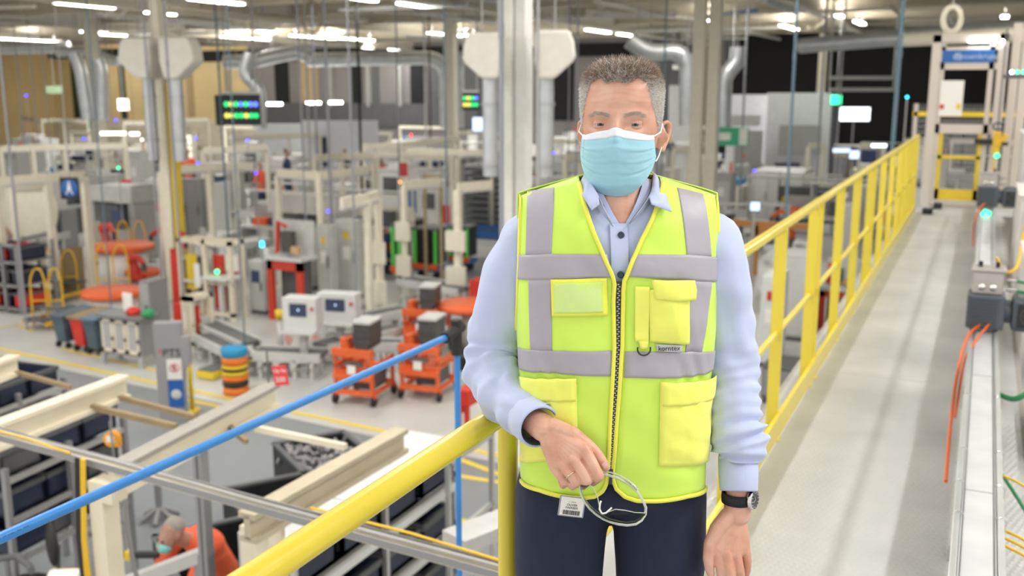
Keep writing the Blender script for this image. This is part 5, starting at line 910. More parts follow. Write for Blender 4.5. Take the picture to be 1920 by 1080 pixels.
# ------------------------------------------------------------------ walkway on the upper level
def deck_mat():
    m = mat('deck', (.56, .56, .545), .38, .15, spec=.5); nt = m.node_tree; b = nt.nodes['Principled BSDF']
    tc = nt.nodes.new('ShaderNodeTexCoord'); mp = nt.nodes.new('ShaderNodeMapping'); mp.inputs['Scale'].default_value = (38, 30, 1); mp.inputs['Rotation'].default_value = (0, 0, .35)
    nt.links.new(tc.outputs['Object'], mp.inputs[0]); v = nt.nodes.new('ShaderNodeTexVoronoi'); v.inputs['Scale'].default_value = 1; v.inputs['Randomness'].default_value = .15; nt.links.new(mp.outputs[0], v.inputs['Vector'])
    r = nt.nodes.new('ShaderNodeMapRange'); r.inputs['From Min'].default_value = .12; r.inputs['From Max'].default_value = .4; r.inputs['To Min'].default_value = 1; r.inputs['To Max'].default_value = 0
    nt.links.new(v.outputs['Distance'], r.inputs['Value']); bp = nt.nodes.new('ShaderNodeBump'); bp.inputs['Strength'].default_value = .5; bp.inputs['Distance'].default_value = .003
    nt.links.new(r.outputs[0], bp.inputs['Height']); nt.links.new(bp.outputs[0], b.inputs['Normal'])
    n = nt.nodes.new('ShaderNodeTexNoise'); n.inputs['Scale'].default_value = 1.6; n.inputs['Detail'].default_value = 5; nt.links.new(tc.outputs['Object'], n.inputs['Vector'])
    c = nt.nodes.new('ShaderNodeValToRGB'); c.color_ramp.elements[0].color = (.40, .415, .425, 1); c.color_ramp.elements[1].color = (.55, .56, .565, 1); c.color_ramp.elements[0].position = .3; c.color_ramp.elements[1].position = .7
    nt.links.new(n.outputs[0], c.inputs[0]); nt.links.new(c.outputs[0], b.inputs['Base Color'])
deck_mat()
RX = -.87
k = MB(); y0 = -1.2
for y1 in (.2, 3.05, 6.4, 9.8, 13.2, 15.55):
    k.bb(-.97, .30, y0, y1-.004, DECK-.012, DECK); y0 = y1
struct(k.build('floor_deck', 'deck'))
k = MB(); k.bb(-1.0, -.955, -1.2, 15.5, DECK-.20, DECK-.012); k.bb(.28, .33, -1.2, 15.5, DECK-.20, DECK-.012)
for y in (2.2, 5.8, 9.4, 13.0): k.bb(-.955, .28, y, y+.06, DECK-.12, DECK-.012)
struct(k.build('floor_deck_frame', 'beamgrey'))
for i, y in enumerate((3.6, 9.0, 15.2)):
    k = MB(); k.bb(-.98, -.84, y, y+.14, 0, DECK-.2); k.bb(.16, .30, y, y+.14, 0, DECK-.2); struct(k.build('trim_column', 'beamgrey'))
rail = empty('guard_railing', (RX, 0, DECK), 0, 'yellow tubular guard railing with flat posts running along the walkway edge', 'railing')
def rb(k, name, m='railyellow', **a): return k.build(name, m, rail, **a)
YE = 15.5
GAP0 = 1.84
k = MB(); k.tube([(0, -1.1, 1.1), (0, GAP0, 1.1)], .0242, 20); rb(k, 'handrail')
k = MB(); k.tube([(0, GAP0, 1.1), (0, 3.0, 1.1), (0, YE, 1.1)], .0242, 20); rb(k, 'handrail')
k = MB(); k.tube([(0, GAP0-.012, 0), (0, GAP0-.012, 1.099)], .0215, 18); k.box((0, GAP0-.012, .006), (.10, .10, .012)); rb(k, 'post')
k = MB(); k.tube([(0, -.9, 0), (0, -.9, 1.09)], .0215, 18); rb(k, 'post')
k = MB(); k.tube([(0, GAP0, .56), (0, YE, .56)], .0165, 12); rb(k, 'midrail')
k = MB(); k.bb(.032, .040, GAP0, YE, .012, .135); k.bb(.024, .044, GAP0, YE, .125, .140); rb(k, 'toe_board')
ys = [2.95, 3.95, 4.98, 6.02, 6.20, 7.2, 8.2, 9.22, 9.40, 10.4, 11.4, 12.42, 12.60, 13.5, 14.4, 15.4]
for y in ys:
    k = MB(); k.bb(-.030, .030, y-.012, y+.012, 0, 1.09); k.bb(-.045, .045, y-.04, y+.04, 0, .01); rb(k, 'post', bevel=.004)
for y in (6.11, 9.31, 12.51):
    k = MB(); k.cyl((0, y-.05, 1.1), (0, y+.05, 1.1), .0265, 16); rb(k, 'rail_sleeve')
# blue compressed-air pipe and its drop behind the railing
ax, az = -2.06, CAMZ-1.07
pe = empty('air_pipe', (ax, 3.75, az), 0, 'blue compressed-air pipe running level below the yellow handrail to a drop leg', 'pipe')
k = MB(); k.tube([(-.03, -3.4, 0), (0, -.02, 0)], .0145, 14); k.build('pipe', 'pipeblue', pe)
k = MB(); k.tube([(.0, .06, .03), (.0, .05, -.10), (.0, .045, -3.7)], .014, 14); k.build('drop_pipe', 'pipeblue', pe)
k = MB(); k.tube([(0, -.06, 0), (0, .09, .02)], .026, 14); k.tube([(0, .045, .06), (0, .045, -.10)], .025, 14); k.build('pipe_elbow', 'rubber', pe)
k = MB(); k.tube([(.0, .045, -1.52), (.0, .045, -1.60)], .022, 12); k.build('pipe_coupling', 'rubber', pe)
text('pipe_lettering', '- - -  --- -- ---  -- ---', .017, (.006, -2.25, .0135), (math.radians(25), 0, math.radians(90.4)), 'navy', pe)
# ---------- accumulating conveyor rail on the right of the deck
TZ = 3.5
tray = empty('conveyor_rail', (.085, .7, TZ), 0, 'long galvanised conveyor rail on stands along the walkway edge', 'conveyor')
L_ = 15.6
k = MB(); k.bb(-.045, .045, 0, L_, -.012, 0); k.build('belt_plate', 'galv' if 'galv' in M else 'steel', tray)
for s in (-1, 1):
    k = MB(); k.bb(s*.066-.010, s*.066+.010, 0, L_, -.06, .016); k.bb(s*.052-.003, s*.052+.003, 0, L_, -.05, .006); k.build('side_rail', 'duct', tray, bevel=.002)
    k = MB(); k.bb(s*.049-.0035, s*.049+.0035, 0, L_, .0, .004); k.build('rail_groove', 'darkgrey', tray)
for i in range(7):
    y = .9+i*2.35
    k = MB(); k.bb(-.05, .05, y-.03, y+.03, DECK-TZ, -.06); k.bb(-.08, .08, y-.06, y+.06, DECK-TZ, DECK-TZ+.012); k.build('stand', 'beamgrey', tray)
for y in (2.75, 3.05, 3.42, 4.2, 6.6, 8.0):
    for s in (-1, 1):
        k = MB(); k.tube([(s*.082, y+.02, -.07), (s*.084, y, .0), (s*.066, y-.01, .021), (s*.048, y-.012, .014)], .0022, 6); k.build('wire_clip', 'chrome', tray)
for i in range(9): MB().bb(-.045, .045, 1.4+i*1.6, 1.404+i*1.6, 0, .0006).build('plate_joint', 'darkgrey', tray)
def motor(y, z, lab, s=1.0):
    e = empty('gear_motor', (.085, y, z), 0, lab, 'motor')
    k = MB(); k.box((-.0, 0, .105*s), (.20*s, .20*s, .20*s)); k.build('gearbox', 'motorgrey', e, bevel=.012)
    k = MB()
    for i in range(9): k.bb(-.085*s, .06*s, -.108*s, -.098*s, (.03+i*.019)*s, (.037+i*.019)*s)
    k.build('cooling_fins', 'motorgrey', e)
    k = MB(); k.box((.0, .02, .27*s), (.16*s, .14*s, .13*s)); k.box((0, .02, .345*s), (.185*s, .16*s, .02*s)); k.build('bearing_block', 'alublock', e, bevel=.006)
    for x in (-.03, .03):
        k = MB(); k.lathe((x*s, -.051*s, .245*s), [(0, .004), (.018*s, .003), (.02*s, -.004)], 18, ax=(0, -1, 0)); k.build('bolt_cap', 'chrome', e)
    for x in (-.045, .045):
        k = MB(); k.cyl((x*s, .03, .355*s), (x*s, .03, .385*s), .012*s, 10); k.build('bolt', 'black', e)
    k = MB(); k.tube([(.09*s, .02, .10*s), (.16*s, .02, .10*s)], .07*s, 20); k.box((.235*s, .03, .10*s), (.20*s, .22*s, .20*s)); k.build('motor_housing', 'motorgrey', e, bevel=.03*s)
    k = MB(); k.box((.235*s, -.085*s, .10*s), (.135*s, .012, .135*s)); k.build('fan_grille', 'black', e, bevel=.004)
    k = MB()
    for q in (.018, .036, .052): k.tube([(.235*s+q*s*math.cos(a), -.094*s, .10*s+q*s*math.sin(a)) for a in np.linspace(0, 2*PI, 17)], .0025, 5, cap=False)
    k.build('grille_rings', 'darkgrey', e)
    for x, z_ in ((.10, .29), (.10, .235)):
        k = MB(); k.tube([(x*s, -.0, z_*s), ((x+.03)*s, -.01, z_*s)], .013*s, 8); k.tube([((x+.03)*s, -.01, z_*s), ((x+.06)*s, -.02, z_*s)], .010*s, 8); k.build('cable_gland', 'chrome', e)
    return e
motor(6.35, TZ+.02, 'dark grey gear motor with silver bearing block on the conveyor rail, the nearer one')
motor(13.1, TZ+.02, 'dark grey gear motor on the conveyor rail close to the gate, the farther one', 1.15)
def cable(name, pts, r, m, label, n=5):
    P = [Vector(p) for p in pts]; out = []
    for i in range(len(P)-1):
        a, b, c, d = P[max(i-1, 0)], P[i], P[i+1], P[min(i+2, len(P)-1)]
        for q in range(n):
            t = q/n; out.append(.5*((2*b)+(-a+c)*t+(2*a-5*b+4*c-d)*t*t+(-a+3*b-3*c+d)*t**3))
    out.append(P[-1]); k = MB(); k.tube(out, r, 8); return tag(k.build(name, m), label, 'cable')
cable('power_cable', [(.06, 6.24, 3.55), (.0, 6.0, 3.52), (-.03, 5.5, 3.42), (-.035, 5.0, 3.3), (-.03, 4.5, 3.22)], .008, 'cableorange', 'orange power cable looping from the nearer gear motor, the outer of two')
cable('power_cable', [(.11, 6.24, 3.56), (.05, 5.95, 3.53), (.0, 5.7, 3.47), (-.012, 5.4, 3.38), (-.02, 5.2, 3.3)], .007, 'cableorange', 'orange power cable looping from the nearer gear motor, the inner of two')
cable('power_cable', [(.06, 12.95, 3.57), (.0, 12.6, 3.52), (-.03, 12.2, 3.4), (-.02, 11.6, 3.25)], .009, 'cableorange', 'orange power cable hanging from the farther gear motor')
cable('signal_cable', [(.24, 6.32, 3.81), (.36, 6.2, 3.80), (.5, 6.0, 3.70), (.62, 5.7, 3.6)], .009, 'cablegreen', 'green signal cable leaving the bearing block, upper of two')
cable('signal_cable', [(.24, 6.3, 3.755), (.38, 6.15, 3.75), (.5, 5.8, 3.62), (.62, 5.5, 3.5)], .009, 'cablegreen', 'green signal cable leaving the bearing block, lower of two')
cable('signal_cable', [(.17, 5.35, 3.40), (.24, 5.3, 3.40), (.32, 5.3, 3.46), (.42, 5.3, 3.5)], .014, 'cablegreen', 'thick green cable passing under the conveyor rail')
cable('signal_cable', [(.17, 4.2, 3.40), (.22, 4.1, 3.36), (.30, 4.0, 3.27)], .007, 'cablegreen', 'thin green cable hanging beside the conveyor rail')
for i, (y, z, d) in enumerate([(4.05, 3.45, 'topmost'), (3.52, 3.45, 'upper'), (3.48, 3.44, 'middle'), (3.44, 3.43, 'lower'), (3.12, 3.43, 'lowest')]):
    cable('sensor_cable', [(.155, y, z), (.21, y-.02, z-.01), (.28, y-.03, z-.03), (.5, y, z-.06)], .0055, 'cableyellow', f'{d} thin yellow sensor cable crossing from the conveyor rail')
cable('sensor_cable', [(.17, 9.2, 3.5), (.24, 9.0, 3.42), (.33, 9.1, 3.46), (.36, 9.3, 3.7), (.40, 9.3, 3.85)], .014, 'cableyellow', 'yellow cable bundle rising beside the conveyor rail')
# machine boxes right of the rail
def cab(x0, x1, y0, y1, z0, z1, lab, m='boxwhite', cat='cabinet', name='machine_cabinet', fan=False):
    e = empty(name, ((x0+x1)/2, (y0+y1)/2, z0), 0, lab, cat); w, d, h = x1-x0, y1-y0, z1-z0
    k = MB(); k.box((0, 0, h/2), (w, d, h)); k.build('body', m, e, bevel=.012)
    k = MB(); k.box((0, -d/2-.006, h*.5), (w*.88, .012, h*.86)); k.build('door', m, e, bevel=.004)
    k = MB(); k.box((w*.36, -d/2-.022, h*.5), (.02, .02, .12)); k.build('handle', 'darkgrey', e)
    k = MB(); k.box((0, 0, h+.01), (w+.03, d+.03, .02)); k.build('lid', m, e, bevel=.005)
    if fan:
        k = MB(); 
        for i in range(6): k.box((-w*.2, -d/2-.014, h*.2+i*.02), (.14, .006, .008))
        k.build('vent', 'darkgrey', e)
    return e
cab(.36, 1.0, 5.15, 6.05, DECK-1.2, 3.28, 'low pale cabinet beside the rail below the green cables', fan=True)
cab(.30, .95, 3.0, 4.7, DECK-1.4, 3.12, 'wide pale machine housing beside the walkway at the yellow cables', fan=True)
cab(.33, 1.0, 7.4, 8.6, DECK-1.0, 3.72, 'tall pale cabinet beyond the nearer gear motor')
cab(.33, 1.0, 9.9, 11.2, DECK-1.0, 3.95, 'pale cabinet behind the yellow cable bundle')
cab(.42, 1.1, 13.4, 14.9, DECK-1.0, 4.35, 'pale rounded machine housing beside the farther gear motor')
tag(MB().bb(.22, .40, 2.6, 2.9, DECK-.3, DECK+.02).bb(.3, .34, 2.6, 2.9, DECK, DECK+.12).build('bracket', 'darkgrey'), 'dark bracket bolted beside the pale machine housing', 'bracket')
# ---------- gate at the end of the walkway
GY = 16.55
def gx(px): return atY(px, 230, GY).x
def gz(py): return atY(1800, py, GY).z
gate = empty('safety_gate', (0, GY, DECK), 0, 'tall beige framed safety gate with a blue header sign at the walkway end', 'gate')
def gp(k, name, m, **a): return k.build(name, m, gate, **a)
g0, g1 = gx(1737), gx(1878)
k = MB(); k.bb(g0, g0+.13, -.06, .06, 0, 2.55); gp(k, 'frame_post', 'gatebeige', bevel=.006)
k = MB(); k.bb(g1-.13, g1, -.06, .06, 0, 2.55); gp(k, 'frame_post', 'gatebeige', bevel=.006)
k = MB(); k.bb(g1-.24, g1-.17, -.04, .04, .1, 2.45); gp(k, 'door_stile', 'gatebeige')
k = MB(); k.bb(g0+.13, g0+.19, -.04, .04, .1, 2.45); gp(k, 'door_stile', 'gatebeige')
k = MB(); k.bb(g0, g1, -.06, .06, 2.43, 2.55); gp(k, 'header_beam', 'gatebeige', bevel=.006)
k = MB(); k.bb(g0+.13, g1-.13, -.04, .04, 2.04, 2.14); k.bb(g0+.13, g1-.13, -.04, .04, 2.32, 2.37); gp(k, 'sign_rail', 'gatebeige')
k = MB(); k.bb(g0+.15, g1-.17, -.05, -.02, 2.14, 2.32); sg = gp(k, 'header_sign', 'signblue')
mat('signtext', (.45, .58, .78), .5)
text('sign_lettering', 'thyssenkrupp', .115, ((g0+g1)/2+.09, -.054, 2.225), (PI/2, 0, 0), 'signtext', gate)
k = MB()
for r in (.028, .05): k.tube([(g0+.36+r*math.cos(a), -.053, 2.23+r*math.sin(a)) for a in np.linspace(0, 2*PI, 21)], .005, 6, cap=False)
k.bb(g0+.335, g0+.385, -.056, -.05, 2.226, 2.234); gp(k, 'sign_logo', 'signtext')
k = MB(); k.bb(g0+.13, g1-.13, -.04, .04, 1.10, 1.24); gp(k, 'middle_rail', 'gatebeige')
k = MB(); k.bb(g0+.13, g1-.17, -.04, .04, .02, .10); gp(k, 'bottom_rail', 'gatebeige')
k = MB()
for x in (g0+.19, g1-.24-.06): k.bb(x, x+.06, -.02, .02, .10, 1.10)
k.bb(g0+.19, g1-.24, -.02, .02, .10, .26); k.bb(g0+.19, g1-.24, -.02, .02, .72, .77); gp(k, 'mesh_frame', 'yellow')
k = MB()
x = g0+.25
while x < g1-.3: k.bb(x, x+.006, -.004, .004, .1, 1.1); x += .035
for z in np.arange(.3, 1.1, .12): k.bb(g0+.2, g1-.25, -.004, .004, z, z+.006)
gp(k, 'wire_mesh', 'grey')
k = MB(); k.bb(g0+.16, g0+.48, -.05, -.044, 1.36, 1.88); pp = gp(k, 'notice', 'paper')
k = MB(); k.bb(g0+.17, g0+.23, -.053, -.05, 1.46, 1.53); k.build('notice_mark', 'red', pp); k = MB(); k.bb(g0+.40, g0+.46, -.053, -.05, 1.46, 1.54); k.build('notice_mark', 'yellow', pp)
k = MB(); k.bb(g1-.34, g1-.1, -.10, -.04, .95, 1.03); gp(k, 'latch', 'black')
k = MB(); k.box((g1-.3, -.07, 2.44), (.46, .06, .03)); gp(k, 'lamp_bar', 'lamp')
for i, px in enumerate((1893, 1912)):
    x = gx(px); tag(MB().bb(x-.06, x+.06, GY+.1, GY+.22, DECK-1, DECK+2.7).build('guard_post', 'gatebeige'), ('beige guard post just right of the gate', 'second beige guard post right of the gate')[i], 'post')
pd = empty('pendant_control', (gx(1872), GY-.2, DECK), 0, 'orange pendant control hanging beside the gate with a glowing green button', 'control')
k = MB(); k.tube([(0, 0, 2.6), (0, 0, 1.15)], .012, 8); k.build('pendant_cable', 'darkgrey', pd)
k = MB(); k.box((0, 0, .98), (.10, .08, .34)); k.box((.07, -.02, 1.02), (.08, .06, .20), R=Matrix.Rotation(.6, 3, 'Y')); k.build('housing', 'stepyellow', pd, bevel=.01)
k = MB(); k.tube([(.07*math.cos(a), 0, 1.22+.05*math.sin(a)) for a in np.linspace(0, 2*PI, 15)], .014, 6, cap=False); k.build('hanger', 'navy', pd)
k = MB(); k.box((.11, -.03, .97), (.09, .06, .05)); k.build('connector', 'black', pd)
k = MB(); k.ell((.02, -.06, .80), .035); k.build('button_light', 'ledgreen', pd)
k = MB(); k.tube([(0, 0, .8), (-.02, 0, .1)], .012, 8); k.build('tail_cable', 'stepyellow', pd)
for i, (x, z) in enumerate([(.02, .03), (.06, -.04), (.0, -.12)]):
    tag(MB().ell((.05+x, 12.55-i*.15, TZ+.0+.02), .022, 8, 6).build('indicator_light', 'ledgreen'), ('green indicator light on the rail just below the farther motor', 'middle green indicator light on the rail below the farther motor', 'lowest green indicator light on the rail below the farther motor')[i], 'light')
sk = empty('signal_strip', (gx(1905), GY-1.3, 5.05), 0, 'dark bracket holding a row of small green and blue lights above the cabinets', 'light')
MB().box((0, 0, 0), (.5, .1, .05)).build('bracket', 'darkgrey', sk)
for i, m in enumerate(('ledwhite', 'ledgreen', 'ledgreen', 'ledblue')): MB().ell((-.14+i*.07, -.04, .06), .024, 8, 6).build('lamp_lens', m, sk)
# rubber stop and scrap near the gate
tag(MB().box((-.66, 15.4, DECK+.04), (.14, .2, .08)).build('rubber_stop', 'rubber', None, bevel=.01), 'black rubber door stop at the foot of the railing end', 'stop')
tag(MB().box((-.56, 16.2, DECK+.04), (.12, .2, .08)).build('rubber_stop', 'rubber', None, bevel=.01), 'black rubber door stop touching the gate post', 'stop')
# beyond the gate
struct(MB().bb(-1.2, 3, 15.55, 19.5, DECK-.05, DECK).build('floor_landing', 'deck'))
fn = empty('wire_fence', (0, 19.3, DECK), 0, 'grey wire mesh fence with yellow rails beyond the safety gate', 'fence')
k = MB()
x = -1.2
while x < 2.2: k.bb(x, x+.006, -.003, .003, 0, 1.5); x += .05
for z in np.arange(0, 1.5, .1): k.bb(-1.2, 2.2, -.003, .003, z, z+.006)
k.build('mesh', 'lightgrey', fn)
k = MB(); k.bb(-1.2, 2.2, -.03, .03, 1.28, 1.36); k.build('top_rail', 'yellow', fn)
for x in (-1.15, .5, 2.1): MB().bb(x-.03, x+.03, -.03, .03, 0, 1.5).build('fence_post', 'gatebeige', fn)
# ------------------------------------------------------------------ the man at the railing
def cloth(name, c, rough=.75, bump=.15, bs=18, weave=0, sheen=.2, var=0, fine=0):
    m = mat(name, c, rough, var=var, vs=5); nt = m.node_tree; b = nt.nodes['Principled BSDF']; b.inputs['Sheen Weight'].default_value = sheen
    tc = nt.nodes.new('ShaderNodeTexCoord'); n = nt.nodes.new('ShaderNodeTexNoise'); n.inputs['Scale'].default_value = bs; n.inputs['Detail'].default_value = 2
    nt.links.new(tc.outputs['Object'], n.inputs['Vector']); bp = nt.nodes.new('ShaderNodeBump'); bp.inputs['Strength'].default_value = bump; bp.inputs['Distance'].default_value = .02
    nt.links.new(n.outputs[0], bp.inputs['Height']); last = bp
    if fine:
        n2 = nt.nodes.new('ShaderNodeTexNoise'); n2.inputs['Scale'].default_value = 900; nt.links.new(tc.outputs['Object'], n2.inputs['Vector'])
        b2 = nt.nodes.new('ShaderNodeBump'); b2.inputs['Strength'].default_value = fine; b2.inputs['Distance'].default_value = .001
        nt.links.new(n2.outputs[0], b2.inputs['Height']); nt.links.new(bp.outputs[0], b2.inputs['Normal']); last = b2
    nt.links.new(last.outputs[0], b.inputs['Normal']); return m
cloth('vest', (.66, .93, .12), .6, .35, 9, fine=.1); cloth('piping', (.90, .90, .10), .6, .05); cloth('pocket', (.93, .98, .17), .6, .3, 18, fine=.1)
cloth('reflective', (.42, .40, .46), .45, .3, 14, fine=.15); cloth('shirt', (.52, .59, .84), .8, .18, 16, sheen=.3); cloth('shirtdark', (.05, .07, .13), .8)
cloth('trousers', (.012, .018, .048), .85, .35, 12, fine=.2, sheen=.02); cloth('maskblue', (.36, .66, .79), .8, .05, 60, fine=.15); cloth('maskwhite', (.78, .82, .90), .8, .05, 60)
mat('zip', (.05, .052, .05), .4, .3); mat('button', (.03, .06, .09), .25); mat('ring', (.80, .68, .45), .2, 1); mat('strap', (.012, .012, .014), .6)
mat('dial', (.03, .03, .03), .3); mat('shoe', (.02, .018, .016), .4); mat('label', (.62, .63, .66), .6)
mat('plastic', (.93, .97, .93), .12, trans=.55, ior=1.3); mat('lens', (.92, .97, .90), .05, trans=1.0, ior=1.02, spec=.6); mat('pouch', (1, 1, .9), .05, alpha=.16, coat=1)
mat('eyewhite', (.62, .56, .53), .3); mat('iris', (.10, .12, .13), .2); mat('pupil', (.005, .005, .005), .1); mat('band', (.9, .9, .9), .7)
def skin_mat():
    m = mat('skin', (.66, .33, .235), .42, sub=.12, spec=.45); nt = m.node_tree; b = nt.nodes['Principled BSDF']
    tc = nt.nodes.new('ShaderNodeTexCoord')
    def nz(s, d): n = nt.nodes.new('ShaderNodeTexNoise'); n.inputs['Scale'].default_value = s; n.inputs['Detail'].default_value = d; nt.links.new(tc.outputs['Object'], n.inputs['Vector']); return n
    n = nz(22, 4); r = nt.nodes.new('ShaderNodeValToRGB'); r.color_ramp.elements[0].position = .32; r.color_ramp.elements[1].position = .68
    r.color_ramp.elements[0].color = (.64, .31, .22, 1); r.color_ramp.elements[1].color = (.79, .48, .37, 1)
    nt.links.new(n.outputs[0], r.inputs[0]); nt.links.new(r.outputs[0], b.inputs['Base Color'])
    n2 = nz(320, 2); bp = nt.nodes.new('ShaderNodeBump'); bp.inputs['Strength'].default_value = .25; bp.inputs['Distance'].default_value = .0012
    nt.links.new(n2.outputs[0], bp.inputs['Height']); nt.links.new(bp.outputs[0], b.inputs['Normal'])
skin_mat()
def hair_mat():
    m = mat('hair', (.5, .45, .4), .5); nt = m.node_tree; b = nt.nodes['Principled BSDF']
    a = nt.nodes.new('ShaderNodeAttribute'); a.attribute_name = 'tint'; a.attribute_type = 'GEOMETRY'
    r = nt.nodes.new('ShaderNodeValToRGB'); e = r.color_ramp.elements
    e[0].position = 0; e[0].color = (.17, .11, .07, 1); e[1].position = 1; e[1].color = (.80, .79, .78, 1)
    k = e.new(.35); k.color = (.40, .30, .22, 1)
    nt.links.new(a.outputs['Fac'], r.inputs[0]); nt.links.new(r.outputs[0], b.inputs['Base Color'])
hair_mat(); mat('hairunder', (.42, .38, .35), .8, var=.3, vs=120)
# local frame: x to the picture's right, y away from the camera, z above the deck
MAN0 = Vector((.205, 1.93, 0)); _w = wxy(MAN0.x, MAN0.y)
man = empty('person', (_w[0], _w[1], DECK), TH, 'man in yellow hi-vis vest, pale blue shirt and face mask leaning on the railing', 'person')
EYE = CAMZ-DECK
def lray(px, py):
    u, f, d = ray(px, py); return Vector((u, f, -d))
def L3(px, py, F):
    """point of the local frame (relative to the man's base) that the pixel shows at forward distance F"""
    r = lray(px, py); t = F/r.y; return Vector((r.x*t, F, EYE+r.z*t))-MAN0
# torso surface: front/back heights over (x, z), relative to man's base
W0 = .187
def half(z): return W0+interp(z, [.9, 1.0, 1.15, 1.3, 1.42], [-.012, -.008, -.008, .000, .000])
def dfront(z): return interp(z, [.85, 1.0, 1.1, 1.2, 1.32, 1.45, 1.6], [.118, .128, .135, .132, .128, .120, .100])
def dback(z): return interp(z, [.85, 1.0, 1.2, 1.4, 1.6], [.125, .115, .110, .125, .10])
def zsh(x): return 1.605-.27*max(abs(x)-.05, 0)-1.2*max(abs(x)-.15, 0)**2
PW = 2.6
def roll(x, z):
    z1 = 1.38; q = (z-z1)/(zsh(x)-z1); q = min(max(q, 0), 1); return (1-q**3.2)**.5
def wr(x, z, seed=0.):
    a = noise.noise(Vector((x*9+seed, z*3.0, .3)))*.009+noise.noise(Vector((x*5+seed, z*14+x*9, 3.3)))*.007+noise.noise(Vector((x*16+z*8, z*22, 7)))*.0018
    for sx in (-1, 1):
        e = math.exp(-((x-sx*.14)/.045)**2); a += .0032*e*math.exp(-((z-1.235)/.07)**2)*math.sin(x*210+z*70)+.0030*e*math.exp(-((z-1.08)/.07)**2)*math.sin(z*110+x*60*sx)
    a += .003*math.exp(-((x-.02-(z-1.1)*.4)/.02)**2)*math.exp(-((z-1.1)/.08)**2)-.0035*math.exp(-((x+.05+(z-1.42)*.8)/.018)**2)*math.exp(-((z-1.42)/.09)**2)+.003*math.exp(-((x-.06-(z-1.40)*.7)/.02)**2)*math.exp(-((z-1.40)/.08)**2)
    return a
def yf(x, z, off=0):
    W = half(z)+off; s = min(abs(x)/W, 1); return -(dfront(z)+off)*(1-s**PW)**(1/PW)*roll(x, z)
def S(ph, z, off=0, back=False):
    W = half(z)+off; c = math.cos(ph); s = math.sin(ph)
    x = W*math.copysign(abs(s)**(2/PW), s); D = (dback(z) if back else dfront(z))+off
    y = D*max(c, 0)**(2/PW)*roll(x, z)
    y += (wr(x, z) if not back else 0)*min(1, 3*abs(c))
    return Vector((x, y if back else -y, z+off*.6*max(0, (z-1.5)/.1)))
def uv(px, py):
    r = lray(px, py); yy = -.12; x = z = 0
    for _ in range(12):
        t = (MAN0.y+yy)/r.y; x = r.x*t-MAN0.x; z = EYE+r.z*t
        x = max(-.985*half(z), min(.985*half(z), x)); z = min(z, zsh(x)-.002)
        yy = yy*.4+.6*yf(x, z)
    s = x/half(z); ph = math.asin(max(-1, min(1, math.copysign(abs(s)**(PW/2), s)))); return (ph, z)
def poly_at(pts, t):
    d = [0]
    for a, b in zip(pts[:-1], pts[1:]): d.append(d[-1]+math.hypot((b[0]-a[0]), (b[1]-a[1]))+1e-9)
    t *= d[-1]
    return (interp(t, d, [p[0] for p in pts]), interp(t, d, [p[1] for p in pts]))
def coons(top, bot, lef, rig, nu, nv):
    """boundary polylines in one 2D space; rows from bottom to top"""
    out = []
    c00, c10, c01, c11 = bot[0], bot[-1], top[0], top[-1]
    for j in range(nv+1):
        v = j/nv; row = []
        L, R = poly_at(lef, v), poly_at(rig, v)
        for i in range(nu+1):
            u = i/nu; T, B = poly_at(top, u), poly_at(bot, u)
            row.append(tuple((1-v)*B[k]+v*T[k]+(1-u)*L[k]+u*R[k]-((1-u)*(1-v)*c00[k]+u*(1-v)*c10[k]+(1-u)*v*c01[k]+u*v*c11[k]) for k in (0, 1)))
        out.append(row)
    return out
def patch(name, top, bot, lef, rig, m, parent, off=.012, th=.002, nu=12, nv=12, bulge=0, px=True, puff=0):
    """a piece of cloth sewn on the vest: the four edges (pixels), its offset over the body and its thickness"""
    if px: top, bot, lef, rig = [[uv(*p) for p in q] for q in (top, bot, lef, rig)]
    g = coons(top, bot, lef, rig, nu, nv); mb = MB(); rows = []
    for j, r in enumerate(g):
        e = []
        for i, (ph, z) in enumerate(r):
            b = (math.sin(PI*i/nu)*math.sin(PI*j/nv))**.5 if bulge else 0
            q = noise.noise(Vector((ph*7, z*25, 9)))*puff*b if puff else 0
            e.append(S(ph, z, off+bulge*b+q))
        rows.append(e)
    mb.grid(rows); o = mb.build(name, m, parent, solid=th); o.modifiers['s'].offset = 1 if False else 0
    return o
def quad(name, q, m, parent, **k):
    """q = pixel corners tl, tr, br, bl"""
    tl, tr, br, bl = q; return patch(name, [tl, tr], [bl, br], [bl, tl], [br, tr], m, parent, **k)
# --- shirt body
mb = MB(); N = 40
def ring_rows(off, back, zb, p0=-PI/2, p1=PI/2, n=28, nz=40):
    rows = []
    for j in range(nz+1):
        t = j/nz; row = []
        for i in range(n+1):
            ph = lerp(p0, p1, i/n); W = half(1.5); x = W*math.copysign(abs(math.sin(ph))**(2/PW), math.sin(ph))
            z = lerp(zb, zsh(x), t); row.append(S(ph, z, off, back))
        rows.append(row)
    return rows
_vb = uv(1164, 428)[1]
def phx(x): return math.asin(max(-1, min(1, math.copysign((abs(x)/half(1.5))**(PW/2), x))))
for sd in (-1, 1):
    rows = []
    for j in range(91):
        z0 = lerp(1.04, zsh(0), j/90); hw = .046*min(1, max(0, (z0-_vb)/.085))**.85 if z0 > _vb else 0
        pi_ = phx(sd*hw+.001); row = []
        for i in range(25):
            ph = lerp(pi_, sd*PI/2, i/24); x = half(1.5)*abs(math.sin(ph))**(2/PW); row.append(S(ph, lerp(1.04, zsh(x), j/90), -.006))
        rows.append(row if sd > 0 else row[::-1])
    mb.grid(rows)
mb.grid(ring_rows(-.006, True, 1.04)[::-1])
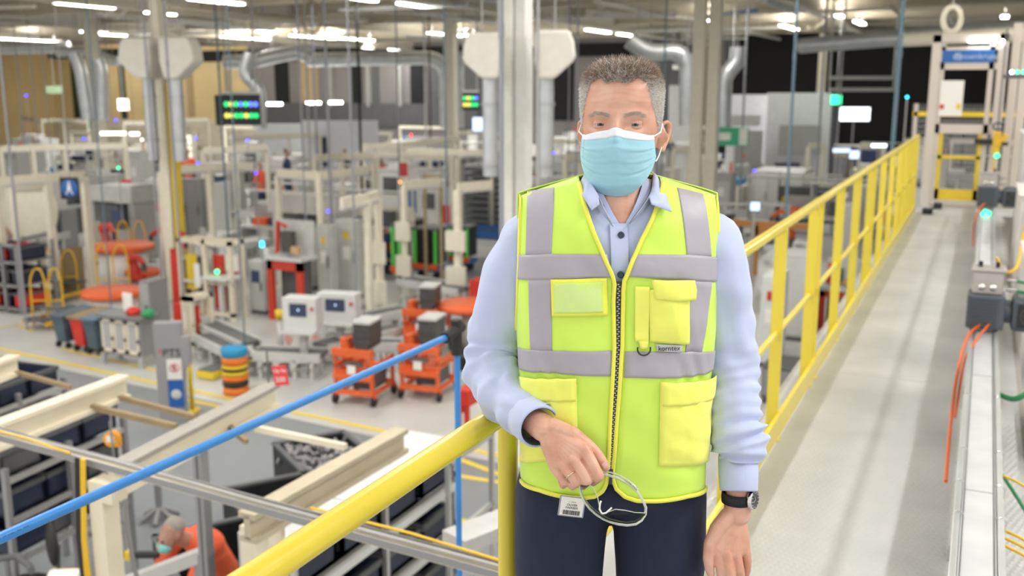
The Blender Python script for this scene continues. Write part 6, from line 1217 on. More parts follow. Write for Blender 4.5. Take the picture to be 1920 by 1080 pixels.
# neck of the shirt is hidden by the collar; sleeves
def sleeve(mb, keys, n=40, seed=0, wam=.004, folds=()):
    """keys: (px, py, F, radius-across, radius-deep)"""
    P = [L3(k[0], k[1], k[2]) for k in keys]; R = [(k[3], k[4]) for k in keys]
    K = len(keys); m = 90; rows = []; axis = []
    def cr(a, b, c, d, t): return .5*((2*b)+(-a+c)*t+(2*a-5*b+4*c-d)*t*t+(-a+3*b-3*c+d)*t**3)
    pts = []; rad = []
    for i in range(m+1):
        q = i/m*(K-1); k = min(int(q), K-2); t = q-k
        g = lambda A, j: A[max(0, min(K-1, j))]
        pts.append(cr(g(P, k-1), g(P, k), g(P, k+1), g(P, k+2), t))
        rad.append((lerp(R[k][0], R[k+1][0], t), lerp(R[k][1], R[k+1][1], t)))
    for i, p in enumerate(pts):
        t = (pts[min(i+1, m)]-pts[max(i-1, 0)]).normalized(); a = t.cross(Vector((0, 1, 0))).normalized(); b = a.cross(t).normalized(); s = i/m
        row = []
        for j in range(n):
            q = 2*PI*j/n; f = 0
            for (s0, w, amp, nf, ph, sl) in folds:
                e = math.exp(-((s-s0)/w)**2)
                f += 1.7*e*amp*math.sin(nf*(s-s0)*2*PI/w*.5+ph+sl*math.cos(q+ph))*(.6+.4*math.sin(q*1+ph*2))
            f += wam*noise.noise(Vector((s*14+seed, math.cos(q)*1.2, math.sin(q)*1.2)))+wam*.6*noise.noise(Vector((s*5+seed, math.cos(q)*2.5+3, math.sin(q)*2.5)))
            row.append(p+a*math.cos(q)*(rad[i][0]+f)+b*math.sin(q)*(rad[i][1]+f))
        rows.append(row)
    mb.grid(rows, close=True); return pts
sleeve(mb, [(1035, 452, 1.97, .050, .075), (1003, 462, 1.97, .074, .082), (970, 520, 1.98, .072, .078), (946, 590, 1.99, .066, .070), (930, 645, 1.99, .062, .064), (925, 690, 1.965, .058, .058),
            (946, 738, 1.91, .053, .052), (978, 768, 1.85, .046, .046), (1008, 797, 1.795, .040, .040)], seed=2, wam=.009,
       folds=[(.60, .10, .0050, 3, 0, 1.5), (.35, .2, .004, 1.5, 1, 2.5), (.8, .12, .003, 2, 2, 2)])
sleeve(mb, [(1285, 455, 1.95, .050, .075), (1322, 460, 1.95, .073, .080), (1343, 520, 1.95, .068, .076), (1352, 590, 1.95, .065, .070), (1360, 650, 1.95, .063, .066), (1367, 700, 1.94, .060, .062),
            (1372, 750, 1.92, .056, .058), (1377, 800, 1.90, .055, .056), (1386, 838, 1.89, .054, .055), (1385, 862, 1.885, .039, .042)], seed=5, wam=.008,
       folds=[(.62, .12, .0045, 4, 0, .9), (.80, .10, .0050, 3, 1, 1.2), (.3, .2, .003, 1.5, 2, 2.2), (.93, .05, .004, 1, 2, 2)])
shirt = mb.build('shirt', 'shirt', man, sub=0)
def cuff(p0, p1, r0, r1, dark=False):
    m_ = MB(); a, b = L3(*p0), L3(*p1); t = (b-a).normalized(); x = t.cross(Vector((0, 1, 0))).normalized(); y = x.cross(t)
    prof = [(0, r0), (.03, r0+.004), (.5, (r0+r1)/2+.004), (.95, r1+.003), (1, r1+.001), (.97, r1-.002), (.5, (r0+r1)/2-.001)]
    m_.grid([[a+t*(b-a).length*s+x*math.cos(2*PI*j/36)*r+y*math.sin(2*PI*j/36)*r for j in range(36)] for s, r in prof], close=True)
    o = m_.build('cuff', 'shirt', shirt)
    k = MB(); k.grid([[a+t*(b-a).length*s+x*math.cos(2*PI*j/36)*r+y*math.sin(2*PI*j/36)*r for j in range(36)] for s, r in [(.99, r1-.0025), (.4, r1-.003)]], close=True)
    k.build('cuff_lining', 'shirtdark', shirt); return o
cuff((988, 779, 1.835), (1012, 801, 1.783), .0415, .0395)
cuff((1384, 858, 1.885), (1385, 921, 1.86), .0355, .0345)
# placket, buttons, collar
quad('placket', [(1143, 420), (1178, 420), (1180, 560), (1146, 560)], 'shirt', shirt, off=-.002, th=.002)
def disc_on(px, py, r, off, m, parent, name, t=.002):
    ph, z = uv(px, py); c = S(ph, z, off); n = (S(ph, z, off+.01)-c).normalized(); k = MB(); k.lathe(c, [(0, t), (r*.5, t*.8), (r*.6, t*1.2), (r, t), (r, -t)], 18, ax=n); return k.build(name, m, parent)
for p in [(1128, 389), (1165, 441), (1164, 515)]: disc_on(*p, .0062, .002, 'button', shirt, 'button')
def collar():
    # paired fold-line / outer-edge keys from the left front round the nape to the right front (pixels with forward distance)
    fold = [(1121, 366, 1.846), (1113, 352, 1.865), (1104, 335, 1.895), (1099, 325, 1.93), (1110, 318, 1.98), (1165, 312, 2.01), (1212, 318, 1.98), (1226, 326, 1.93), (1224, 341, 1.895), (1223, 356, 1.865), (1216, 372, 1.846)]
    edge = [(1124, 383, 1.826), (1109, 394, 1.822), (1094, 370, 1.85), (1083, 348, 1.905), (1085, 342, 2.0), (1165, 345, 2.045), (1240, 342, 2.0), (1243, 349, 1.905), (1251, 374, 1.852), (1259, 397, 1.825), (1222, 383, 1.826)]
    base = [(1150, 425, 1.832), (1128, 400, 1.84), (1104, 368, 1.87), (1096, 350, 1.93), (1105, 345, 1.99), (1165, 342, 2.02), (1220, 345, 1.99), (1232, 352, 1.93), (1226, 374, 1.87), (1203, 400, 1.84), (1180, 420, 1.832)]
    def crv(K, n=60):
        P = [L3(*k) for k in K]; out = []
        for i in range(n+1):
            q = i/n*(len(P)-1); k = min(int(q), len(P)-2); t = q-k; t = t*t*(3-2*t)*.35+t*.65; out.append(P[k].lerp(P[k+1], t))
        return out
    F_, E, B = crv(fold), crv(edge), crv(base)
    out = lambda a: Vector((a.x+.04, a.y, 0)).normalized()
    rows = [B, [b.lerp(f, .5)+Vector((0, -.001, 0)) for b, f in zip(B, F_)], F_, [f.lerp(e, .18)+Vector((0, -.004, .003)) for f, e in zip(F_, E)], [f.lerp(e, .6)+Vector((0, -.003, 0)) for f, e in zip(F_, E)], E]
    k = MB(); k.grid(rows); o = k.build('collar', 'shirt', shirt, solid=.0022); o.modifiers['s'].offset = 0
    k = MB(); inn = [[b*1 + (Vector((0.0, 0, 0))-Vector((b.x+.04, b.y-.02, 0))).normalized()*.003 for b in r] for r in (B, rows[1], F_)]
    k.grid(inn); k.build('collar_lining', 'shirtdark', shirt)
collar()
# --- trousers and shoes
mb = MB()
caps(mb, [(-.100, .015, .95, .100), (-.106, .01, .80, .095), (-.105, .02, .55, .080), (-.11, .03, .30, .066), (-.112, .04, .11, .062)], 20)
caps(mb, [(.100, .015, .95, .100), (.106, .01, .80, .095), (.105, .02, .55, .080), (.11, .03, .30, .066), (.112, .04, .11, .062)], 20)
mb.ell((-.0, .005, 1.02), (.178, .122, .105), 24, 14); mb.ell((0, .0, 1.0), (.178, .12, .08), 24, 14); mb.ell((0, 0, 1.06), (.170, .116, .10), 20, 12)
vs, fs = remesh(mb, .009, 8)
vs = [(x*(1+.0), y+.004*noise.noise(Vector((x*14, z*6, 2)))+.004*noise.noise(Vector((x*30, z*9+x*20, 5))), z) for x, y, z in vs]
tr = MB().add(vs, fs, True).build('trousers', 'trousers', man)
for s in (-1, 1):
    k = MB(); k.tube([(s*.115, .10, .05), (s*.115, .03, .055), (s*.12, -.06, .045), (s*.125, -.14, .033), (s*.127, -.19, .028)], [(.03, .035), (.042, .045), (.044, .042), (.046, .030), (.028, .018)], 16)
    k.box((s*.121, -.045, .008), (.088, .28, .016)); k.build('shoe', 'shoe', man, bevel=.004)
# --- vest: two fronts, back, piping, zip, strips, pockets
hemL = [(1140, 886), (1137, 905), (1130, 918), (1117, 928), (1098, 931), (1060, 926), (1020, 914), (986, 899)]
hemR = [(1148, 886), (1152, 906), (1158, 917), (1170, 927), (1190, 933), (1230, 933), (1280, 926), (1326, 912)]
openL = [(1153, 527), (1151, 560), (1152, 650), (1147, 740), (1143, 820), (1140, 886)]
neckL = [(1090, 349), (1099, 385), (1112, 425), (1130, 470), (1146, 508), (1153, 527)]
openR = [(1168, 527), (1168, 560), (1166, 650), (1160, 740), (1154, 820), (1148, 886)]
neckR = [(1238, 349), (1232, 375), (1217, 415), (1200, 450), (1182, 490), (1168, 527)]
def front(side):
    op, nk, hem = (openL, neckL, hemL) if side < 0 else (openR, neckR, hemR)
    inner = [uv(*p) for p in nk+op[1:]][::-1]       # bottom to top
    hm = [uv(*p) for p in hem]
    zt = zsh(.19)-.001; ix = inner[-1]; ix = (ix[0], zsh(half(1.5)*abs(math.sin(ix[0]))**(2/PW))-.001); inner[-1] = ix
    hm[-1] = (side*PI/2, hm[-1][1]); outer = [(side*PI/2, hm[-1][1]), (side*PI/2, 1.30), (side*1.42, 1.36), (side*1.30, 1.45), (side*1.27, 1.53), (side*1.24, 1.563)]
    top = []
    for i in range(9):
        ph = lerp(ix[0], outer[-1][0], i/8); x = half(1.5)*abs(math.sin(ph))**(2/PW); top.append((ph, zsh(x)-.0005))
    return inner, hm, outer, top
vest = None
for side in (-1, 1):
    inner, hm, outer, top = front(side)
    g = coons(top, hm, inner, outer, 34, 60)
    rows = [[S(ph, z, .008) for ph, z in r] for r in g]
    k = MB(); k.grid(rows)
    if vest is None: vest = k
    else: vest.add(k.v, k.f, True)
bk = ring_rows(.008, True, 1.0, -1.45, 1.45); vest.grid(bk[:44][::-1])
side_z = [1.0+i*.03 for i in range(11)]
for s in (-1, 1):
    vest.grid([[S(s*PI/2, z, .008, False)+Vector((0, 0, 0)), S(s*1.5, z, .008, True), S(s*1.45, z, .008, True)] for z in side_z])
vest = vest.build('vest', 'vest', man, solid=.003); vest.modifiers['s'].offset = 0
def ribbon(name, pts, w, m, off=.012, th=.002, n=50, uvs=False):
    """narrow tape along a line on the vest"""
    q = pts if uvs else [uv(*p) for p in pts]; L = []; 
    for i in range(n+1):
        ph, z = poly_at(q, i/n); L.append((S(ph, z, off), (S(ph, z, off+.01)-S(ph, z, off)).normalized()))
    rows = []
    for i, (p, nn) in enumerate(L):
        t = (L[min(i+1, n)][0]-L[max(i-1, 0)][0]).normalized(); b = t.cross(nn).normalized()
        rows.append([p-b*w/2-nn*th, p-b*w/2+nn*th, p+nn*th*1.3, p+b*w/2+nn*th, p+b*w/2-nn*th])
    k = MB(); k.grid(rows); return k.build(name, m, vest)
ribbon('piping', neckL+openL[1:]+hemL[1:], .0075, 'piping', n=120); ribbon('piping', neckR+openR[1:]+hemR[1:], .0075, 'piping', n=120)
for s in (-1, 1):
    inner, hm, outer, top = front(s); ribbon('piping', outer[1:], .009, 'piping', uvs=True, off=.010)
patch('zipper', [(1154, 527), (1167, 527)], [(1140, 888), (1149, 888)], [(1140, 888), (1144, 820), (1148, 740), (1152, 650), (1152, 560), (1154, 527)], [(1149, 888), (1153, 820), (1159, 740), (1165, 650), (1167, 560), (1167, 527)], 'zip', vest, off=.009, nu=3, nv=50)
k = MB()
for i in range(84):
    py = 532+i*4.2; px = interp(py, [527, 560, 650, 740, 820, 888], [1160.5, 1159.5, 1158.5, 1153.5, 1148.5, 1144.5])+(1.2 if i % 2 else -1.2)
    ph, z = uv(px, py); c = S(ph, z, .0115); k.box(c, (.0035, .0022, .0021))
k.build('zip_teeth', 'steel', vest)
k = MB(); ph, z = uv(1145, 880); c = S(ph, z, .014); k.box(c, (.008, .004, .014)); k.box(c+Vector((0, -.002, -.014)), (.005, .002, .018)); k.build('zip_puller', 'zip', vest)
R_ = 'reflective'
def strip_on(q, **k): return quad('reflective_strip', q, R_, vest, off=.0110, th=.0012, nu=20, nv=10, **k)
strip_on([(998, 364), (1046, 357), (1040, 478), (995, 478)]); strip_on([(1000, 520), (1040, 520), (1042, 658), (1004, 658)])
strip_on([(1263, 357), (1309, 368), (1324, 482), (1281, 482)]); strip_on([(1286, 523), (1325, 525), (1306, 658), (1277, 658)])
def longstrip(L, R):
    return patch('reflective_strip', L, R, [R[0], L[0]], [R[-1], L[-1]], R_, vest, off=.0114, th=.0012, nu=26, nv=8)
longstrip([(966, 476), (1040, 475), (1139, 475)], [(966, 521), (1040, 522), (1150, 519)])
longstrip([(1187, 475), (1281, 476), (1346, 482)], [(1171, 517), (1240, 521), (1346, 526)])
longstrip([(970, 650), (1045, 655), (1147, 655)], [(975, 690), (1040, 697), (1147, 702)])
longstrip([(1171, 657), (1280, 657), (1342, 655)], [(1168, 705), (1240, 706), (1342, 690)])
# ID pouch
p = quad('pocket', [(1041, 522), (1139, 520), (1141, 590), (1043, 591)], 'piping', vest, off=.0135, th=.002)
quad('pouch_back', [(1046, 528), (1132, 527), (1133, 584), (1048, 585)], 'vest', vest, off=.0150, th=.001)
quad('clear_window', [(1047, 529), (1131, 528), (1132, 583), (1049, 584)], 'pouch', vest, off=.0158, th=.001, nu=30, nv=20, puff=.004, bulge=.0015)
# pen slot, chest pocket with flap, D-ring, maker's label
quad('pocket', [(1188, 535), (1213, 535), (1212, 639), (1188, 639)], 'pocket', vest, off=.0135, th=.002)
quad('webbing_loop', [(1194, 637), (1211, 637), (1210, 652), (1197, 652)], 'pocket', vest, off=.015, th=.002, nu=3, nv=3)
ph, z = uv(1202, 651); c = S(ph, z, .019); k = MB(); k.tube([c+Vector((.012*math.cos(a), 0, .012*math.sin(a))) for a in [PI*.9+i*PI*1.2/16 for i in range(17)]], .0016, 8); k.build('d_ring', 'zip', vest)
p = patch('pocket', [(1213, 540), (1282, 538)], [(1214, 638), (1282, 643)], [(1214, 638), (1213, 590), (1213, 540)], [(1282, 643), (1281, 590), (1282, 538)], 'pocket', vest, off=.014, th=.002, nu=16, nv=20, bulge=.009, puff=.005)
patch('pocket_flap', [(1212, 520), (1284, 522)], [(1219, 555), (1250, 560), (1286, 558)], [(1219, 555), (1212, 520)], [(1286, 558), (1287, 540), (1284, 522)], 'pocket', vest, off=.024, th=.002, nu=14, nv=8, bulge=.003)
q = quad('brand_label', [(1224, 643), (1270, 644), (1268, 658), (1226, 656)], 'label', vest, off=.0135, th=.0012, nu=6, nv=3)
ph, z = uv(1246, 650); c = S(ph, z, .0155)
text('label_lettering', 'korntex', .0128, c+Vector((0, -.001, 0)), (PI/2, math.radians(-1.5), 0), 'black', vest)
# lower cargo pockets
def cargo(body, flap):
    quad('pocket', body, 'pocket', vest, off=.012, th=.003, nu=16, nv=20, bulge=.006, puff=.006)
    quad('pocket_flap', flap, 'pocket', vest, off=.018, th=.002, nu=14, nv=8, bulge=.003)
cargo([(1232, 712), (1332, 712), (1330, 862), (1229, 868)], [(1230, 712), (1334, 702), (1332, 742), (1232, 755)])
cargo([(988, 715), (1086, 718), (1086, 850), (985, 862)], [(990, 703), (1087, 705), (1087, 748), (995, 742)])
# --- badge
k = MB(); a = L3(1072, 950, 1.79); k.box(a, (.050, .004, .042), R=Matrix.Rotation(math.radians(7), 3, 'Y')); bdg = k.build('badge', 'glassgrey', man, bevel=.002)
k = MB(); k.box(a+Vector((0, -.0028, .001)), (.044, .001, .037), R=Matrix.Rotation(math.radians(7), 3, 'Y')); k.build('badge_card', 'paper', bdg)
k = MB()
Rb = Matrix.Rotation(math.radians(7), 3, 'Y'); xx = -.016
while xx < .016:
    ww = random.choice([.0006, .0010, .0014]); k.box(a+Rb @ Vector((xx+ww/2, -.0036, -.011)), (ww, .0006, .009), R=Rb); xx += ww+random.choice([.0006, .0009])
k.build('barcode', 'black', bdg)
for s_, dz, sz in (('OLIVER', .0045, .0062), ('FAERBER', -.0015, .0062), ('VISITOR'[:0]+'•  •••••', .0105, .005)):
    text('badge_lettering', s_, sz, a+Rb @ Vector((.0, -.0036, dz)), (PI/2, math.radians(7), 0), 'black', bdg, ext=.0001)
# --- body: head, neck, ears, arms and hands in one skin mesh
HY = math.radians(12)     # head turned a little towards the picture's left
HC = Vector((.006, .015, 1.713))      # centre of the skull
HR = Matrix.Rotation(-HY, 3, 'Z')
def hp(x, y, z): return HC+HR @ Vector((x, y, z))
HZ = [-.131, -.124, -.110, -.092, -.070, -.045, -.018, .008, .033, .056, .077, .091, .101, .106]
HW = [.012, .028, .042, .053, .062, .069, .0740, .0775, .0790, .0780, .072, .056, .036, .010]
HF = [.058, .074, .083, .086, .087, .088, .088, .085, .0905, .087, .075, .057, .037, .010]   # face forward of axis
HB = [.000, .015, .040, .060, .074, .084, .092, .097, .099, .095, .083, .063, .041, .012]
def head_y(x, z, back=False):
    W = interp(z, HZ, HW); D = interp(z, HZ, HB if back else HF); s = min(abs(x)/W, 1); p = 2.2 if z > -.05 else 2.0
    y = D*(1-s**p)**(1/p)
    if not back:
        g = lambda cx, cz, sx, sz, a: a*math.exp(-((x-cx)/sx)**2-((z-cz)/sz)**2)
        nz_ = interp(z, [-.062, -.052, -.035, -.01, .008, .02], [0, .018, .024, .014, .006, 0])
        y += nz_*math.exp(-(x/(.009+.006*max(0, min(1, (-z)/.045))))**2)
        y += g(-.031, -.011, .017, .0095, -.0105)+g(.031, -.011, .017, .0095, -.0105)      # sockets
        y += g(-.030, .010, .022, .007, .0062)+g(.030, .010, .022, .007, .0062)             # brows
        y += g(0, .004, .006, .010, -.0025)                                                # glabella
        y += g(-.036, -.034, .018, .012, .004)+g(.036, -.034, .018, .012, .004)
        y += g(-.014, -.016, .007, .016, -.003)+g(.014, -.016, .007, .016, -.003)
        for zz, a in ((.031, .0011), (.0425, .0012), (.052, .0009)): y -= a*math.exp(-((z-zz-.004*math.cos(x*60))/.0016)**2)*math.exp(-(x/.042)**4)
        for xx in (-.0065, .0065): y -= .0012*math.exp(-((x-xx)/.0016)**2)*math.exp(-((z-.010)/.010)**2)
        for sg in (-1, 1):
            y -= .0014*math.exp(-((z+.026+.10*abs(x-sg*.030))/.0018)**2)*math.exp(-((x-sg*.030)/.016)**2)
    return y
mb = MB(); rows = []
for j in range(121):
    z = lerp(-.131, .106, .5-.5*math.cos(PI*j/120)); row = []; W = interp(z, HZ, HW)
    for i in range(100):
        a = 2*PI*i/100; x = W*math.sin(a); b = math.cos(a) < 0
        y = head_y(x*.9999, z, b)
        row.append(hp(x, y if b else -y, z))
    rows.append(row)
mb.grid(rows, close=True); mb.add(rows[0][::-1], [tuple(range(100))]); mb.add(rows[-1], [tuple(range(100))])
# neck
mb.tube([(.004, .045, 1.66), (.002, .040, 1.60), (.0, .035, 1.55), (.0, .03, 1.50), (.0, .03, 1.42)], [(.058, .060), (.060, .060), (.064, .062), (.085, .066), (.10, .06)], 28)
mb.tube([(.0, -.005, 1.60), (.0, -.035, 1.54), (0, -.056, 1.48), (0, -.066, 1.42)], [(.045, .04), (.052, .036), (.058, .036), (.05, .03)], 24)
# ears
def ear(s):
    c = hp(s*(.0735 if s > 0 else .0700), .014, -.036); ax = HR @ Vector((s*.36, .93, 0)).normalized(); up = Vector((0, -.08, 1)).normalized(); nn = HR @ Vector((s*.93, -.36, 0)).normalized()
    q = lambda a, b, h=0: c+ax*a+up*b+nn*h
    qq = q; q = lambda a, b, h=0: c+(qq(a, b, h)-c)*.86
    pts = [q(-.004, .020, .002), q(.004, .031, .006), q(.014, .034, .009), q(.024, .028, .011), q(.027, .014, .011), q(.023, -.002, .009), q(.015, -.016, .007), q(.007, -.027, .004), q(-.001, -.026, .001)]
    caps(mb, [(*p, r) for p, r in zip(pts, [.0032, .0036, .0038, .0040, .0040, .0038, .0042, .0062, .0040])], 10)
    caps(mb, [(*q(.010, .020, .002), .0030), (*q(.016, .010, .004), .0030), (*q(.014, -.004, .004), .0032), (*q(.006, -.014, .003), .0034)], 8)
    mb.tube([q(-.006, .0, -.012), q(.009, .004, -.001)], [(.022, .012), (.028, .017)], 16)
    mb.ell(q(-.003, -.006, .003), .0042, 8, 6); mb.tube([q(.002, .018, -.004), q(.006, -.004, -.004), q(.002, -.024, -.006)], [.012, .015, .009], 12)
ear(-1); ear(1)
hv, hf = remesh(mb, .0017, 2)
# hands
def hand(wr_, kn, fingers, thumb, r0=.027, palm=.013):
    """wr_: wrist points with radii; kn: knuckle positions; fingers: chains with radii"""
    k = MB(); caps(k, wr_, 20)
    for q in range(len(kn)-1):
        a0, a1 = Vector(kn[q][:3]), Vector(kn[q+1][:3]); w0 = Vector(wr_[-1][:3])
        for t in np.linspace(0, 1, 4):
            e = a0.lerp(a1, t); caps(k, [(*w0.lerp(e, .05), palm*1.15), (*w0.lerp(e, .5), palm*1.12), (*e, palm*.82)], 12)
    for f_ in fingers: caps(k, f_, 14)
    caps(k, thumb, 14); return k
def L(px, py, F, r): p = L3(px, py, F); return (p.x, p.y, p.z, r)
h1 = hand([L(985, 776, 1.83, .024), L(1005, 792, 1.80, .0255), L(1020, 803, 1.782, .026)],
          [L(1096, 843, 1.722, 0), L(1077, 862, 1.722, 0), L(1057, 872, 1.728, 0), L(1040, 876, 1.74, 0)],
          [[L(1096, 843, 1.722, .0115), L(1111, 870, 1.708, .0108), L(1122, 893, 1.702, .0105), L(1112, 903, 1.722, .0088), L(1104, 901, 1.738, .0075)],
           [L(1077, 862, 1.720, .0118), L(1092, 884, 1.706, .0108), L(1101, 900, 1.702, .0105), L(1092, 910, 1.722, .0090), L(1086, 905, 1.738, .0075)],
           [L(1057, 872, 1.727, .0112), L(1070, 890, 1.712, .0104), L(1081, 903, 1.708, .0100), L(1074, 911, 1.726, .0086), L(1069, 905, 1.742, .0072)],
           [L(1040, 876, 1.74, .0104), L(1051, 892, 1.728, .0092), L(1060, 903, 1.724, .0086), L(1056, 909, 1.738, .0078), L(1052, 903, 1.75, .0066)]],
          [L(1035, 800, 1.775, .018), L(1072, 815, 1.752, .0165), L(1100, 835, 1.742, .0135), L(1119, 852, 1.735, .0115), L(1132, 870, 1.728, .0095), L(1136, 877, 1.727, .0078)])
h2 = hand([L(1385, 915, 1.87, .0255), L(1384, 945, 1.868, .0270), L(1382, 962, 1.866, .0275)],
          [L(1337, 1018, 1.845, 0), L(1357, 1038, 1.838, 0), L(1378, 1040, 1.842, 0), L(1397, 1028, 1.85, 0)],
          [[L(1344, 1020, 1.845, .0118), L(1352, 1062, 1.835, .0112), L(1356, 1092, 1.84, .0104), L(1354, 1112, 1.855, .0092), L(1350, 1122, 1.868, .0080)],
           [L(1361, 1036, 1.838, .0120), L(1369, 1076, 1.828, .0112), L(1372, 1106, 1.838, .0104), L(1370, 1122, 1.856, .0092), L(1366, 1128, 1.872, .008)],
           [L(1380, 1038, 1.842, .0115), L(1386, 1070, 1.834, .0106), L(1388, 1094, 1.845, .0100), L(1384, 1110, 1.862, .009), L(1380, 1116, 1.876, .008)],
           [L(1397, 1024, 1.85, .0102), L(1401, 1050, 1.848, .0094), L(1400, 1070, 1.858, .0088), L(1396, 1082, 1.872, .008), L(1392, 1086, 1.882, .007)]],
          [L(1366, 968, 1.858, .018), L(1346, 992, 1.85, .0165), L(1332, 1020, 1.842, .0135), L(1328, 1046, 1.838, .0112), L(1330, 1066, 1.838, .0095), L(1333, 1076, 1.838, .008)], palm=.0135)
body = MB(); body.add(hv, hf, True)
for hnd in (h1, h2):
    v_, f_ = remesh(hnd, .0014, 6, .5); body.add(v_, f_, True)
# arms under the sleeves and the trunk under the shirt join head and hands
k = MB(); a_ = [L3(1010, 470, 1.97), L3(928, 672, 1.985), L3(1000, 787, 1.81)]
caps(k, [(*a_[0], .035), (*a_[1], .028), (*a_[2], .022)], 12); b_ = [L3(1322, 470, 1.95), L3(1360, 672, 1.95), L3(1385, 930, 1.87)]
caps(k, [(*b_[0], .035), (*b_[1], .028), (*b_[2], .022)], 12); caps(k, [(*a_[0], .035), (-.0, .02, 1.42, .06), (*b_[0], .035)], 12)
k.ell((-.0, .0, 1.25), (.14, .085, .26), 16, 12); v_, f_ = remesh(k, .008, 2); body.add(v_, f_, True)
body = body.build('body', 'skin', man)
# nails
def nail(p, n, t, w, l):
    k = MB(); n = Vector(n).normalized(); t = Vector(t).normalized(); b = n.cross(t)
    k.grid([[Vector(p)+b*w*u+t*l*v+n*(.0012-.5*w*u*u*.9) for u in (-.5, -.25, 0, .25, .5)] for v in (-.5, 0, .5)])
    return k.build('fingernail', 'nail', body)
mat('nail', (.72, .42, .34), .3)
d1 = L3(1133, 872, 1.722)-L3(1124, 860, 1.722)
nail(L3(1134.5, 871.5, 1.7185), (.25, -.9, .35), d1, .010, .011)
d2 = L3(1331, 1070, 1.83)-L3(1330, 1050, 1.83); nail(L3(1329, 1067, 1.8285), (-.35, -.93, .1), d2, .010, .012)
# eyes with lids
for s in (-1, 1):
    c = hp(s*.0325, -.0640, -.0095)
    k = MB(); k.ell(c, .0122, 24, 16); ey = k.build('eyeball', 'eyewhite', man)
    g = (L3(960, 540, .01)+MAN0+Vector((0, 0, EYE))-MAN0-c); g = (Vector((-MAN0.x, -MAN0.y, EYE))-c).normalized()
    k = MB(); k.lathe(c+g*.0110, [(0, .0015), (.003, .0013), (.0064, .0002)], 20, ax=g); k.build('iris', 'iris', ey)
    k = MB(); k.lathe(c+g*.0122, [(0, .0008), (.0028, .0004)], 14, ax=g); k.build('pupil', 'pupil', ey)
    for up in (1, -1):
        rows = []
        for q in range(8):
            e = q/7; row = []
            for i in range(21):
                x = lerp(-1, 1, i/20); arch = (1-abs(x)**2.2)
                el = (math.radians(10)*arch-.02 if up > 0 else -math.radians(13)*arch-.02)+math.radians(-2)*x*s*0
                az = x*math.radians(60)
                el2 = lerp(el, up*math.radians(78), e); r = .0133+.0012*e if q else .0127
                v = Vector((math.sin(az)*math.cos(el2), -math.cos(az)*math.cos(el2), math.sin(el2)))*r
                row.append(c+HR @ Vector((v.x*1.12, v.y, v.z)))
            rows.append(row)
        k = MB(); k.grid(rows); k.build('eyelid', 'skin', man)
# hair and brows
def strands(items, name, parent):
    """items: root, direction, length, width, tint, bend"""
    V = []; Fc = []; T = []
    for (p, d, l, w_, tint, bend) in items:
        d = d.normalized(); a = d.cross(Vector((random.random(), random.random(), random.random()))).normalized(); b = d.cross(a); o = len(V)
        for q, (s, ww) in enumerate([(0, 1), (.5, .85), (.85, .5)]):
            c = p+d*l*s+bend*l*s*s
            for j in range(3):
                an = 2*PI*j/3; V.append(c+(a*math.cos(an)+b*math.sin(an))*w_*ww); T.append(tint)
        V.append(p+d*l+bend*l); T.append(tint)
        for q in (0, 1):
            for j in range(3): Fc.append((o+q*3+j, o+q*3+(j+1) % 3, o+q*3+3+(j+1) % 3, o+q*3+3+j))
        for j in range(3): Fc.append((o+6+j, o+6+(j+1) % 3, o+9))
    me = bpy.data.meshes.new(name); me.from_pydata([tuple(v) for v in V], [], Fc); me.materials.append(M['hair'])
    at_ = me.attributes.new('tint', 'FLOAT', 'POINT'); at_.data.foreach_set('value', T)
    me.polygons.foreach_set('use_smooth', [True]*len(Fc)); me.update(); o = bpy.data.objects.new(name, me); col.objects.link(o); o.parent = parent; return o
rnd = random.Random(3)
def hairline(x, front=True):
    """lowest z of hair on the front at side position x (head units)"""
    ax = abs(x); return interp(ax, [0, .02, .035, .05, .058, .066, .0735, .08], [.066, .064, .074, .066, .040, .010, -.030, -.040])
items = []
nh = 0
while nh < 15000:
    a = rnd.uniform(-PI, PI); z = rnd.uniform(-.045, .1059); W = interp(z, HZ, HW); 
    if rnd.random() > W/.0765+.15: continue
    x = W*math.sin(a); b = math.cos(a) < 0; y = head_y(x*.999, z, b); y = y if b else -y
    if not b and z < hairline(x): continue
    if b and z < -.045+.02*rnd.random() and abs(x) > .05 and y < .03: continue
    if b and y < .028 and z < -.012: continue          # around the ears
    h = .002; n = Vector((x/.0765**2, y/.095**2, max(z, -.02)/.11**2)).normalized(); top = min(1, max(0, (z-.050)/.035))
    jit = Vector((rnd.uniform(-1, 1), rnd.uniform(-1, 1), rnd.uniform(-1, 1)))
    dt = n*.55+Vector((0, -.40, .25))+jit*.42; ds = n*.34+Vector((0, .45, -.35))+jit*.20
    k_ = min(1, max(0, (z-.030)/.05)); k_ = k_*k_*(3-2*k_); d = ds.lerp(dt, k_)+Vector((0, .25*k_*(1-k_), 0))
    l = lerp(.008, .0165, top)*rnd.uniform(.6, 1.25)*(1-.45*min(1, max(0, (abs(x)-.045)/.025)))
    tint = min(1, max(0, rnd.gauss(lerp(.97, .34, min(1, max(0, (z-.050)/.030))), .12)))
    if abs(x) < .05 and z > .07 and not b: tint = min(1, max(0, rnd.choice([.15, .3, .45, .9])+rnd.gauss(0, .08)))
    items.append((hp(x, y, z), HR @ d, l, .00042, tint, HR @ (jit*.25+Vector((0, -.1*top, -.15)))*1.0)); nh += 1
cap_ = MB(); V_ = []; F_ = []
for j in range(70):
    z = lerp(-.045, .1058, (j/69)**.8); W = interp(z, HZ, HW)
    for i in range(120):
        a = 2*PI*i/120; x = W*math.sin(a); b = math.cos(a) < 0; y = head_y(x*.999, z, b); V_.append((x, y if b else -y, z))
def hairy(p):
    x, y, z = p
    if y < 0: return z > hairline(x)+.001
    return not (y < .028 and z < -.012)
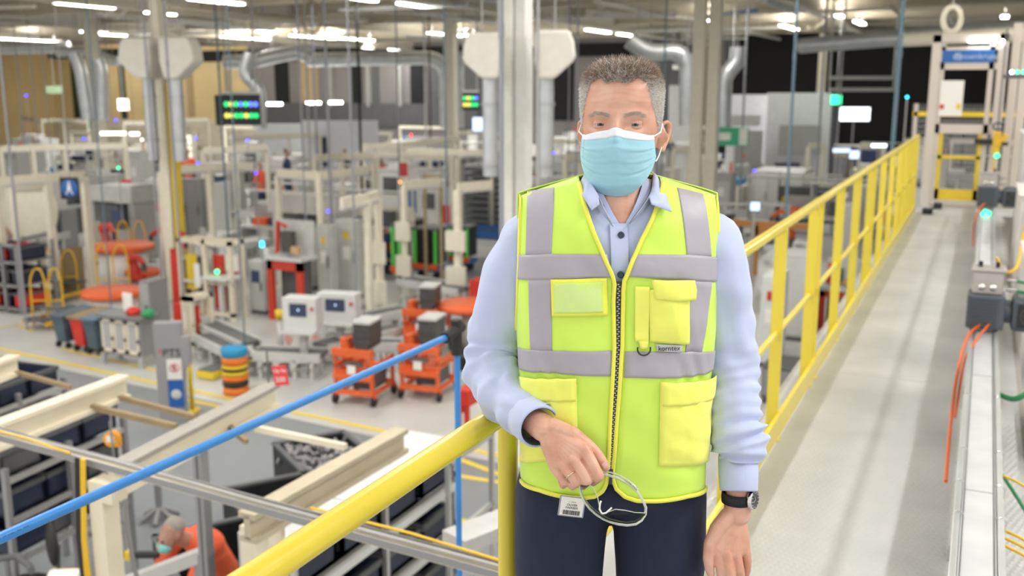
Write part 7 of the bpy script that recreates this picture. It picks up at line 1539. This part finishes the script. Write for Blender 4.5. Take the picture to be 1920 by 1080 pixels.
for j in range(69):
    for i in range(120):
        q = (j*120+i, j*120+(i+1) % 120, (j+1)*120+(i+1) % 120, (j+1)*120+i)
        if all(hairy(V_[t]) for t in q): F_.append(q)
cap_.add([hp(x*1.008, y*1.008, z+.0008) for x, y, z in V_], F_, True); cap_.build('hair_undercoat', 'hairunder', man)
strands(items, 'hair', man)
items = []
for s in (-1, 1):
    for i in range(300):
        t = rnd.random(); x = s*lerp(.012, .050, t); z = lerp(.0065, .012, math.sin(t*PI*.75))+rnd.uniform(-.0035, .0035)-(.004 if t > .8 else 0)
        y = -head_y(x, z); items.append((hp(x, y, z), HR @ Vector((s*.85, -.25, .25-.5*t))+Vector((0, 0, rnd.uniform(-.3, .3))), rnd.uniform(.005, .008), .00016, min(1, max(0, rnd.gauss(.70, .12))), Vector((0, 0, -.002))))
strands(items, 'eyebrow', man)
# --- face mask
def mask():
    rows = []; n = 40; mrows = 34
    tz = lambda u: .0 
    for j in range(mrows+1):
        v = j/mrows; row = []
        for i in range(n+1):
            u = lerp(-1, 1, i/n)
            ztop = -.018-.011*min(1, abs(u)*1.15)**1.6+.0; 
            if abs(u) < .22: ztop += .004*math.cos(u/.22*PI/2)
            zbot = -.143+.040*abs(u)**2.6
            z = lerp(ztop, zbot, v); xw = lerp(.0655, .060, abs(v-.25)) if v < .75 else .058
            xw = interp(v, [0, .3, .55, .8, 1], [.067, .069, .071, .067, .060])
            x = u*xw
            yb = head_y(x*.92, max(z, -.122))
            nose = .014*math.exp(-(x/.020)**2)*math.exp(-((z+.052)/.030)**2)
            front = interp(z, [-.145, -.12, -.09, -.055, -.02, 0], [.075, .094, .101, .108, .098, .094])
            y = max(yb+.003, front*(1-(abs(x)/.0765)**2.4)**.42+nose*.4) if abs(x) < .0764 else yb+.003
            if v < .12: y = lerp(max(yb+.0025, y-.004), y, v/.12)
            # three horizontal pleats
            for k_, v0 in enumerate((.30, .50, .66)):
                w_ = math.exp(-((v-v0-.03*abs(u))/.014)**2); y -= .0030*w_*(.35+.65*abs(u)**.7)
                y += .0022*math.exp(-((v-v0+.035-.03*abs(u))/.02)**2)*(.4+.6*abs(u))
            y += .0016*noise.noise(Vector((x*60, z*90, 1)))
            row.append(hp(x, -y, z))
        rows.append(row)
    k = MB(); k.grid(rows); m_ = k.build('face_mask', 'maskblue', man, solid=.0012, sub=1)
    k = MB(); R2 = [[p+HR @ Vector((0, -.0012, 0)) for p in r] for r in rows[0:5]]; k.grid(R2); k.build('mask_top_band', 'maskwhite', m_, solid=.0008)
    for s in (-1, 1):
        sel = [r[0] if s < 0 else r[-1] for r in rows]; nb = [r[2] if s < 0 else r[-3] for r in rows]
        k = MB(); k.grid([[a+Vector((s*.0005, -.0012, 0)), a.lerp(b, .5)+Vector((0, -.0018, 0)), b+Vector((0, -.0014, 0))] for a, b in zip(sel[2:24], nb[2:24])]); k.build('mask_side_seam', 'maskblue', m_, solid=.0008)
        a = sel[1]; b = sel[22]; e1 = hp(s*.078, .004, -.010); e2 = hp(s*.080, .018, -.020)
        k = MB(); k.tube([a, a.lerp(e1, .5)+HR @ Vector((s*.005, -.006, -.004)), e1, e2], .0014, 8); k.tube([b, b.lerp(hp(s*.068, .004, -.080), .5)+HR @ Vector((s*.002, -.003, 0)), hp(s*.0735, .006, -.070), hp(s*.077, .014, -.055)], .0014, 8)
        k.build('ear_loop', 'band', m_)
mask()
# --- ring and wristwatch
c = L3(1071, 891, 1.712); ax = (L3(1081, 903, 1.708)-L3(1057, 872, 1.727)).normalized()
k = MB(); x = ax.cross(Vector((0, 1, 0))).normalized(); y = x.cross(ax); k.tube([c+x*.0112*math.cos(a)+y*.0112*math.sin(a) for a in np.linspace(0, 2*PI, 33)], .0013, 8, cap=False); k.build('finger_ring', 'ring', man)
a, b = L3(1384, 922, 1.868), L3(1383, 941, 1.868); t = (b-a).normalized(); x = t.cross(Vector((0, 1, 0))).normalized(); y = x.cross(t)
if x.x < 0: x = -x
k = MB(); k.grid([[a+(b-a)*s+x*math.cos(q)*(r+.002)+y*math.sin(q)*r for q in np.linspace(0, 2*PI, 41)[:-1]] for s, r in [(0, .0272), (0, .030), (.5, .0308), (1, .030), (1, .0272)]], close=True)
watch = k.build('wristwatch', 'strap', man)
n = (x*.80+Vector((0, -.60, .08))).normalized(); cc = (a+b)/2+n*.0305; k = MB()
k.lathe(cc, [(.0, -.004), (.0195, -.004), (.0205, 0), (.0205, .004), (.0185, .0065), (.0175, .0062)], 32, ax=n); k.build('watch_case', 'chrome', watch)
k = MB(); k.lathe(cc+n*.0060, [(0, 0), (.0176, 0)], 32, ax=n); k.build('dial', 'dial', watch)
k = MB(); u_ = n.cross(Vector((0, 0, 1))).normalized(); w2 = n.cross(u_)
for i in range(12):
    q = 2*PI*i/12; k.box(cc+n*.0064+(u_*math.cos(q)+w2*math.sin(q))*.0145, (.0016, .0016, .0016))
k.bar(cc+n*.0066, cc+n*.0066+u_*.010+w2*.003, .0012, .0006, n); k.bar(cc+n*.0066, cc+n*.0066-w2*.008+u_*.002, .0014, .0006, n); k.build('watch_hands', 'chrome', watch)
k = MB()
for i in range(3):
    for j in range(14):
        q = PI+.25+j*.19; p = a+(b-a)*(.25+.25*i)+x*math.cos(q+.09*(i % 2))*.0327+y*math.sin(q+.09*(i % 2))*.0307
        k.ell(p, .0011, 6, 4)
k.build('strap_holes', 'black', watch)
# --- safety glasses in his hand
gw = wxy(*(L3(1140, 930, 1.70)+MAN0)[:2]); g0 = L3(1140, 930, 1.70)
gl = empty('safety_glasses', (gw[0], gw[1], DECK+g0.z), TH, 'clear plastic safety glasses dangling from the fingers of the man in the vest', 'glasses')
Gp = lambda px, py, F: L3(px, py, F)-g0
low = [Gp(*q) for q in [(1086, 908, 1.705), (1089, 925, 1.70), (1096, 941, 1.692), (1106, 954, 1.682), (1117, 964, 1.672), (1131, 973, 1.662), (1145, 979, 1.656), (1160, 983, 1.655), (1176, 985, 1.658), (1192, 983, 1.665), (1203, 976, 1.675), (1210, 965, 1.688)]]
upp = [Gp(*q) for q in [(1088, 907, 1.712), (1100, 905, 1.700), (1112, 915, 1.690), (1120, 930, 1.682), (1124, 950, 1.674), (1127, 960, 1.668), (1132, 964, 1.664), (1141, 960, 1.662), (1154, 955, 1.664), (1172, 957, 1.668), (1190, 961, 1.678), (1210, 962, 1.690)]]
k = MB(); k.grid([[a.lerp(b, t)+Vector((0, -.004*math.sin(PI*t), 0)) for a, b in zip(low, upp)] for t in np.linspace(0, 1, 7)]); k.build('lens', 'lens', gl, solid=.0018)
k = MB(); k.tube(low, .0024, 10); k.tube([p+Vector((0, .004, .004)) for p in low[2:]], .0012, 8); k.build('lower_rim', 'plastic', gl)
k = MB(); k.tube(upp, .0010, 8); k.build('upper_rim', 'plastic', gl)
k = MB(); k.tube([Gp(*q) for q in [(1210, 965, 1.690), (1211, 952, 1.70), (1205, 937, 1.712), (1194, 921, 1.722), (1178, 907, 1.728), (1158, 896, 1.73), (1136, 890, 1.728), (1118, 889, 1.724), (1105, 892, 1.722)]], [(.0026, .0014)]*9, 8); k.build('temple', 'plastic', gl)
k = MB(); k.tube([Gp(*q) for q in [(1087, 908, 1.708), (1092, 896, 1.726), (1108, 889, 1.738), (1125, 885, 1.742), (1145, 886, 1.74), (1163, 892, 1.735), (1178, 901, 1.728), (1190, 911, 1.722), (1196, 918, 1.72)]], [(.0024, .0013)]*7+[(.003, .0018)]*2, 8); k.build('temple', 'plastic', gl)
for q in ([(1128, 962, 1.662), (1124, 955, 1.66), (1125, 945, 1.66), (1127, 939, 1.662)], [(1129, 963, 1.662), (1136, 962, 1.658), (1143, 956, 1.658), (1147, 952, 1.66)]):
    k = MB(); k.tube([Gp(*p) for p in q], .0016, 8); k.build('nose_pad', 'band', gl)
